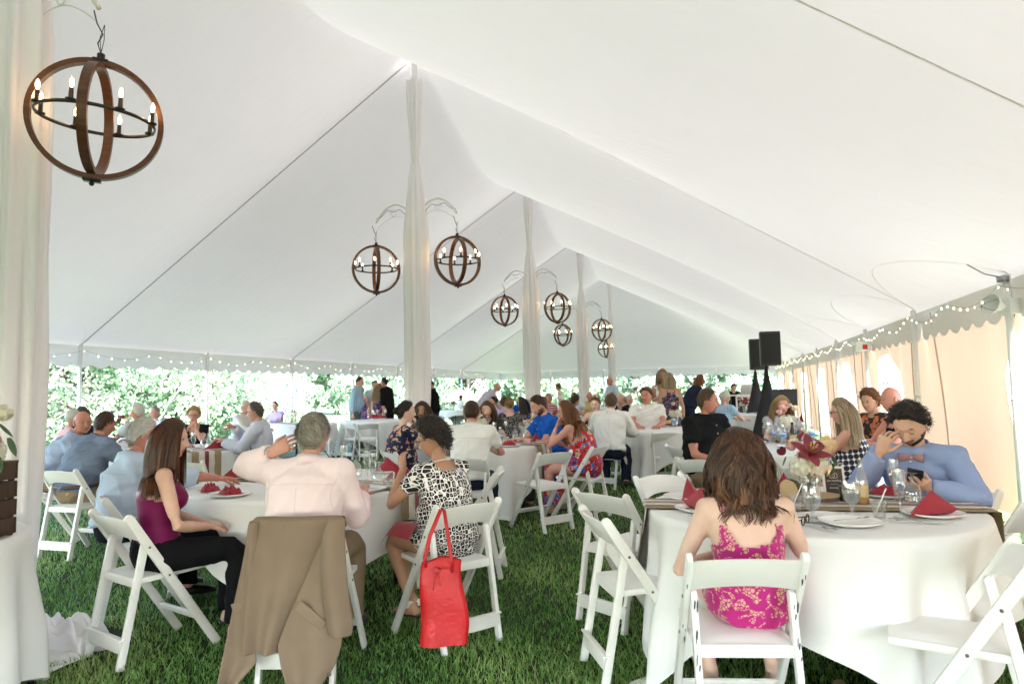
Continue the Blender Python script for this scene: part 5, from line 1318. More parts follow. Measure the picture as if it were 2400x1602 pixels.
# ================================================================ clothing materials
def cotton(name, col, var=.03, bump=.25): return mat(name, col, rough=.9, var=var, vscale=8, sheen=0, bump=bump*1.6, bscale=16, spec=.08)
def f_bw(t, uv, ob):
    r = nscale(t, uv, 20); v = t.nodes.new('ShaderNodeTexVoronoi'); v.feature = 'DISTANCE_TO_EDGE'; v.inputs['Randomness'].default_value = .55; v.inputs['Scale'].default_value = 1.9; t.links.new(r, v.inputs['Vector'])
    v2 = t.nodes.new('ShaderNodeTexVoronoi'); v2.inputs['Randomness'].default_value = .55; v2.inputs['Scale'].default_value = 1.9; t.links.new(r, v2.inputs['Vector'])
    line = nmath(t, 'LESS_THAN', v.outputs['Distance'], .085)
    ring = nmath(t, 'MULTIPLY', nmath(t, 'GREATER_THAN', v2.outputs['Distance'], .13), nmath(t, 'LESS_THAN', v2.outputs['Distance'], .21))
    core = nmath(t, 'LESS_THAN', v2.outputs['Distance'], .09)
    a = nmix(t, nmath(t, 'MAXIMUM', line, ring), (.018, .014, .016), (.76, .74, .72)); return nmix(t, core, a, (.28, .27, .27))
def f_dots(t, uv, ob):
    s = nsep(t, nscale(t, uv, 21)); row = nmath(t, 'MODULO', nmath(t, 'FLOOR', s[1]), 2.0)
    x = nmath(t, 'SUBTRACT', nmath(t, 'FRACT', nmath(t, 'ADD', s[0], nmath(t, 'MULTIPLY', row, 0))), .5); y = nmath(t, 'SUBTRACT', nmath(t, 'FRACT', s[1]), .5)
    r = nmath(t, 'SQRT', nmath(t, 'ADD', nmath(t, 'MULTIPLY', x, x), nmath(t, 'MULTIPLY', y, y))); return nmix(t, nmath(t, 'LESS_THAN', r, .49), (.78, .78, .80), (.018, .016, .045))
def flowers(base, cols, sc, th=.36, leaf=None, lsc=None):
    def f(t, uv, ob):
        out = base
        nz = t.nodes.new('ShaderNodeTexNoise'); nz.inputs['Scale'].default_value = sc*1.4; t.links.new(ob, nz.inputs['Vector'])
        vm = t.nodes.new('ShaderNodeMix'); vm.data_type = 'VECTOR'; vm.inputs[0].default_value = .10; t.links.new(ob, vm.inputs[4]); t.links.new(nz.outputs[1], vm.inputs[5])
        for i, c in enumerate(cols):
            v = t.nodes.new('ShaderNodeTexVoronoi'); v.inputs['Scale'].default_value = sc*(1+.22*i); mp = t.nodes.new('ShaderNodeMapping'); mp.inputs['Location'].default_value = (i*3.7, i*1.3, i*2.1); t.links.new(vm.outputs[1], mp.inputs[0]); t.links.new(mp.outputs[0], v.inputs['Vector'])
            sp = nsep(t, v.outputs['Color']); on = nmath(t, 'MULTIPLY', nmath(t, 'LESS_THAN', v.outputs['Distance'], th), nmath(t, 'LESS_THAN', sp[0], .62))
            out = nmix(t, on, out, c); core = nmath(t, 'MULTIPLY', nmath(t, 'LESS_THAN', v.outputs['Distance'], th*.33), on); out = nmix(t, core, out, tuple(x*.3 for x in c))
        return out
    return f
def f_lace(t, uv, ob):
    n = t.nodes.new('ShaderNodeTexNoise'); n.inputs['Scale'].default_value = 19; n.inputs['Detail'].default_value = 2; n.inputs['Distortion'].default_value = 1.6; t.links.new(ob, n.inputs['Vector'])
    a = nmath(t, 'ABSOLUTE', nmath(t, 'SUBTRACT', n.outputs[0], .5)); big = nmath(t, 'GREATER_THAN', n.outputs[0], .50)
    v = t.nodes.new('ShaderNodeTexVoronoi'); v.feature = 'DISTANCE_TO_EDGE'; v.inputs['Scale'].default_value = 70; t.links.new(ob, v.inputs['Vector'])
    net = nmath(t, 'LESS_THAN', v.outputs['Distance'], .10); m = nmath(t, 'MAXIMUM', nmath(t, 'MAXIMUM', big, nmath(t, 'LESS_THAN', a, .018)), net)
    return nmix(t, m, (.62, .36, .25), (.42, .010, .17))
def f_speck(t, uv, ob):
    v = t.nodes.new('ShaderNodeTexVoronoi'); v.inputs['Scale'].default_value = 70; t.links.new(ob, v.inputs['Vector']); return nmix(t, nmath(t, 'LESS_THAN', v.outputs['Distance'], .33), (.015, .015, .018), (.55, .54, .52))
def f_plaid(c0, c1, c2, sc=26):
    def f(t, uv, ob):
        s = nsep(t, nscale(t, uv, sc)); a = nmath(t, 'LESS_THAN', nmath(t, 'FRACT', s[0]), .3); b = nmath(t, 'LESS_THAN', nmath(t, 'FRACT', s[1]), .3)
        return nmix(t, nmath(t, 'MULTIPLY', b, .55), nmix(t, nmath(t, 'MULTIPLY', a, .6), c0, c1), c2)
    return f
def f_stripe(c0, c1, sc):
    return lambda t, uv, ob: nmix(t, nmath(t, 'LESS_THAN', nmath(t, 'FRACT', nsep(t, nscale(t, uv, sc))[1]), .35), c0, c1)
CW = cotton('white_shirt', (.72, .71, .69)); CPK = cotton('pink_shirt', (.77, .625, .625)); CB = cotton('pale_blue_shirt', (.30, .36, .50)); CGB = cotton('grey_blue_shirt', (.15, .19, .27)); CLB = cotton('light_blue_shirt', (.46, .54, .66))
CBOW = cotton('oxford_blue_shirt', (.27, .34, .56)); CBL = cotton('bright_blue_polo', (.012, .09, .42)); CK = cotton('black_shirt', (.010, .010, .011)); CPU = mat('plum_silk', (.15, .004, .060), rough=.5, spec=.2, bump=.2, bscale=14)
CTAN = cotton('khaki_trousers', (.22, .16, .10)); CJEAN = cotton('grey_jeans', (.13, .17, .20)); CNV = cotton('navy_trousers', (.016, .02, .04)); CLAV = cotton('lavender_dress', (.36, .27, .46)); CWD = cotton('white_dress', (.76, .75, .72)); CYE = cotton('yellow_shirt', (.58, .47, .22)); CBK = cotton('black_trousers', (.008, .008, .010)); CMU = cotton('mustard_top', (.42, .24, .05))
BW = graph('black_white_print', f_bw, rough=.75); DOTS = graph('navy_dot_print', f_dots, rough=.7)
REDF = graph('red_floral_print', flowers((.52, .022, .012), [(.60, .45, .36), (.03, .13, .50), (.11, .008, .035), (.05, .22, .60)], 15), rough=.7); NVF = graph('navy_floral_print', flowers((.008, .010, .045), [(.60, .30, .18), (.45, .38, .28), (.55, .22, .15)], 13, .30), rough=.7)
NVP = graph('navy_bright_print', flowers((.010, .010, .025), [(.50, .08, .10), (.12, .20, .50), (.45, .45, .50)], 26, .30), rough=.7); PRF = graph('purple_blue_floral', flowers((.03, .03, .18), [(.50, .24, .26), (.35, .12, .28)], 24, .42), rough=.7)
LACE = graph('magenta_lace', f_lace, rough=.7, sheen=.2); SPK = graph('black_speckle', f_speck, rough=.8); PLB = graph('blue_plaid', f_plaid((.28, .42, .58), (.10, .22, .42), (.60, .64, .68)), rough=.85); PLL = graph('lavender_plaid', f_plaid((.44, .40, .52), (.30, .26, .42), (.62, .58, .62)), rough=.85)
STR = graph('maroon_stripe', f_stripe((.22, .02, .05), (.55, .40, .40), 22), rough=.85); BLK_L = mat('black_lace', (.012, .011, .012), rough=.8, bump=.5, bscale=80); TEAL = graph('orange_black_print', flowers((.02, .02, .02), [(.55, .16, .05), (.40, .12, .06)], 14, .45), rough=.8)
M_bshoe = mat('brown_shoe', (.035, .014, .009), rough=.35); M_tanshoe = mat('tan_sandal', (.30, .15, .08), rough=.55)
# ================================================================ the guests
P_A = person(362, 3.93, 60, 'woman in a plum sleeveless top and black trousers with long straight brown hair', fem=True, S=.97, tl=.88, lean=4, head=(24, 4, 0), arms=('lap', 'lap'), skin='light', hair=('straight', 'auburn'), top=('tank', CPU), bottom='pants', bcol=CBK, lod=0, seed=1, legs='sit', extra=('untuck',))
P_B = person(706, 3.70, 4, 'grey-haired man in a pale pink shirt, back view, one hand raised', S=1.0, tl=.90, lean=14, head=(-2, 4, 2), arms=(((-.215, .13, 1.07), (-1, .1, -2.6), (.95, .15, .55), (.3, 1, 0)), ((.20, .40, .80), (.35, -.7, -1))), skin='pink', hair=('short', 'silver'), top=('long', CPK), bcol=CTAN, girth=1.22, lod=0, seed=2, curl=(.45, .4), extra=('untuck', 'crisp'))
P_C = person(1062, 4.06, 316, 'woman in a black and white patterned dress with short dark hair and a pearl necklace', fem=True, S=.96, tl=.86, lean=14, head=(-38, 20, 0), arms=(((-.10, .33, .93), (-.7, -.3, -1), (.2, .5, .8), (1, .2, 0)), 'tableclose'), skin='tan', hair=('puff', 'dark'), top=('cap', BW), bottom='skirt', girth=1.18, lod=0, seed=3, extra=('glasses',), legs='tuck')
P_D = person(1776, 2.82, 5, 'woman in a magenta lace strappy dress seen from behind, wavy brown hair over her shoulders', fem=True, S=1.0, tl=.71, lean=9, head=(6, 12, -3), arms=('lap', 'lap'), skin='pale', hair=('wavy', 'balayage'), top=('strap', LACE), bottom='skirt', lod=0, seed=4, shoe=M_tanshoe, legs='tuck')
P_E = person(2188, 4.02, 226, 'bearded young man in a light blue shirt and bow tie looking down at his phone', S=1.0, tl=.90, lean=15, head=(8, 34, 0), arms=(((-.12, .40, .84), (-.9, -.2, -.5), (-.1, .9, .35), (.6, -.2, .8)), ((.12, .33, 1.0), (.9, .1, -1.4), (-.4, .05, .9), (-.3, -.9, .1))), skin='light', hair=('waves', 'dark'), top=('long', CBOW), bcol=CNV, lod=0, seed=5, eyes='down', extra=('beard', 'crisp'), curl=(.8, .7), girth=1.0)
P_F = person(2022, 5.80, 308, 'woman in a navy and white dotted sleeveless dress with straight blonde hair', fem=True, lean=7, head=(-20, 8, 0), arms=('tableclose', 'tableclose'), skin='pink', hair=('straight', 'ash'), top=('dress_tank', DOTS), bottom='skirt', girth=1.18, lod=1, seed=6, extra=('glasses',))
P_H = person(2140, 6.75, 276, 'bald man with sunglasses pushed up on his head, at the right beside the wall', lean=9, head=(-4, 4, 0), arms=('tableclose', 'tableclose'), skin='ruddy', hair=('none', 'grey'), top=('tank', CK), lod=1, seed=8, extra=('topshades',), S=1.04)
P_G = person(2078, 7.6, 255, 'red-haired guest in an orange and black top mostly hidden behind the dotted dress', lean=10, head=(-10, 8, 0), arms=('tableclose', 'table'), skin='tan', hair=('curly', 'red'), top=('tee', TEAL), lod=2, seed=7)
P_I = person(1660, 6.9, 150, 'man in a black button shirt and goatee with sunglasses on his head', lean=2, head=(-40, 2, 0), S=1.05, arms=('lap', 'lap'), skin='ruddy', hair=('crop', 'lightbrown'), top=('short', CK), bcol=CTAN, girth=1.42, lod=1, seed=9, extra=('goatee', 'topshades'))
P_J = person(1836, 8.25, 183, 'blonde woman facing the camera half hidden behind the pink and white bouquet', fem=True, lean=8, head=(0, 6, 0), skin='pink', hair=('long', 'blonde'), top=('tee', cotton('grey_top', (.35, .35, .38))), lod=1, seed=10)
P_K = person(1522, 11.2, 190, 'man with a moustache in a white open-neck shirt facing the camera', lean=4, head=(24, 0, 0), skin='ruddy', hair=('full', 'lightbrown'), top=('short', CW), lod=1, seed=11, extra=('moustache',), girth=1.25, S=1.08)
P_L = person(1432, 9.6, 18, 'man in a white dress shirt seen from behind beside the woman with a red updo', lean=18, head=(-8, 14, 0), skin='light', hair=('crop', 'lightbrown'), top=('long', CW), bcol=CNV, lod=1, seed=12, girth=1.25, S=1.04)
P_M = person(1402, 11.6, 195, 'woman with an updo of red hair facing the camera, bare shoulders', fem=True, lean=8, head=(6, 14, -5), skin='pale', hair=('updo', 'red'), top=('strap', cotton('cream_dress', (.6, .55, .48))), bottom='skirt', lod=1, seed=13)
P_N = person(1386, 7.62, 300, 'woman in a red floral dress with glasses and long reddish hair, chin on her hand', fem=True, lean=24, head=(-34, 4, 0), arms=('chin', 'tableclose'), skin='pink', hair=('long', 'red'), top=('strap', REDF), bottom='longskirt', girth=1.25, S=1.0, lod=1, seed=14, extra=('glasses',))
P_O = person(1308, 8.5, 248, 'bearded man in a bright blue polo shirt looking down at the central table', lean=17, head=(10, 26, 0), arms=('tableclose', 'table'), skin='pink', hair=('crop', 'brown'), top=('short', CBL), lod=1, seed=15, eyes='down', extra=('beard',), girth=1.3, S=1.05)
P_P = person(1148, 9.3, 186, 'woman with long straight brown hair in a black lace top, eyes down, facing the camera', fem=True, lean=8, head=(6, 12, 0), skin='light', hair=('straight', 'lightbrown'), top=('tee', BLK_L), lod=1, seed=16, eyes='down')
P_Q = person(1103, 6.72, 6, 'short-haired man in a white shirt seen from behind at the central table', lean=15, head=(-4, 6, 0), skin='pink', hair=('buzz', 'brown'), top=('short', CW), bcol=CNV, lod=1, seed=17, extra=('crisp',), girth=1.12)
P_R = person(930, 7.55, 64, 'woman in a navy floral dress with a dark bun, hand at her mouth', fem=True, lean=9, head=(16, 2, 0), S=.98, arms=('tableclose', 'chin'), skin='pale', hair=('bun', 'dark'), top=('cap', NVF), bottom='longskirt', girth=1.32, lod=1, seed=18)
P_S = person(1000, 9.0, 205, 'woman with wavy brown hair and a mustard top looking past the woman in navy', fem=True, lean=6, head=(-14, 0, 0), skin='tan', hair=('wavy', 'brown'), top=('tank', CMU), lod=1, seed=19)
P_T = person(618, 8.45, 262, 'older man with glasses in a pale shirt and dark red tie, profile to the left', lean=7, head=(4, 9, 0), arms=(((-.12, .42, .86), (-.7, -.3, -1)), ((.05, .36, 1.02), (.9, 0, -1), (-.5, .6, .3), (0, -.3, -1))), skin='pink', hair=('recede', 'saltpepper'), top=('long', cotton('pale_lilac_shirt', (.52, .54, .64))), lod=1, seed=20, extra=('glasses',), curl=(.5, .9))
P_U = person(462, 9.7, 180, 'woman with short blonde hair and dark glasses in black, both hands at her mouth', fem=True, lean=10, head=(-12, 8, 0), arms=('chin', 'chin'), skin='pink', hair=('full', 'blonde'), top=('cap', CK), lod=1, seed=21, extra=('glasses',))
P_V = person(330, 9.7, 296, 'white-haired man beyond the red bouquet at the far left table', lean=6, head=(-6, 4, 0), skin='ruddy', hair=('short', 'white'), top=('tee', cotton('grey_polo', (.45, .46, .48))), lod=2, seed=22)
P_Y = person(118, 7.25, 66, 'balding man with a moustache in a light blue shirt leaning back over his shoulder', lean=24, head=(62, 2, 6), skin='ruddy', hair=('bald', 'grey'), top=('long', CB), bcol=CTAN, lod=1, seed=23, extra=('moustache',), girth=1.25, arms=('lap', 'table'))
P_Z = person(172, 6.42, 24, 'broad man in a grey blue shirt and khaki trousers with brown hair, seen from behind', lean=24, head=(6, 10, 0), skin='ruddy', hair=('crop', 'brown'), top=('long', CGB), bcol=CTAN, lod=1, seed=24, girth=1.36, arms=('lap', 'table'), shoe=M_bshoe)
P_AA = person(272, 4.70, 50, 'white-haired man in a pale blue shirt just beyond the woman in plum', lean=12, head=(10, 8, 0), skin='ruddy', hair=('short', 'white'), top=('rolled', CLB), bcol=CBK, S=.98, tl=.86, lod=1, seed=25, girth=1.15, arms=('lap', ((.22, .66, .80), (1, -.2, -.7))))
def far(px, d, deg, label, **k):
    k.setdefault('lod', 2); return person(px, d, deg, label, **k)
far(142, 9.2, 40, 'white-haired woman in pink behind the balding man', fem=True, hair=('short', 'white'), skin='pink', top=('tee', cotton('pink_top', (.6, .36, .36))), seed=30)
far(196, 9.9, 170, 'grey curly-haired woman in black behind the balding man', fem=True, hair=('curly', 'saltpepper'), skin='pink', top=('tee', CK), seed=31)
far(372, 11.9, 200, 'grey-haired guest far behind the white-haired man at the left', fem=True, hair=('short', 'grey'), skin='pink', top=('tee', CLB), seed=32)
far(558, 12.6, 100, 'white-haired man in a white shirt just behind the man with the dark red tie', hair=('short', 'white'), skin='pink', top=('long', CW), seed=33, lean=10)
far(650, 16.6, 195, 'woman in lavender at the distant left table with flowers', fem=True, hair=('short', 'brown'), skin='pink', top=('tee', CLAV), seed=34)
far(833, 17.8, 100, 'tall standing man in a light blue plaid shirt and grey jeans', pose='stand', hair=('crop', 'brown'), skin='pink', top=('long', PLB), bcol=CJEAN, arms=('down', 'down'), S=1.08, seed=35, extra=('untuck',), girth=1.2)
far(853, 19.2, 200, 'woman with purple-grey hair in blue standing between the plaid shirt and the group', pose='stand', fem=True, hair=('short', 'grey'), skin='pink', top=('dress_tank', PRF), bottom='skirt', arms=('down', 'cross'), seed=36)
far(876, 19.4, 150, 'dark-haired man in a pale lilac shirt standing behind the blonde woman', pose='stand', hair=('crop', 'dark'), skin='pink', top=('rolled', CLB), bcol=CNV, arms=('down', 'down'), S=1.04, seed=37)
far(886, 18.4, 20, 'blonde woman in a blue floral sundress standing with her back to the camera', pose='stand', fem=True, hair=('long', 'blonde'), skin='pink', top=('dress_tank', PRF), bottom='skirt', arms=('down', 'down'), S=.98, seed=38, extra=('lowback',))
far(912, 18.2, 290, 'tall man in a black shirt and glasses standing at the right of the group', pose='stand', hair=('crop', 'dark'), skin='pink', top=('rolled', CK), bcol=CBK, arms=('down', 'down'), S=1.07, seed=39)
far(960, 18.6, 60, 'person in black half hidden by the tall draped pole', pose='stand', fem=True, hair=('straight', 'brown'), skin='tan', top=('long', CK), bcol=CBK, arms=('down', 'down'), seed=40)
far(1022, 19.3, 262, 'man in a black shirt standing right of the tall draped pole, looking down', pose='stand', hair=('crop', 'dark'), skin='pink', top=('rolled', CK), bcol=CBK, arms=('cross', 'cross'), S=1.03, seed=41, head=(0, 28, 0))
far(1076, 25.5, 60, 'small boy with brown hair beyond the distant skirted table', hair=('crop', 'brown'), skin='brown', top=('tee', CW), S=.80, seed=42, seatz=.6)
far(1130, 18.6, 82, 'bald man in a lavender plaid shirt standing bent over a table', pose='stand', hair=('none', 'grey'), skin='pink', top=('long', PLL), bcol=CTAN, arms=(((-.2, .62, .84), (-.7, -.3, -1)), ((.2, .62, .84), (.7, -.3, -1))), lean=40, seed=43, S=1.05, girth=1.15)
far(1168, 17.2, 250, 'dark-haired woman in purple seated beyond the stooping man', fem=True, hair=('bun', 'dark'), skin='pink', top=('tank', PRF), seed=44)
far(1180, 14.2, 20, 'guest with brown hair beside the blonde bun, seen from behind', fem=True, hair=('full', 'lightbrown'), skin='pink', top=('tee', CLAV), seed=45)
far(1196, 12.0, 4, 'blonde woman with a bun in a black speckled top seen from behind', fem=True, lod=1, hair=('bun', 'blonde'), skin='light', top=('cap', SPK), seed=46, girth=1.3, lean=10)
far(1221, 19.5, 180, 'child in bright blue near the second draped pole', hair=('crop', 'dark'), skin='pink', top=('tee', CBL), S=.9, seed=47)
far(1236, 15.0, 300, 'little girl with long dark hair in a grey patterned dress by the second draped pole', fem=True, hair=('straight', 'dark'), skin='light', top=('dress_tank', SPK), bottom='skirt', S=.92, seed=48)
far(1282, 13.2, 332, 'red-haired woman seated just behind the man in bright blue', fem=True, hair=('updo', 'red'), skin='pink', top=('tank', NVP), seed=49, lean=10)
far(1298, 16.2, 240, 'grey-haired man in a maroon striped shirt beyond the central table', hair=('short', 'grey'), skin='ruddy', top=('tee', STR), seed=50, lean=8)
far(1318, 23.0, 275, 'bride in white with flowers in her hair standing in the distance', pose='stand', fem=True, hair=('updo', 'lightbrown'), skin='light', top=('offshoulder', CWD), bottom='longskirt', arms=('down', 'down'), seed=51)
far(1342, 14.6, 60, 'curly-haired woman with a bare tanned back left of the third draped pole', fem=True, hair=('curly', 'brown'), skin='tan', top=('strap', CWD), bottom='skirt', seed=52, extra=('lowback',))
far(1350, 18.5, 190, 'man with grey hair just behind the curly-haired woman', hair=('short', 'lightbrown'), skin='pink', top=('tee', CLB), seed=53)
far(1384, 19.0, 180, 'balding man in a pale yellow shirt facing the camera beyond the third pole', hair=('bald', 'grey'), skin='ruddy', top=('tee', CYE), seed=54)
far(1446, 19.8, 245, 'bald man in a light blue shirt standing beside the farthest pole', pose='stand', hair=('none', 'grey'), skin='ruddy', top=('long', CLB), bcol=CNV, arms=('down', 'cross'), lean=14, seed=55, S=1.03)
far(1487, 13.1, 288, 'grey-haired man in a dark shirt seated left of the moustached man', hair=('bald', 'grey'), skin='pink', top=('long', CK), seed=56, lean=16, girth=1.15)
far(1466, 15.2, 120, 'pale-haired woman facing the man in the dark shirt', fem=True, hair=('short', 'white'), skin='pink', top=('tank', CK), seed=57, lean=10)
far(1560, 12.7, 195, 'tall woman with a blonde bob in a white sleeveless dress standing behind the moustached man', pose='stand', fem=True, lod=1, hair=('bob', 'ash'), skin='tan', top=('dress_tank', CWD), bottom='skirt', arms=('down', 'cross'), S=1.02, seed=58, head=(-14, 4, 0))
far(1578, 12.1, 4, 'standing woman with a blonde bob in a navy print dress, back view', pose='stand', fem=True, lod=1, hair=('bob', 'ash'), skin='tan', top=('halter', NVP), bottom='longskirt', arms=('down', 'down'), S=.97, seed=59)
far(1618, 15.6, 80, 'woman in navy with short auburn hair leaning forward to the right', pose='stand', fem=True, hair=('bob', 'red'), skin='pink', top=('tee', CNV), bcol=CNV, arms=('tableclose', ((.25, .5, 1.05), (1, -.3, -.6))), lean=26, S=1.02, seed=60, girth=1.3)
far(1694, 12.6, 60, 'guest in blue stripes hidden behind the man in the black shirt', hair=('short', 'white'), skin='pink', top=('tee', PLB), seed=61, lean=10)
far(1722, 21.5, 180, 'head of a dark-haired guest behind the laptop', hair=('curly', 'brown'), skin='light', top=('tee', CK), seed=62, pose='stand', S=.86, arms=('down', 'down'))
far(1772, 21.5, 180, 'head of a brown-haired guest right of the laptop', hair=('full', 'brown'), skin='light', top=('tee', CK), seed=63, pose='stand', S=.87, arms=('down', 'down'))
# ================================================================ things on the tables, placed where the photo shows their feet
def on(T, px, py, m_=.12, r=.85):
    r = .79 if T is T2 else r; p = PX(px, py, .768); v = Vector((p.x-T.x, p.y-T.y, 0)); L = v.length
    if L > r-m_: v *= (r-m_)/L
    return Vector((T.x+v.x, T.y+v.y, .770))
def bearing(T, p):
    v = p-T; return math.degrees(math.atan2(v.dot(R0), v.dot(F0)))
def put(T, px, py, what, where, **k):
    p = on(T, px, py, .05 if what in 'fgitc' else .14); b = bearing(T, Vector((p.x, p.y, T.z))); r = (Vector((p.x, p.y, 0))-Vector((T.x, T.y, 0))).length
    if what in ('fan', 'rum'): setting(T, b, r, nap=what, where=where, plate=k.get('plate', True), rot=k.get('rot', 0))
    elif what == 'plate': single('plate', plate_me, p-Vector((0, 0, .002)), 0, 'white dinner plate '+where, 'plate', 'white dinner plates')
    elif what == 'small': single('side_plate', small_plate, p-Vector((0, 0, .002)), 0, 'small white side plate '+where, 'plate', 'small side plates')
    elif what in ('water', 'beer', 'clear'): bottle(T, b, r, what, where)
    elif what in ('fork', 'knife', 'spoon'): single(what, {'fork': fork_me, 'knife': knife_me, 'spoon': spoon_me}[what], p+Vector((0, 0, k.get('dz', .004))), YAW+math.radians(k.get('rz', 0)), 'steel %s %s' % (what, where), what, 'steel cutlery')
    else: glass(what, T, b, r, where, fill=k.get('fill', True))
    return p
w2 = 'on front right table, '
put(T2, 1612, 1168, 'fan', w2+'farther of the two at left', rot=.3)
put(T2, 1645, 1196, 'fan', w2+'nearer of the two at left', rot=.2)
put(T2, 2185, 1208, 'fan', w2+'in front of the bow tie man', rot=-.5)
put(T2, 2078, 1163, 'rum', w2+'under the phone')
put(T2, 1838, 1150, 'fan', w2+'beyond the log round', plate=False, rot=1.2)
put(T2, 1993, 1228, 'plate', w2+'with a fork lying on it')
put(T2, 1997, 1226, 'fork', w2+'on the middle plate', rz=-72, dz=.014)
put(T2, 1930, 1238, 'fork', w2+'outer one left of the middle plate', rz=200, dz=.003); put(T2, 1913, 1236, 'fork', w2+'inner one left of the middle plate', rz=195, dz=.003)
put(T2, 2140, 1222, 'fork', w2+'left of the standing red napkin', rz=-112, dz=.003); put(T2, 2165, 1225, 'knife', w2+'below the standing red napkin', rz=-108, dz=.003)
put(T2, 1660, 1212, 'fork', w2+'below the red napkins at the left', rz=-95, dz=.003)
put(T2, 2098, 1178, 'f', w2+'farther of two', fill=False); put(T2, 2112, 1214, 'f', w2+'nearer of two', fill=False)
put(T2, 1998, 1208, 'g', w2+'in front of the green candle pot'); put(T2, 1905, 1222, 'g', w2+'in front of the flower vase')
put(T2, 2142, 1180, 'i', w2+'beside the bow tie man'); put(T2, 2062, 1212, 'c', w2+'right of the middle plate'); put(T2, 1866, 1196, 'c', w2+'behind the magenta shoulder')
put(T2, 1690, 1150, 'f', w2+'left of the magenta woman', fill=False); put(T2, 1672, 1160, 'i', w2+'by the pair of red napkins')
put(T2, 1965, 1150, 'i', w2+'right of the menu frame'); put(T2, 2022, 1185, 'clear', w2+'beside the goblet')
put(T2, 1930, 1210, 'small', w2+'behind the goblet'); 
# flowers, log rounds, frame, candle
vp = on(T2, 1900, 1172)
M_barkw = mat('birch_bark', (.10, .07, .05), rough=.95, var=.6, vscale=25, bump=.8, bscale=60)
def f_ring(t, uv, ob):
    w_ = t.nodes.new('ShaderNodeTexWave'); w_.wave_type = 'RINGS'; w_.rings_direction = 'Z'; w_.inputs['Scale'].default_value = 28; w_.inputs['Distortion'].default_value = 2.5; t.links.new(ob, w_.inputs['Vector']); return nmix(t, w_.outputs[1], (.42, .28, .15), (.56, .41, .24))
M_cut = graph('cut_wood', f_ring, rough=.75)
def log_slice(loc, R, h, label, rot=None, lean=0):
    t = thing('log_slice', label, 'log slice', loc, 0, 'log slices on the tables')
    if rot is not None: t.rotation_euler = rot
    n = 36; th = np.linspace(0, 2*math.pi, n, endpoint=False); rr_ = R*(1+.04*np.sin(3*th+1)+.02*np.sin(7*th))
    V = np.array([[(rr_[i]*math.cos(th[i])*q, rr_[i]*math.sin(th[i])*q, z) for i in range(n)] for z, q in ((0, .98), (h*.3, 1.01), (h*.7, 1.0), (h, .98))])
    MB().grid(V, closed=True).obj('bark', M_barkw, t)
    m = MB(); m.add(np.array([(rr_[i]*math.cos(th[i])*.985, rr_[i]*math.sin(th[i])*.985, h+.0005) for i in range(n)]), [tuple(range(n))]); m.add(np.array([(rr_[i]*math.cos(th[i])*.97, rr_[i]*math.sin(th[i])*.97, .001) for i in range(n)]), [tuple(range(n))[::-1]]); m.obj('cut_face', M_cut, t, smooth=False)
log_slice(vp-Vector((0, 0, .002)), .15, .030, 'round birch log slice under the lily vase on the front right table')
lp_ = on(T2, 1849, 1178); log_slice(lp_+Vector((0, 0, .062)), .060, .035, 'small birch round standing on edge beside the lily vase', rot=(0, math.radians(90), YAW+.5))
bouquet(vp+Vector((0, 0, .030)), 'bouquet with one dark red lily, white hydrangea and a peach rose, front right table', [
    ('lily', -.015, -.05, .215, 180, 48, 1.4), ('hyd', -.045, -.02, .150, 0, 0, 1.05), ('hyd', .045, -.01, .150, 0, 10, 1.05), ('hyd', .0, .05, .15, 0, 0, .95), ('rose_r', -.135, -.02, .215, 90, 40, .95), ('rose_b', -.085, -.01, .235, 120, 30, 1.1), ('rose_w', -.055, .03, .25, 60, 20, 1.1),
    ('rose_p', .075, -.02, .235, -150, 35, 1.35), ('rose_r', .015, .03, .265, 0, 10, .7), ('leaf', .105, -.02, .18, -100, 95, 1.1), ('leaf', .115, -.03, .165, -80, 120, 1.0), ('leaf', .10, -.03, .15, -120, 125, .9), ('leaf', .125, 0, .20, -70, 75, .9), ('leaf', -.11, .02, .2, 90, 80, .8)], hv=.135, rv=.052, ns=8, seed=4)
M_frame = mat('frame_white', (.72, .70, .66), rough=.5); M_board = mat('chalk_board', (.045, .028, .022), rough=.6); M_chalk = mat('chalk_ink', (.70, .66, .60), rough=.8)
def text(body, size, parent, loc, rot, m_, ext=.0004, align='CENTER', name='lettering'):
    cu = bpy.data.curves.new('t', 'FONT'); cu.body = body; cu.size = size; cu.align_x = align; cu.extrude = ext; cu.resolution_u = 2
    o = bpy.data.objects.new('t', cu); C.objects.link(o); dg = bpy.context.evaluated_depsgraph_get(); me = bpy.data.meshes.new_from_object(o.evaluated_get(dg)); bpy.data.objects.remove(o)
    me.materials.clear(); me.materials.append(m_); q = link(name, me, parent); q.location = loc; q.rotation_euler = rot; return q
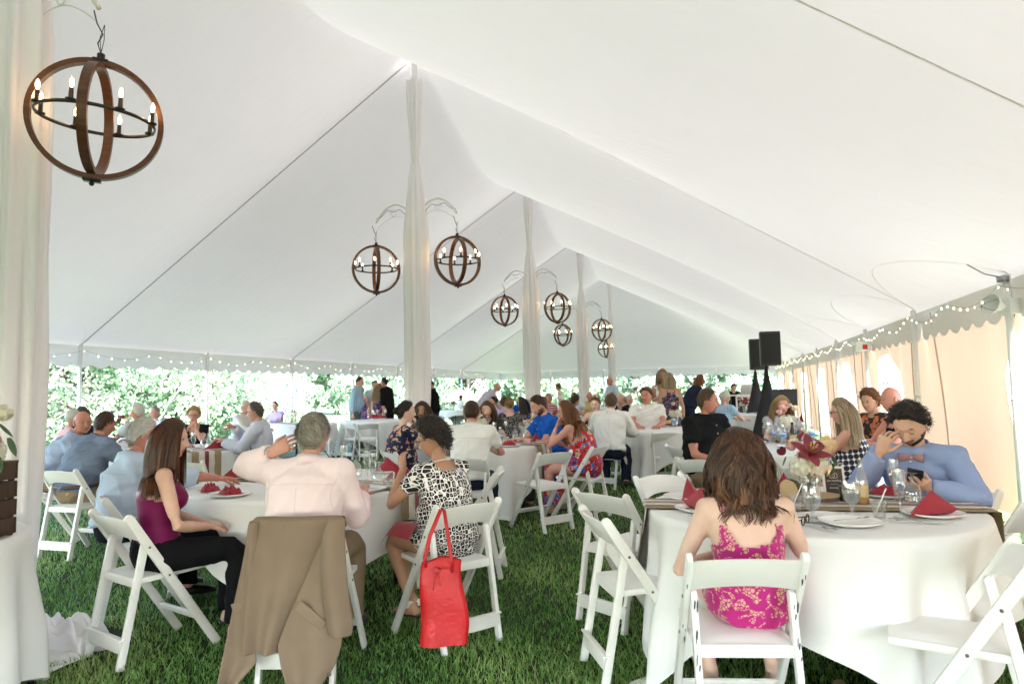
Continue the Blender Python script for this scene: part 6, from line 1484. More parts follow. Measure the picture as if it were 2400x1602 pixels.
def card(loc, rz, label, scale=1.0):
    t = thing('menu_frame', label, 'frame', loc, rz, 'small framed cards'); t.scale = (scale,)*3; w_, h_ = .105, .150; tilt = math.radians(-12)
    m = MB()
    for s in (-1, 1): m.box((s*w_/2, 0, h_/2), (.011, .012, h_+.011)); m.box((0, 0, h_/2+s*h_/2), (w_-.011, .012, .011))
    m.box((0, .05, h_*.32), (.04, .004, h_*.62), Matrix.Rotation(math.radians(32), 3, 'X')); X = Matrix.Rotation(tilt, 4, 'X'); m.xf(X).obj('frame', M_frame, t, smooth=False)
    b = MB().box((0, .001, h_/2), (w_-.011, .005, h_-.011)).xf(X).obj('board', M_board, t, smooth=False)
    c = MB(); c.tube([(.020*math.copysign(abs(math.cos(a))**.4, math.cos(a)), -.0025, .106+.013*math.copysign(abs(math.sin(a))**.4, math.sin(a))) for a in np.linspace(0, 2*math.pi, 25)], .0011, 4, cap=False, up=(0, 1, 0))
    c.tube([(.0075*math.cos(a), -.0025, .106+.0075*math.sin(a)) for a in np.linspace(0, 2*math.pi, 17)], .0010, 4, cap=False, up=(0, 1, 0)); c.box((-.008, -.0025, .121), (.012, .001, .004)); c.xf(X).obj('camera_drawing', M_chalk, b)
    for s_, z_, body in ((.015, .074, "i'm mightiy"), (.007, .058, 'w e d d i n g'), (.012, .036, 'shenanigan')):
        text(body if z_ != .074 else 'our wedding', s_, b, X @ Vector((0, -.0028, z_)), (math.pi/2-(-tilt)*-1 if False else math.pi/2+tilt*1.0, 0, 0), M_chalk)
    return t
card(on(T2, 1958, 1160), YAW-.15, 'small white framed board with a camera drawing beside the lily vase, front right table')
gp = on(T2, 1990, 1178); cd_ = thing('candle_pot', 'dark green candle pot with a burning candle behind the water goblet', 'candle', gp)
MB().lathe([(0, .002), (.038, .0), (.048, .085), (.044, .085), (.036, .01), (0, .01)], 20).obj('pot', mat('dark_green_pot', (.008, .045, .028), rough=.3), cd_)
MB().lathe([(0, .01), (.022, .01), (.022, .06), (0, .062)], 14).obj('wax', mat('wax', (.8, .74, .6), rough=.6), cd_); MB().ball((0, 0, .080), (.005, .005, .014), 8, 7).obj('flame', mat('flame', (1, .5, .15), emit=(1, .45, .12), estr=8), cd_)
sg = on(T2, 1888, 1228); m = MB()
for s in (-1, 1):
    m.tube([(s*.032+.024*math.cos(a), 0, .018+.018*math.sin(a)) for a in np.linspace(0, 2*math.pi, 17)], .003, 5, cap=False, up=(0, 1, 0)); m.tube([(s*.056, 0, .024), (s*.060, .06, .012), (s*.058, .12, .004)], .0028, 5)
m.tube([(-.01, 0, .022), (.01, 0, .022)], .003, 5); o = m.obj('sunglasses', mat('tortoise', (.07, .022, .010), rough=.25)); o.location = sg; o.rotation_euler = (0, 0, YAW+.9); tag(o, 'brown sunglasses lying beside the forks on the front right table', 'sunglasses')
# front left table
w1 = 'on front left table, '
put(T1, 872, 1152, 'plate', w1+'big and empty'); put(T1, 536, 1162, 'rum', w1+'left of the pink elbow'); put(T1, 492, 1150, 'rum', w1+'by the outstretched arm', plate=False)
put(T1, 775, 1100, 'fan', w1+'right of the grey head', rot=.4); put(T1, 940, 1128, 'fan', w1+'the largest', rot=-.8); put(T1, 908, 1106, 'fan', w1+'the one behind the clear tumbler', rot=.2); put(T1, 645, 1098, 'fan', w1+'left of the grey head', rot=.2); put(T1, 540, 1120, 'fan', w1+'beyond the outstretched arm')
for k_, x_, y_, t_ in (('f', 806, 1112, 'first right of the grey head'), ('f', 861, 1133, 'in the middle of the group of glasses'), ('f', 873, 1140, 'by the upturned goblets'), ('i', 835, 1118, 'beside the red napkin'), ('i', 889, 1140, 'in front of the largest red napkin'), ('t', 914, 1146, 'nearest the patterned dress'), ('i', 800, 1128, 'just behind the pink shoulder'), ('t', 652, 1112, 'left of the grey head'), ('f', 612, 1118, 'behind the raised arm')): put(T1, x_, y_, k_, w1+t_, fill=False)
put(T1, 835, 1128, 'small', w1+'under the upturned goblet'); put(T1, 868, 1138, 'small', w1+'behind the big plate'); put(T1, 850, 1163, 'fork', w1+'in front of the big plate', rz=-80, dz=.003); put(T1, 842, 1160, 'knife', w1+'by the big plate', rz=-82, dz=.003)
bouquet(on(T1, 735, 1120), 'bouquet of white and blush flowers hidden behind the man in pink', GEN, seed=6)
# central table
w3 = 'on the central table, '
put(T3, 1256, 1038, 'fan', w3+'in front of the man in bright blue', rot=-.2); put(T3, 1203, 1047, 'rum', w3+'at its near edge'); put(T3, 1212, 1020, 'rum', w3+'under the blue man\'s hand')
for k_, x_, y_, t_ in (('f', 1159, 1030, 'beside the menu frame'), ('f', 1216, 1022, 'by the bearded man\'s hand'), ('t', 1224, 1036, 'in front of the standing napkin'), ('i', 1236, 1024, 'left of the standing napkin'), ('t', 1160, 1046, 'beside the water bottle'), ('i', 1180, 1024, 'behind the water bottle')): put(T3, x_, y_, k_, w3+t_, fill=False)
put(T3, 1173, 1042, 'water', w3+'right of the man in white'); bouquet(on(T3, 1128, 1016), 'bouquet of white hydrangea with a dark-centred flower on the central table', [('hyd', -.02, -.02, .19, 0, 0, 1.2), ('hyd', .05, .0, .21, 0, 0, 1.1), ('hyd', .01, .04, .25, 0, 0, 1), ('rose_w', .03, -.05, .27, 160, 30, 1.2), ('rose_r', .035, -.075, .27, 180, 50, .7), ('rose_w', -.06, -.02, .29, 100, 20, .9), ('leaf', .06, -.05, .17, 190, 95, 1.2), ('leaf', -.07, -.05, .2, 150, 80, 1.1)], seed=8)
card(on(T3, 1152, 1022), YAW+.1, 'small white framed board on the central table by the hydrangea', 1.2)
# left table
w7 = 'on the left middle table, '
put(T7, 508, 1053, 'fan', w7+'at the edge', rot=-.2); put(T7, 440, 1052, 'rum', w7+'beside the plum woman\'s face')
for k_, x_, y_, t_ in (('f', 459, 1062, 'nearest'), ('f', 494, 1040, 'farther'), ('i', 478, 1048, 'between two flutes'), ('i', 441, 1060, 'beside the face in profile'), ('t', 532, 1042, 'by his hand'), ('t', 516, 1034, 'behind the red napkin')): put(T7, x_, y_, k_, w7+t_, fill=False)
# table of the man in black / dots
w5 = 'by the man in black, '
put(T5, 1690, 1028, 'fan', w5+'nearest the man in black', rot=.1); put(T5, 1728, 1037, 'fan', w5+'behind the brown head', rot=.3); put(T5, 1850, 1048, 'plate', w5+'the empty one'); put(T5, 1908, 1024, 'fan', w5+'right of the bouquet')
put(T5, 1836, 1040, 'water', w5+'in front of the bouquet'); put(T5, 1915, 1034, 'water', w5+'beside the dotted dress'); put(T5, 1762, 1018, 'water', w5+'left of the pitcher'); put(T5, 1859, 1042, 'beer', w5+'right of the water bottle')
for k_, x_, y_, t_ in (('f', 1804, 1038, 'left of the water bottle'), ('i', 1888, 1044, 'right of the flowers'), ('i', 1727, 1018, 'by the red napkins'), ('f', 1926, 1012, 'in the back'), ('t', 1937, 1020, 'by the blonde woman'), ('f', 1861, 1024, 'behind the bouquet')): put(T5, x_, y_, k_, w5+t_, fill=False)
p5 = on(T5, 1836, 1022); log_slice(p5-Vector((0, 0, .002)), .15, .03, 'birch log slice under the pink and white bouquet'); log_slice(on(T5, 1818, 1034)+Vector((0, 0, .06)), .055, .03, 'birch round on edge left of the pink and white bouquet', rot=(0, 1.57, YAW+.4))
bouquet(p5+Vector((0, 0, .03)), 'bouquet of pink stock, white hydrangea and a drooping dark red lily before the blonde woman', [('hyd', -.03, -.05, .19, 0, 0, 1.3), ('hyd', .04, 0, .2, 0, 0, 1), ('lily', .12, -.04, .22, -110, 80, 1.1), ('rose_b', -.08, -.02, .27, 90, 20, 1.3), ('rose_b', -.05, 0, .33, 30, 10, 1.1), ('rose_b', .03, 0, .34, -20, 10, 1.1), ('rose_p', .08, .0, .30, -60, 20, 1), ('leaf', 0, 0, .38, 0, 10, .8)], seed=9)
pt_ = thing('pitcher', 'clear glass pitcher of iced water left of the pink bouquet', 'pitcher', on(T5, 1786, 1020)); MB().lathe([(0, .002), (.06, 0), (.066, .10), (.060, .17), (.068, .20)], 22).obj('jug', M_glass, pt_); MB().lathe([(0, .004), (.057, .004), (.062, .12), (0, .12)], 20).obj('water', mat('lemon_water', (.50, .47, .38), rough=.2), pt_); MB().tube([(.06, 0, .17), (.11, 0, .15), (.11, 0, .07), (.066, 0, .05)], .008, 8).obj('handle', M_glass, pt_)
# moustached man's table, distant tables
w4 = 'on the moustached man\'s table, '
put(T4, 1496, 993, 'fan', w4+'left one', rot=.1); put(T4, 1553, 999, 'fan', w4+'right one', rot=-.1)
put(T4, 1521, 985, 'beer', w4+'left one'); put(T4, 1547, 988, 'beer', w4+'right one'); put(T4, 1577, 990, 'water', w4+'right side')
for k_, x_, y_, t_ in (('f', 1530, 992, 'between the napkins'), ('t', 1510, 986, 'left of the bottle'), ('i', 1582, 996, 'near the black shoulder'), ('f', 1562, 985, 'behind the right napkin')): put(T4, x_, y_, k_, w4+t_, fill=False)
bouquet(on(T4, 1592, 985), 'bouquet of white flowers with one round dark red bloom by the man in black', [('hyd', .03, -.02, .2, 0, 0, 1.2), ('hyd', -.05, 0, .2, 0, 0, 1), ('rose_r', -.03, -.07, .27, 180, 60, 1.4), ('rose_b', -.03, -.02, .33, 0, 10, 1.3), ('leaf', -.09, 0, .18, 90, 90, 1), ('leaf', .1, 0, .2, -90, 60, 1)], seed=10)
for x_, t_ in ((1722, 'left'), (1766, 'middle'), (1808, 'right')): put(T6, x_, 968, 'fan', 'on the table before the disc jockey booth, %s of three' % t_)
for x_, k_, t_ in ((1712, 'f', 'left of the lily'), (1745, 'f', 'right of the lily'), (1778, 'f', 'farthest right'), (1795, 'i', 'at the right'), (1756, 't', 'in the middle')): put(T6, x_, 964, k_, 'on the disc jockey side table, '+t_, fill=False)
bouquet(on(T6, 1735, 964), 'distant bouquet with an open red lily in front of the disc jockey booth', [('lily', -.01, -.06, .24, 180, 70, 1.5), ('hyd', .08, 0, .22, 0, 0, 1), ('rose_b', .10, 0, .30, -40, 20, 1.3), ('rose_b', -.10, 0, .28, 40, 20, 1.3), ('hyd', -.05, .03, .2, 0, 0, 1)], seed=11)
bouquet(on(T8, 302, 1010), 'bright red and orange bouquet on the far left table', [('rose_r', -.10, 0, .24, 60, 20, 1.5), ('rose_r', -.04, -.03, .30, 0, 10, 1.4), ('rose_p', .06, -.04, .25, 180, 30, 1.3), ('rose_r', .10, 0, .21, -60, 30, 1.3), ('rose_b', .06, .02, .33, 0, 10, 1.3), ('hyd', .0, -.03, .16, 0, 0, 1), ('leaf', -.12, 0, .2, 90, 60, 1)], seed=12, hv=.2)
put(T8, 283, 1014, 'beer', 'with a blue label on the far left table'); put(T8, 270, 1018, 't', 'on the far left table by the beer bottle', fill=False); put(T8, 306, 1018, 'f', 'on the far left table by the red bouquet', fill=False)
put(T9, 757, 986, 'fan', 'on the distant table of the woman in lavender'); bouquet(on(T9, 683, 982), 'distant bouquet of white and dark flowers beside the woman in lavender', GEN, seed=13)
for x_, k_, t_ in ((640, 'f', 'left one'), (655, 'f', 'right one'), (662, 't', 'by the flowers')): put(T9, x_, 985, k_, 'before the woman in lavender, '+t_, fill=False)
put(T9, 652, 984, 'clear', 'before the woman in lavender')
for x_, t_ in ((850, 'left'), (876, 'middle'), (906, 'right')): put(T10, x_, 976, 'fan', 'on the skirted table before the standing group, %s of three' % t_)
for x_, k_, t_ in ((862, 'f', 'left one'), (868, 'g', 'by the left napkin'), (885, 'f', 'middle one'), (890, 'i', 'third'), (830, 'i', 'first'), (838, 'i', 'second'), (918, 'f', 'right one')): put(T10, x_, 978, k_, 'before the standing group, '+t_, fill=False)
for x_, s_ in ((1005, 14), (1042, 15), (1063, 16)): bouquet(COL(x_, 24, .768), 'distant bouquet on the long skirted table, ' + {1005: 'beside the drape', 1042: 'middle one of three', 1063: 'next to the boy'}[x_], GEN if s_ != 16 else [('lily', 0, -.03, .25, 180, 50, 1.5), ('lily', .08, 0, .22, -90, 50, 1.2)]+GEN[:2], seed=s_)
for x_ in (1015, 1024, 1032, 1050): glass('f', T11, 270+(x_-1015)*4, .8, 'on the long skirted table, '+{1015: 'first from the drape', 1024: 'second from the drape', 1032: 'third from the drape', 1050: 'fourth from the drape'}[x_], fill=False)
put(T12, 1408, 948, 'fan', 'on the distant table of the man in yellow'); 
for x_, k_ in ((1440, 'i'), (1425, 'f'), (1460, 'g')): put(T12, x_, 948, k_, 'on the distant table of the man in yellow', fill=False)
bouquet(on(T12, 1425, 946), 'distant bouquet on the table of the man in yellow', GEN, seed=19)
put(T13, 1170, 980, 'fan', 'on the table beyond the blonde bun'); bouquet(on(T13, 1185, 978), 'pale bouquet left of the blonde bun', GEN, seed=20)
# ================================================================ tan jacket over the chair back
M_jack = cotton('tan_suiting', (.215, .158, .113), var=.05, bump=.15)
jx = COL(738, 3.66); JM = Matrix.Translation(jx) @ Matrix.Rotation(CAMDIR(2), 4, 'Z'); jk = thing('suit_jacket', 'tan suit jacket draped over the chair of the man in pink, sleeve hanging right', 'jacket', jx, CAMDIR(2)); jk.scale = (.94, 1, 1)
def sheet(rows, name, y0=-.285, nx=16, sub=4, fold=.012, fr=3, seed=0, parent=jk, m_=None, th=.006, bow=0):
    R = []
    for (a, b) in zip(rows[:-1], rows[1:]):
        for i in range(sub): q = i/sub; R.append([x+(y-x)*q for x, y in zip(a, b)])
    R.append(list(rows[-1])); V = []
    for k, (z, xl, xr, yo) in enumerate(R):
        u_ = k/(len(R)-1); V.append([(xl+(xr-xl)*i/nx, y0+yo-fold*(.25+u_)*math.sin(fr*math.pi*i/nx+seed+z*3)-bow*math.sin(math.pi*i/nx), z) for i in range(nx+1)])
    o = MB().grid(np.array(V)).obj(name, m_ or M_jack, parent); md = o.modifiers.new('s', 'SOLIDIFY'); md.thickness = th; md.offset = 0; m2 = o.modifiers.new('b', 'SUBSURF'); m2.levels = 1; m2.render_levels = 1
    return o
sheet([(.72, -.205, .215, .17), (.790, -.222, .232, .075), (.797, -.226, .236, .04), (.785, -.230, .240, -.005), (.70, -.226, .225, -.018), (.55, -.222, .13, -.04), (.40, -.225, .045, -.055), (.26, -.228, -.035, -.065), (.19, -.228, -.06, -.07)], 'back_panel', fold=.020, fr=3, seed=1)
sheet([(.785, -.236, -.19, -.012), (.60, -.262, -.20, -.03), (.42, -.300, -.20, -.035), (.24, -.335, -.19, -.04), (.15, -.352, -.17, -.045), (.06, -.365, -.26, -.05), (.035, -.362, -.33, -.05)], 'front_panel', fold=.022, fr=2, seed=2)
sheet([(.74, .17, .235, -.022), (.62, .11, .235, -.05), (.48, .045, .245, -.072), (.34, -.02, .255, -.085), (.24, -.062, .262, -.09), (.14, -.045, .225, -.09), (.06, -.015, .16, -.09), (.015, .03, .10, -.09)], 'front_panel', fold=.028, fr=2, seed=3)
sheet([(.797, .185, .250, .0), (.72, .165, .265, -.05), (.58, .165, .282, -.085), (.44, .180, .300, -.10), (.34, .20, .318, -.105), (.285, .212, .312, -.105)], 'sleeve', fold=.006, fr=2, seed=4, th=.03, bow=.03)
sheet([(.785, -.245, -.21, .01), (.60, -.262, -.20, -.01), (.42, -.27, -.21, -.02), (.30, -.275, -.215, -.02)], 'sleeve', fold=.006, seed=5, th=.03, bow=.01, y0=-.26)
f_ = MB(); f_.box((.115, -.392, .375), (.16, .006, .050), Matrix.Rotation(math.radians(38), 3, 'Y')); o = f_.obj('pocket_flap', M_jack, jk, smooth=False); bevel(o, .002)
f_ = MB(); f_.box((-.272, -.322, .40), (.075, .006, .045), Matrix.Rotation(math.radians(-20), 3, 'Y')); bevel(f_.obj('pocket_flap', M_jack, jk, smooth=False), .002)
MB().ball((.205, -.394, .115), (.010, .004, .010)).obj('button', mat('horn_button', (.10, .07, .05), rough=.3), jk)
MB().tube([(-.055, -.302, .775), (-.06, -.315, .60), (-.085, -.34, .40), (-.11, -.36, .22)], .0012, 4).obj('seam', mat('seam_dark', (.11, .075, .045)), jk)
# ================================================================ red tote bag
M_red = mat('red_leather', (.50, .010, .014), rough=.42, bump=.35, bscale=45, spec=.4, var=.12, vscale=9)
tl = COL(1040, 3.60); tb = thing('tote_bag', 'bright red leather tote bag hanging by its straps from the chair back', 'bag', tl, CAMDIR(350))
V = []; n = 48
for k, z in enumerate(np.linspace(.125, .540, 22)):
    u = k/21; hw = .118-.012*u+.006*math.sin(u*5); hd = .052*(1-u*.70)+.004; row = []
    for j in range(n):
        a = 2*math.pi*j/n; x = hw*math.copysign(abs(math.cos(a))**.45, math.cos(a)); y = hd*math.copysign(abs(math.sin(a))**.6, math.sin(a))
        y += .008*math.sin(x*40+u*2)*(1-u*.4)+.010*math.sin(u*9+x*15)*(u)*.6; row.append((x+.010*math.sin(u*6), y, z+.012*math.sin(x*30+1)*(u > .95)))
    V.append(row)
m = MB(); m.grid(np.array(V), closed=True); m.add(np.array(V[0]), [tuple(range(n))[::-1]]); o = m.obj('pouch', M_red, tb)
for s, y_ in ((-1, -.018), (1, .018)):
    MB().tube([(-.085, y_, .50), (-.088, y_, .55), (-.06, y_, .66), (-.005, y_*.6, .785), (.012, y_*.5, .785), (.030, y_, .66), (.045, y_-.01, .54), (.045, y_-.015, .48)], .0085, 8, flat=(1, .25), up=(0, 1, 0)).obj('strap', M_red, tb)
m = MB()
for a in np.linspace(0, 6.28, 2): m.tube([(-.03+.018*math.cos(t_), -.035, .495+.016*math.sin(t_)) for t_ in np.linspace(0, 6.28, 14)], .002, 5, cap=False, up=(0, 1, 0))
m.tube([(-.03, -.036, .48), (-.045, -.05, .44), (-.05, -.05, .40)], .002, 5); m.tube([(-.028, -.036, .48), (-.018, -.05, .45), (-.015, -.05, .42)], .002, 5); m.tube([(-.03, -.03, .50), (.0, -.03, .50), (.03, -.03, .495)], .002, 5); m.obj('tie_cord', M_red, tb)
# ================================================================ clothing extras and hand-held things
def part_on(P, mb, name, m_): return mb.obj(name, m_, P[0])
def front(P, t, y, x=0):
    i = P[1]; c = i['p3']*(1-t)+i['p1']*t; return c+np.array((x, y, 0))
i = P_T[1]; part_on(P_T, MB().tube([front(P_T, -.05, .105), front(P_T, .15, .128), front(P_T, .5, .142), front(P_T, .9, .132), front(P_T, 1.1, .125)], [.014, .026, .034, .042, .01], 6, flat=(1, .15), up=(0, 1, 0)), 'necktie', M_burg)
PLT = graph('bow_tie_plaid', f_plaid((.30, .10, .22), (.06, .06, .30), (.60, .35, .22), 60), rough=.6)
b = MB()
for s in (-1, 1): b.tube([(0, 0, 0), (s*.03, .004, .004), (s*.062, .008, .002)], [.008, .022, .028], 8, flat=(1, .35), up=(0, 1, 0))
b.ball((0, .004, 0), (.011, .012, .013)); q_ = P_E[1]; b.xf(Matrix.Translation(q_['p4']+np.array((0, .088, -.035))) @ Matrix.Rotation(math.radians(-20), 4, 'X')); part_on(P_E, b, 'bow_tie', PLT)
pk = MB(); pk.box(front(P_E, .42, .145, .085), (.085, .006, .085), Matrix.Rotation(math.radians(-20), 3, 'X')); part_on(P_E, pk, 'pocket', CBOW)
w_ = q_['AR'][0][2]; h_ = nrm(q_['AR'][0][3]); pc = Vector(w_+h_*.10+np.array((.03, .01, .025))); RW = Matrix.Translation(P_E[0].location) @ Matrix.Rotation(P_E[0].rotation_euler.z, 4, 'Z')
ph = thing('mobile_phone', 'black mobile phone held by the man with the bow tie', 'phone', RW @ pc, P_E[0].rotation_euler.z+.3); ph.rotation_euler = (math.radians(38), math.radians(-12), P_E[0].rotation_euler.z+.2)
bevel(MB().box((0, 0, 0), (.074, .150, .008)).obj('case', mat('phone_black', (.010, .010, .012), rough=.2), ph, smooth=False), .004); MB().box((0, 0, .0046), (.066, .138, .001)).obj('screen', mat('phone_screen', (.02, .02, .025), rough=.08), ph, smooth=False)
# stitched yokes, pleats and plackets lying on the shirts
def stitch(P, pts, front_=False, r_=.0016, m_=None):
    sh = [c for c in P[0].children if c.name.startswith('shirt')][0]; L = []
    for x, z in pts:
        ok, loc, nn, _i = sh.ray_cast(Vector((x, 1.5 if front_ else -1.5, z)), Vector((0, -1 if front_ else 1, 0)))
        if ok: L.append(tuple(loc+nn*.0006))
    if len(L) > 3: MB().tube(L, r_, 5).obj('seam', m_ or mat('shirt_seam', (.42, .36, .36), rough=.9), P[0])
for P, c_ in ((P_B, (.66, .52, .52)), (P_Z, (.09, .115, .17)), (P_Q, (.52, .51, .50)), (P_L, (.50, .49, .48)), (P_AA, (.30, .36, .45))):
    i = P[1]; z3 = i['p3'][2]-.055; zb = i['p1'][2]; ms = mat('seam_%.2f' % c_[0], c_, rough=.9)
    stitch(P, [(x, z3+.012*math.cos(x*9)) for x in np.linspace(-.17, .17, 26)], m_=ms); stitch(P, [(.004, z) for z in np.linspace(z3-.005, zb, 22)], m_=ms, r_=.0012)
    if P is P_B:
        for s in (-1, 1): stitch(P, [(s*(.185-.02*math.sin(q*3)), z3+.03-q*.16) for q in np.linspace(0, 1, 14)], m_=ms)
i = P_E[1]; ms = mat('seam_blue', (.17, .22, .40), rough=.9)
for x0 in (-.016, .016): stitch(P_E, [(x0, z) for z in np.linspace(i['p3'][2]-.05, i['p1'][2]-.02, 20)], True, m_=ms)
# pearls, watches and bracelets, belt, hair flowers
q_ = P_C[1]; pl = MB(); c0 = q_['p4']*.75+q_['p3']*.25
for a in np.linspace(0, 2*math.pi, 40, endpoint=False): pl.ball(c0+np.array((.070*math.cos(a), .062*math.sin(a)+.01, .012-.022*math.sin(a))), .0052, 7, 5)
part_on(P_C, pl, 'pearl_necklace', mat('pearl', (.75, .70, .62), rough=.2)); P_C[0].children[-1]['kind'] = 'stuff'
def wristband(P, k, name, m_, r=.034, wd=.008, t=.12):
    a = P[1]['AR'][k]; d_ = nrm(a[2]-a[1]); c = a[2]-d_*.02; x = nrm(np.cross(d_, (0, 0, 1))); y = np.cross(x, d_); part_on(P, MB().tube([c+(x*math.cos(t_)+y*math.sin(t_))*r for t_ in np.linspace(0, 6.283, 18)], wd*.5, 6, cap=False), name, m_)
wristband(P_B, 0, 'wristwatch', M_steel, .038, .016); wristband(P_F, 0, 'bracelet', M_steel, .030, .010); wristband(P_U, 1, 'bracelet', M_steel, .027, .006)
for P in (P_Z,):
    i = P[1]; p_ = (i['p0']*.62+i['p1']*.38); part_on(P, MB().tube([p_+np.array((.238*math.cos(a), .165*math.sin(a)-.006, .010*math.sin(a))) for a in np.linspace(0, 6.283, 32)], .018, 6, cap=False, flat=(.35, 1)), 'belt', mat('brown_belt', (.035, .015, .010), rough=.4))
for P, c_ in ((P_M, M_hyd),):
    i = P[1]; 
    for k_ in range(7): o = link('hair_flower', FL['rose_b' if k_ % 2 else 'hyd'], P[0]); o.matrix_local = i['RhM'] @ Matrix.Translation((.04*math.cos(k_), -.04+.03*math.sin(k_*2), .135+.01*k_ % .02)) @ Matrix.Scale(.45, 4)
# dark red napkins on laps
for P, s_ in ((P_C, .19), (P_B, .19)):
    i = P[1]; kn = (i['LG'][0][1]*.55+i['LG'][0][0]*.45); V = [[(kn[0]-.10+.22*a, kn[1]-.10+.30*b_, kn[2]+.098-.04*abs(a-.4)-.30*max(0, b_-.72)-.25*max(0, .2-a)) for a in np.linspace(0, 1, 9)] for b_ in np.linspace(0, 1, 11)]
    m = MB().grid(np.array(V)); m.xf(Matrix.Translation(P[0].location) @ Matrix.Rotation(P[0].rotation_euler.z, 4, 'Z')); o = m.obj('napkin', M_napkin); tag(o, 'dark red napkin spread on the lap of '+('the woman in black and white' if P is P_C else 'the man in pink'), 'napkin')
# navy jacket over a distant chair, grey cloth on the chair of the man in dark
# ================================================================ left foreground: little table, crate, flowers, spilled drape
T0 = COL(-335, 3.15); t = thing('side_table', 'small round table cut off at the left edge under a floor-length white cloth', 'table', T0); MB().lathe([(0, .735), (.59, .735), (.59, .76), (0, .76)], 30).obj('tabletop', M_table, t); MB().tube([(0, 0, .735), (0, 0, 0)], .03, 8).obj('leg', M_leg, t)
c = cloth(.60, 1.27, .5, 31, fold=.05).obj('tablecloth', M_cloth); c.location = T0; tag(c, 'long white tablecloth at the left edge, reaching the grass', 'tablecloth', 'white tablecloths')
cp = COL(-105, 3.12, .768); cr = thing('wooden_crate', 'dark stained slatted wooden crate at the left edge under pink flowers', 'crate', cp, YAW+.05)
M_dk = graph('dark_stained_wood', lambda t, uv, ob: nmix(t, (lambda n: (setattr(n.inputs['Scale'], 'default_value', 16), t.links.new(nscale(t, ob, (9, 9, .8)), n.inputs['Vector']), n.outputs[0])[2])(t.nodes.new('ShaderNodeTexNoise')), (.020, .010, .006), (.10, .055, .030)), rough=.6)
for k_ in range(4):
    for (x, y, dx, dy) in ((0, -.135, .34, .012), (0, .135, .34, .012), (-.165, 0, .012, .25), (.165, 0, .012, .25)): bevel(MB().box((x, y, .045+k_*.083), (dx, dy, .072)).obj('slat', M_dk, cr, smooth=False), .002)
for x in (-.152, .152):
    for y in (-.122, .122): bevel(MB().box((x, y, .165), (.02, .02, .33)).obj('corner_post', M_dk, cr, smooth=False), .002)
bevel(MB().box((0, 0, .335), (.345, .285, .012)).obj('lid', M_dk, cr, smooth=False), .002)
bouquet(COL(-46, 3.10, 1.112), 'loose pink and white flowers with green leaves on top of the dark crate', [('rose_b', .03, -.04, .16, 180, 50, 1.9), ('rose_b', .09, -.06, .10, 200, 80, 2.0), ('rose_r', .02, 0, .24, 0, 30, 1.3), ('rose_w', .07, 0, .19, -90, 40, 1.5), ('hyd', -.02, -.05, .07, 0, 0, 1.1), ('hyd', .05, 0, .05, 0, 0, .9), ('leaf', .14, -.03, .11, -90, 80, 1.3), ('leaf', .11, -.05, .03, -120, 110, 1.4), ('leaf', .09, -.02, .17, -80, 60, 1.2), ('leaf', .05, -.07, .02, -160, 120, 1.3), ('rose_b', -.06, -.02, .2, 90, 30, 1.7)], vase=False)
sp = COL(160, 4.05); V = []; 
for i_ in range(31):
    row = []
    for j_ in range(41):
        u, v = i_/30*2-1, j_/40*2-1; e = max(0, 1-(u*u)**1.4)*max(0, 1-(v*v)**1.6); row.append((v*.24+.03*math.sin(u*4), u*.12+.02*math.sin(v*5), -.07+min(1, e*5)*.07+e*(.05+.035*math.sin(v*9+u*3)+.02*math.sin(u*14+v*4)+.03*(1-v)*.6)))
    V.append(row)
o = MB().grid(np.array(V)).obj('fallen_fabric', M_sheer); o.location = sp+Vector((0, 0, .062)); o.rotation_euler = (0, 0, YAW-.3); tag(o, 'crumpled white fabric lying on the grass beside the left tablecloth', 'fabric')
# rolled burlap under the front right table
rl = COL(1995, 3.05); t = thing('fallen_runner', 'rolled burlap runner end lying on the grass under the front right table', 'table runner', rl, YAW-.15)
pts = [(.033*(1-a/22)*math.cos(a), 0, .04+.033*(1-a/22)*math.sin(a)) for a in np.linspace(0, 13, 50)]; V = np.array([[(p[0], y, p[2]) for p in pts] for y in (-.16, .16)]); MB().grid(V).obj('roll', M_burlap, t)
for w0, w1, m_, nm in ((-.05, .05, M_lace, 'lace_strip'), (-.015, .015, M_burg, 'ribbon')): MB().tube([(0, w0, .04), (0, w1, .04)], .0345+(.0010 if nm == 'ribbon' else 0), 20, cap=False).obj(nm, m_, t)
MB().grid(np.array([[(.02+.03*i_, -.16+.32*j_/6, .012+.02*abs(math.sin(i_*.8+j_*.5))*.6) for j_ in range(7)] for i_ in range(9)])).obj('loose_end', M_burlap, t)
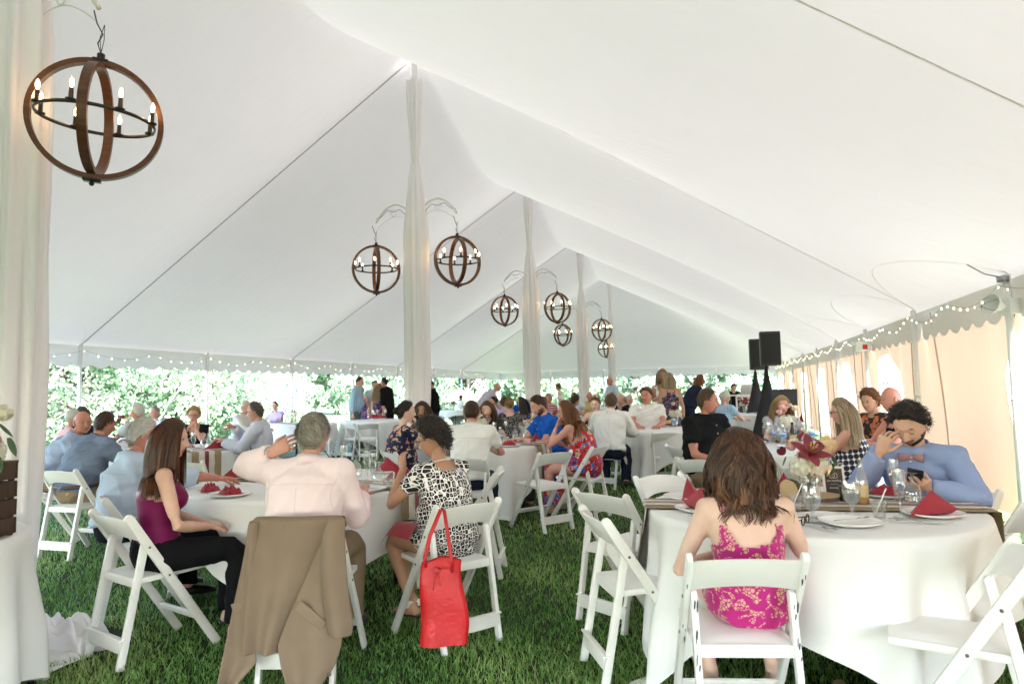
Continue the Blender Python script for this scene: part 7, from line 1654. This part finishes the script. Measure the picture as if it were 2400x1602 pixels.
# ================================================================ loudspeakers and disc jockey booth
M_blk = mat('speaker_black', (.016, .015, .015), rough=.7, bump=.2, bscale=200); M_grey = mat('speaker_side', (.035, .033, .032), rough=.5); M_drp = mat('black_scrim', (.012, .012, .016), rough=.85)
def speaker(px, d, z, lab, k):
    s = thing('loudspeaker', 'black boxy loudspeaker high on its stand, '+lab, 'loudspeaker', COL(px, d, z), YAW+math.radians(-12), 'loudspeakers')
    ol = [(-.20, -.19), (.20, -.19), (.20, -.02), (.13, .17), (-.13, .17), (-.20, -.02)]; m = MB(); V = [(x, y, 0) for x, y in ol]+[(x, y, .70) for x, y in ol]
    m.add(V, [(0, 1, 2, 3, 4, 5)[::-1], (6, 7, 8, 9, 10, 11)]+[(i_, (i_+1) % 6, 6+(i_+1) % 6, 6+i_) for i_ in range(6)]); bevel(m.obj('cabinet', M_grey, s, smooth=False), .02, 3)
    g_ = MB(); 
    g_.grid(np.array([[(x_, -.205-.02*(1-(x_/.18)**2), z_) for x_ in np.linspace(-.175, .175, 9)] for z_ in (.05, .65)])); g_.obj('grille', M_blk, s)
    t = thing('speaker_stand', 'speaker stand wrapped in a black triangular scrim, '+lab, 'stand', COL(px, d), YAW, 'speaker stands'); MB().tube([(0, 0, .3), (0, 0, z)], .02, 8).obj('pole', M_blk, t)
    for a in (0, 2.09, 4.18): MB().tube([(0, 0, .55), (.55*math.cos(a+k), .55*math.sin(a+k), .02)], .014, 6).obj('leg', M_blk, t)
    V = [[((.03+.40*q**1.25)*math.cos(a)*(1+.05*math.sin(a*7)), (.03+.40*q**1.25)*math.sin(a)*.8, z-.05-(z-.08)*q) for a in np.linspace(0, 6.283, 31)] for q in np.linspace(0, 1, 14)]
    MB().grid(np.array(V)).obj('scrim', M_drp, t)
speaker(1805, 14.4, 1.80, 'the right one of two', .3); speaker(1778, 16.0, 1.76, 'the left one of two, partly behind', .9)
bo = COL(1757, 18.6); dj = thing('booth_table', 'disc jockey table with white truss front and black panel', 'table', bo, YAW)
def bar(a, b_, r_=.016): return MB().tube([a, b_], r_, 6)
for a, b_ in (((-.40, -.3, .15), (-.40, -.3, 1.12)), ((.40, -.3, .15), (.40, -.3, 1.12)), ((-.40, -.3, 1.12), (.40, -.3, 1.12)), ((-.40, -.3, .60), (.40, -.3, .60)), ((-.27, -.3, 1.12), (-.08, -.3, .62)), ((-.08, -.3, .62), (.05, -.3, 1.12)), ((.05, -.3, 1.12), (.20, -.3, .62)), ((.20, -.3, .62), (.38, -.3, 1.12)), ((-.40, -.3, .02), (-.40, -.3, .15)), ((.40, -.3, .02), (.40, -.3, .15))): bar(a, b_, .022).obj('truss_bar', M_frame, dj)
MB().box((0, -.26, .58), (.78, .01, 1.05)).obj('panel', M_blk, dj, smooth=False); MB().box((0, 0, 1.15), (.9, .6, .03)).obj('tabletop', M_frame, dj, smooth=False)
for x_ in (-.38, .38): MB().tube([(x_, .25, 0), (x_, .25, 1.13)], .02, 6).obj('leg', M_leg, dj)
lt = thing('laptop', 'open silver laptop on the disc jockey table', 'laptop', COL(1748, 18.5, 1.166), YAW); MB().box((0, .02, .01), (.34, .24, .018)).obj('base', mat('silver', (.45, .46, .48), rough=.35, metal=.4), lt, smooth=False); bevel(MB().box((0, -.12, .14), (.34, .010, .27), Matrix.Rotation(math.radians(12), 3, 'X')).obj('lid', mat('silver', ()), lt, smooth=False), .004)
mo = COL(1842, 16.8); t = thing('monitor_screen', 'black flat screen standing behind the blonde woman at the right', 'screen', mo, YAW-.2); bevel(MB().box((0, 0, 1.10), (.62, .04, .40)).obj('panel', M_blk, t, smooth=False), .006); MB().tube([(0, 0, 0), (0, 0, .95)], .02, 6).obj('stand', M_blk, t)
pu = COL(1697, 17.6); o = MB().grid(np.array([[(-.10+.3*q+.22*a*(.4+q), .02*math.sin(a*9), 1.18-q*.75) for a in np.linspace(0, 1, 9)] for q in np.linspace(0, 1, 8)])).obj('draped_fabric', mat('lilac_fabric', (.26, .20, .50), rough=.8)); o.location = pu; tag(o, 'lilac fabric hanging beside the disc jockey table', 'fabric'); bar((.02, 0, 0), (.0, 0, 1.2), .012).obj('stand_pole', M_blk, o)
# light fixtures on the right posts
y_ = RP[2] if len(RP) > 2 else 7
def near(px, lst): return min(lst, key=lambda y: abs((lambda p: 1200+FPX*p.dot(CR)/p.dot(CF))(Vector((XR-.1, y, HE-CZ)))-px))
yy = near(2385, RP); t = thing('flood_light', 'white clamp flood light with a wire guard on the near right tent post', 'light', (XR-.13, yy, HE-.26), CAMDIR(262))
MB().lathe([(.03, 0), (.05, .04), (.085, .12), (.09, .125)], 18).xf(Matrix.Rotation(math.radians(-80), 4, 'X')).obj('shade', M_white, t); MB().box((0, -.07, 0), (.13, .13, .14)).obj('housing', M_white, t, smooth=False)
for k_ in range(5): MB().tube([(.09*math.cos(k_*1.26), .12, .09*math.sin(k_*1.26)), (.05*math.cos(k_*1.26), .20, .05*math.sin(k_*1.26)), (0, .22, 0)], .003, 4).obj('guard_wire', mat('steel', ()), t)
MB().tube([(0, -.1, -.07), (.03, -.1, -.16), (.0, -.05, -.2)], .006, 5).obj('cable', mat('black_cable', ()), t)
yy = near(2047, RP); t = thing('exit_light', 'small white emergency light box with a red panel on a right tent post', 'light', (XR-.18, yy-.15, HE-.28), CAMDIR(180)); bevel(MB().box((0, 0, 0), (.26, .08, .16)).obj('box', M_white, t, smooth=False), .008); MB().box((-.03, .042, -.01), (.08, .004, .08)).obj('red_panel', mat('red_plastic', (.6, .03, .02), rough=.4), t, smooth=False)
for s in (-1, 1): MB().ball((s*.17, .02, .05), (.04, .045, .04)).obj('lamp_head', M_white, t)

# worn paint on the chair in front
sc_ = [o for o in bpy.data.objects if o.get('label', '').startswith('scuffed')][0]; M_scf = mat('scuffed_paint', (.03, .035, .04), rough=.7); rs = random.Random(4)
for ch in list(sc_.children):
    if ch.name.startswith(('leg', 'rear_leg')):
        rear = ch.name.startswith('rear'); x0 = .179 if rear else .205; sgn = 1 if sum(v.co.x for v in ch.data.vertices) > 0 else -1
        for k_ in range(6 if rear else 4):
            m = MB()
            z = rs.uniform(.36, .60) if rear else rs.uniform(.40, .74); y = (-.245+(z/.625)*.10-.0215) if rear else (-.235+.51*(1-z/.775)-.0245); a = rs.uniform(.002, .005); L = rs.uniform(.008, .03); x = sgn*x0+rs.uniform(-.008, .008)
            m.add([(x-a, y, z-L), (x+a*.4, y-.0004, z-L*.6), (x+a, y-.0004, z+L*.5), (x, y, z+L), (x-a*.7, y-.0002, z+L*.2)], [(0, 1, 2, 3, 4)])
            m.obj('scuff', M_scf, ch, smooth=False)
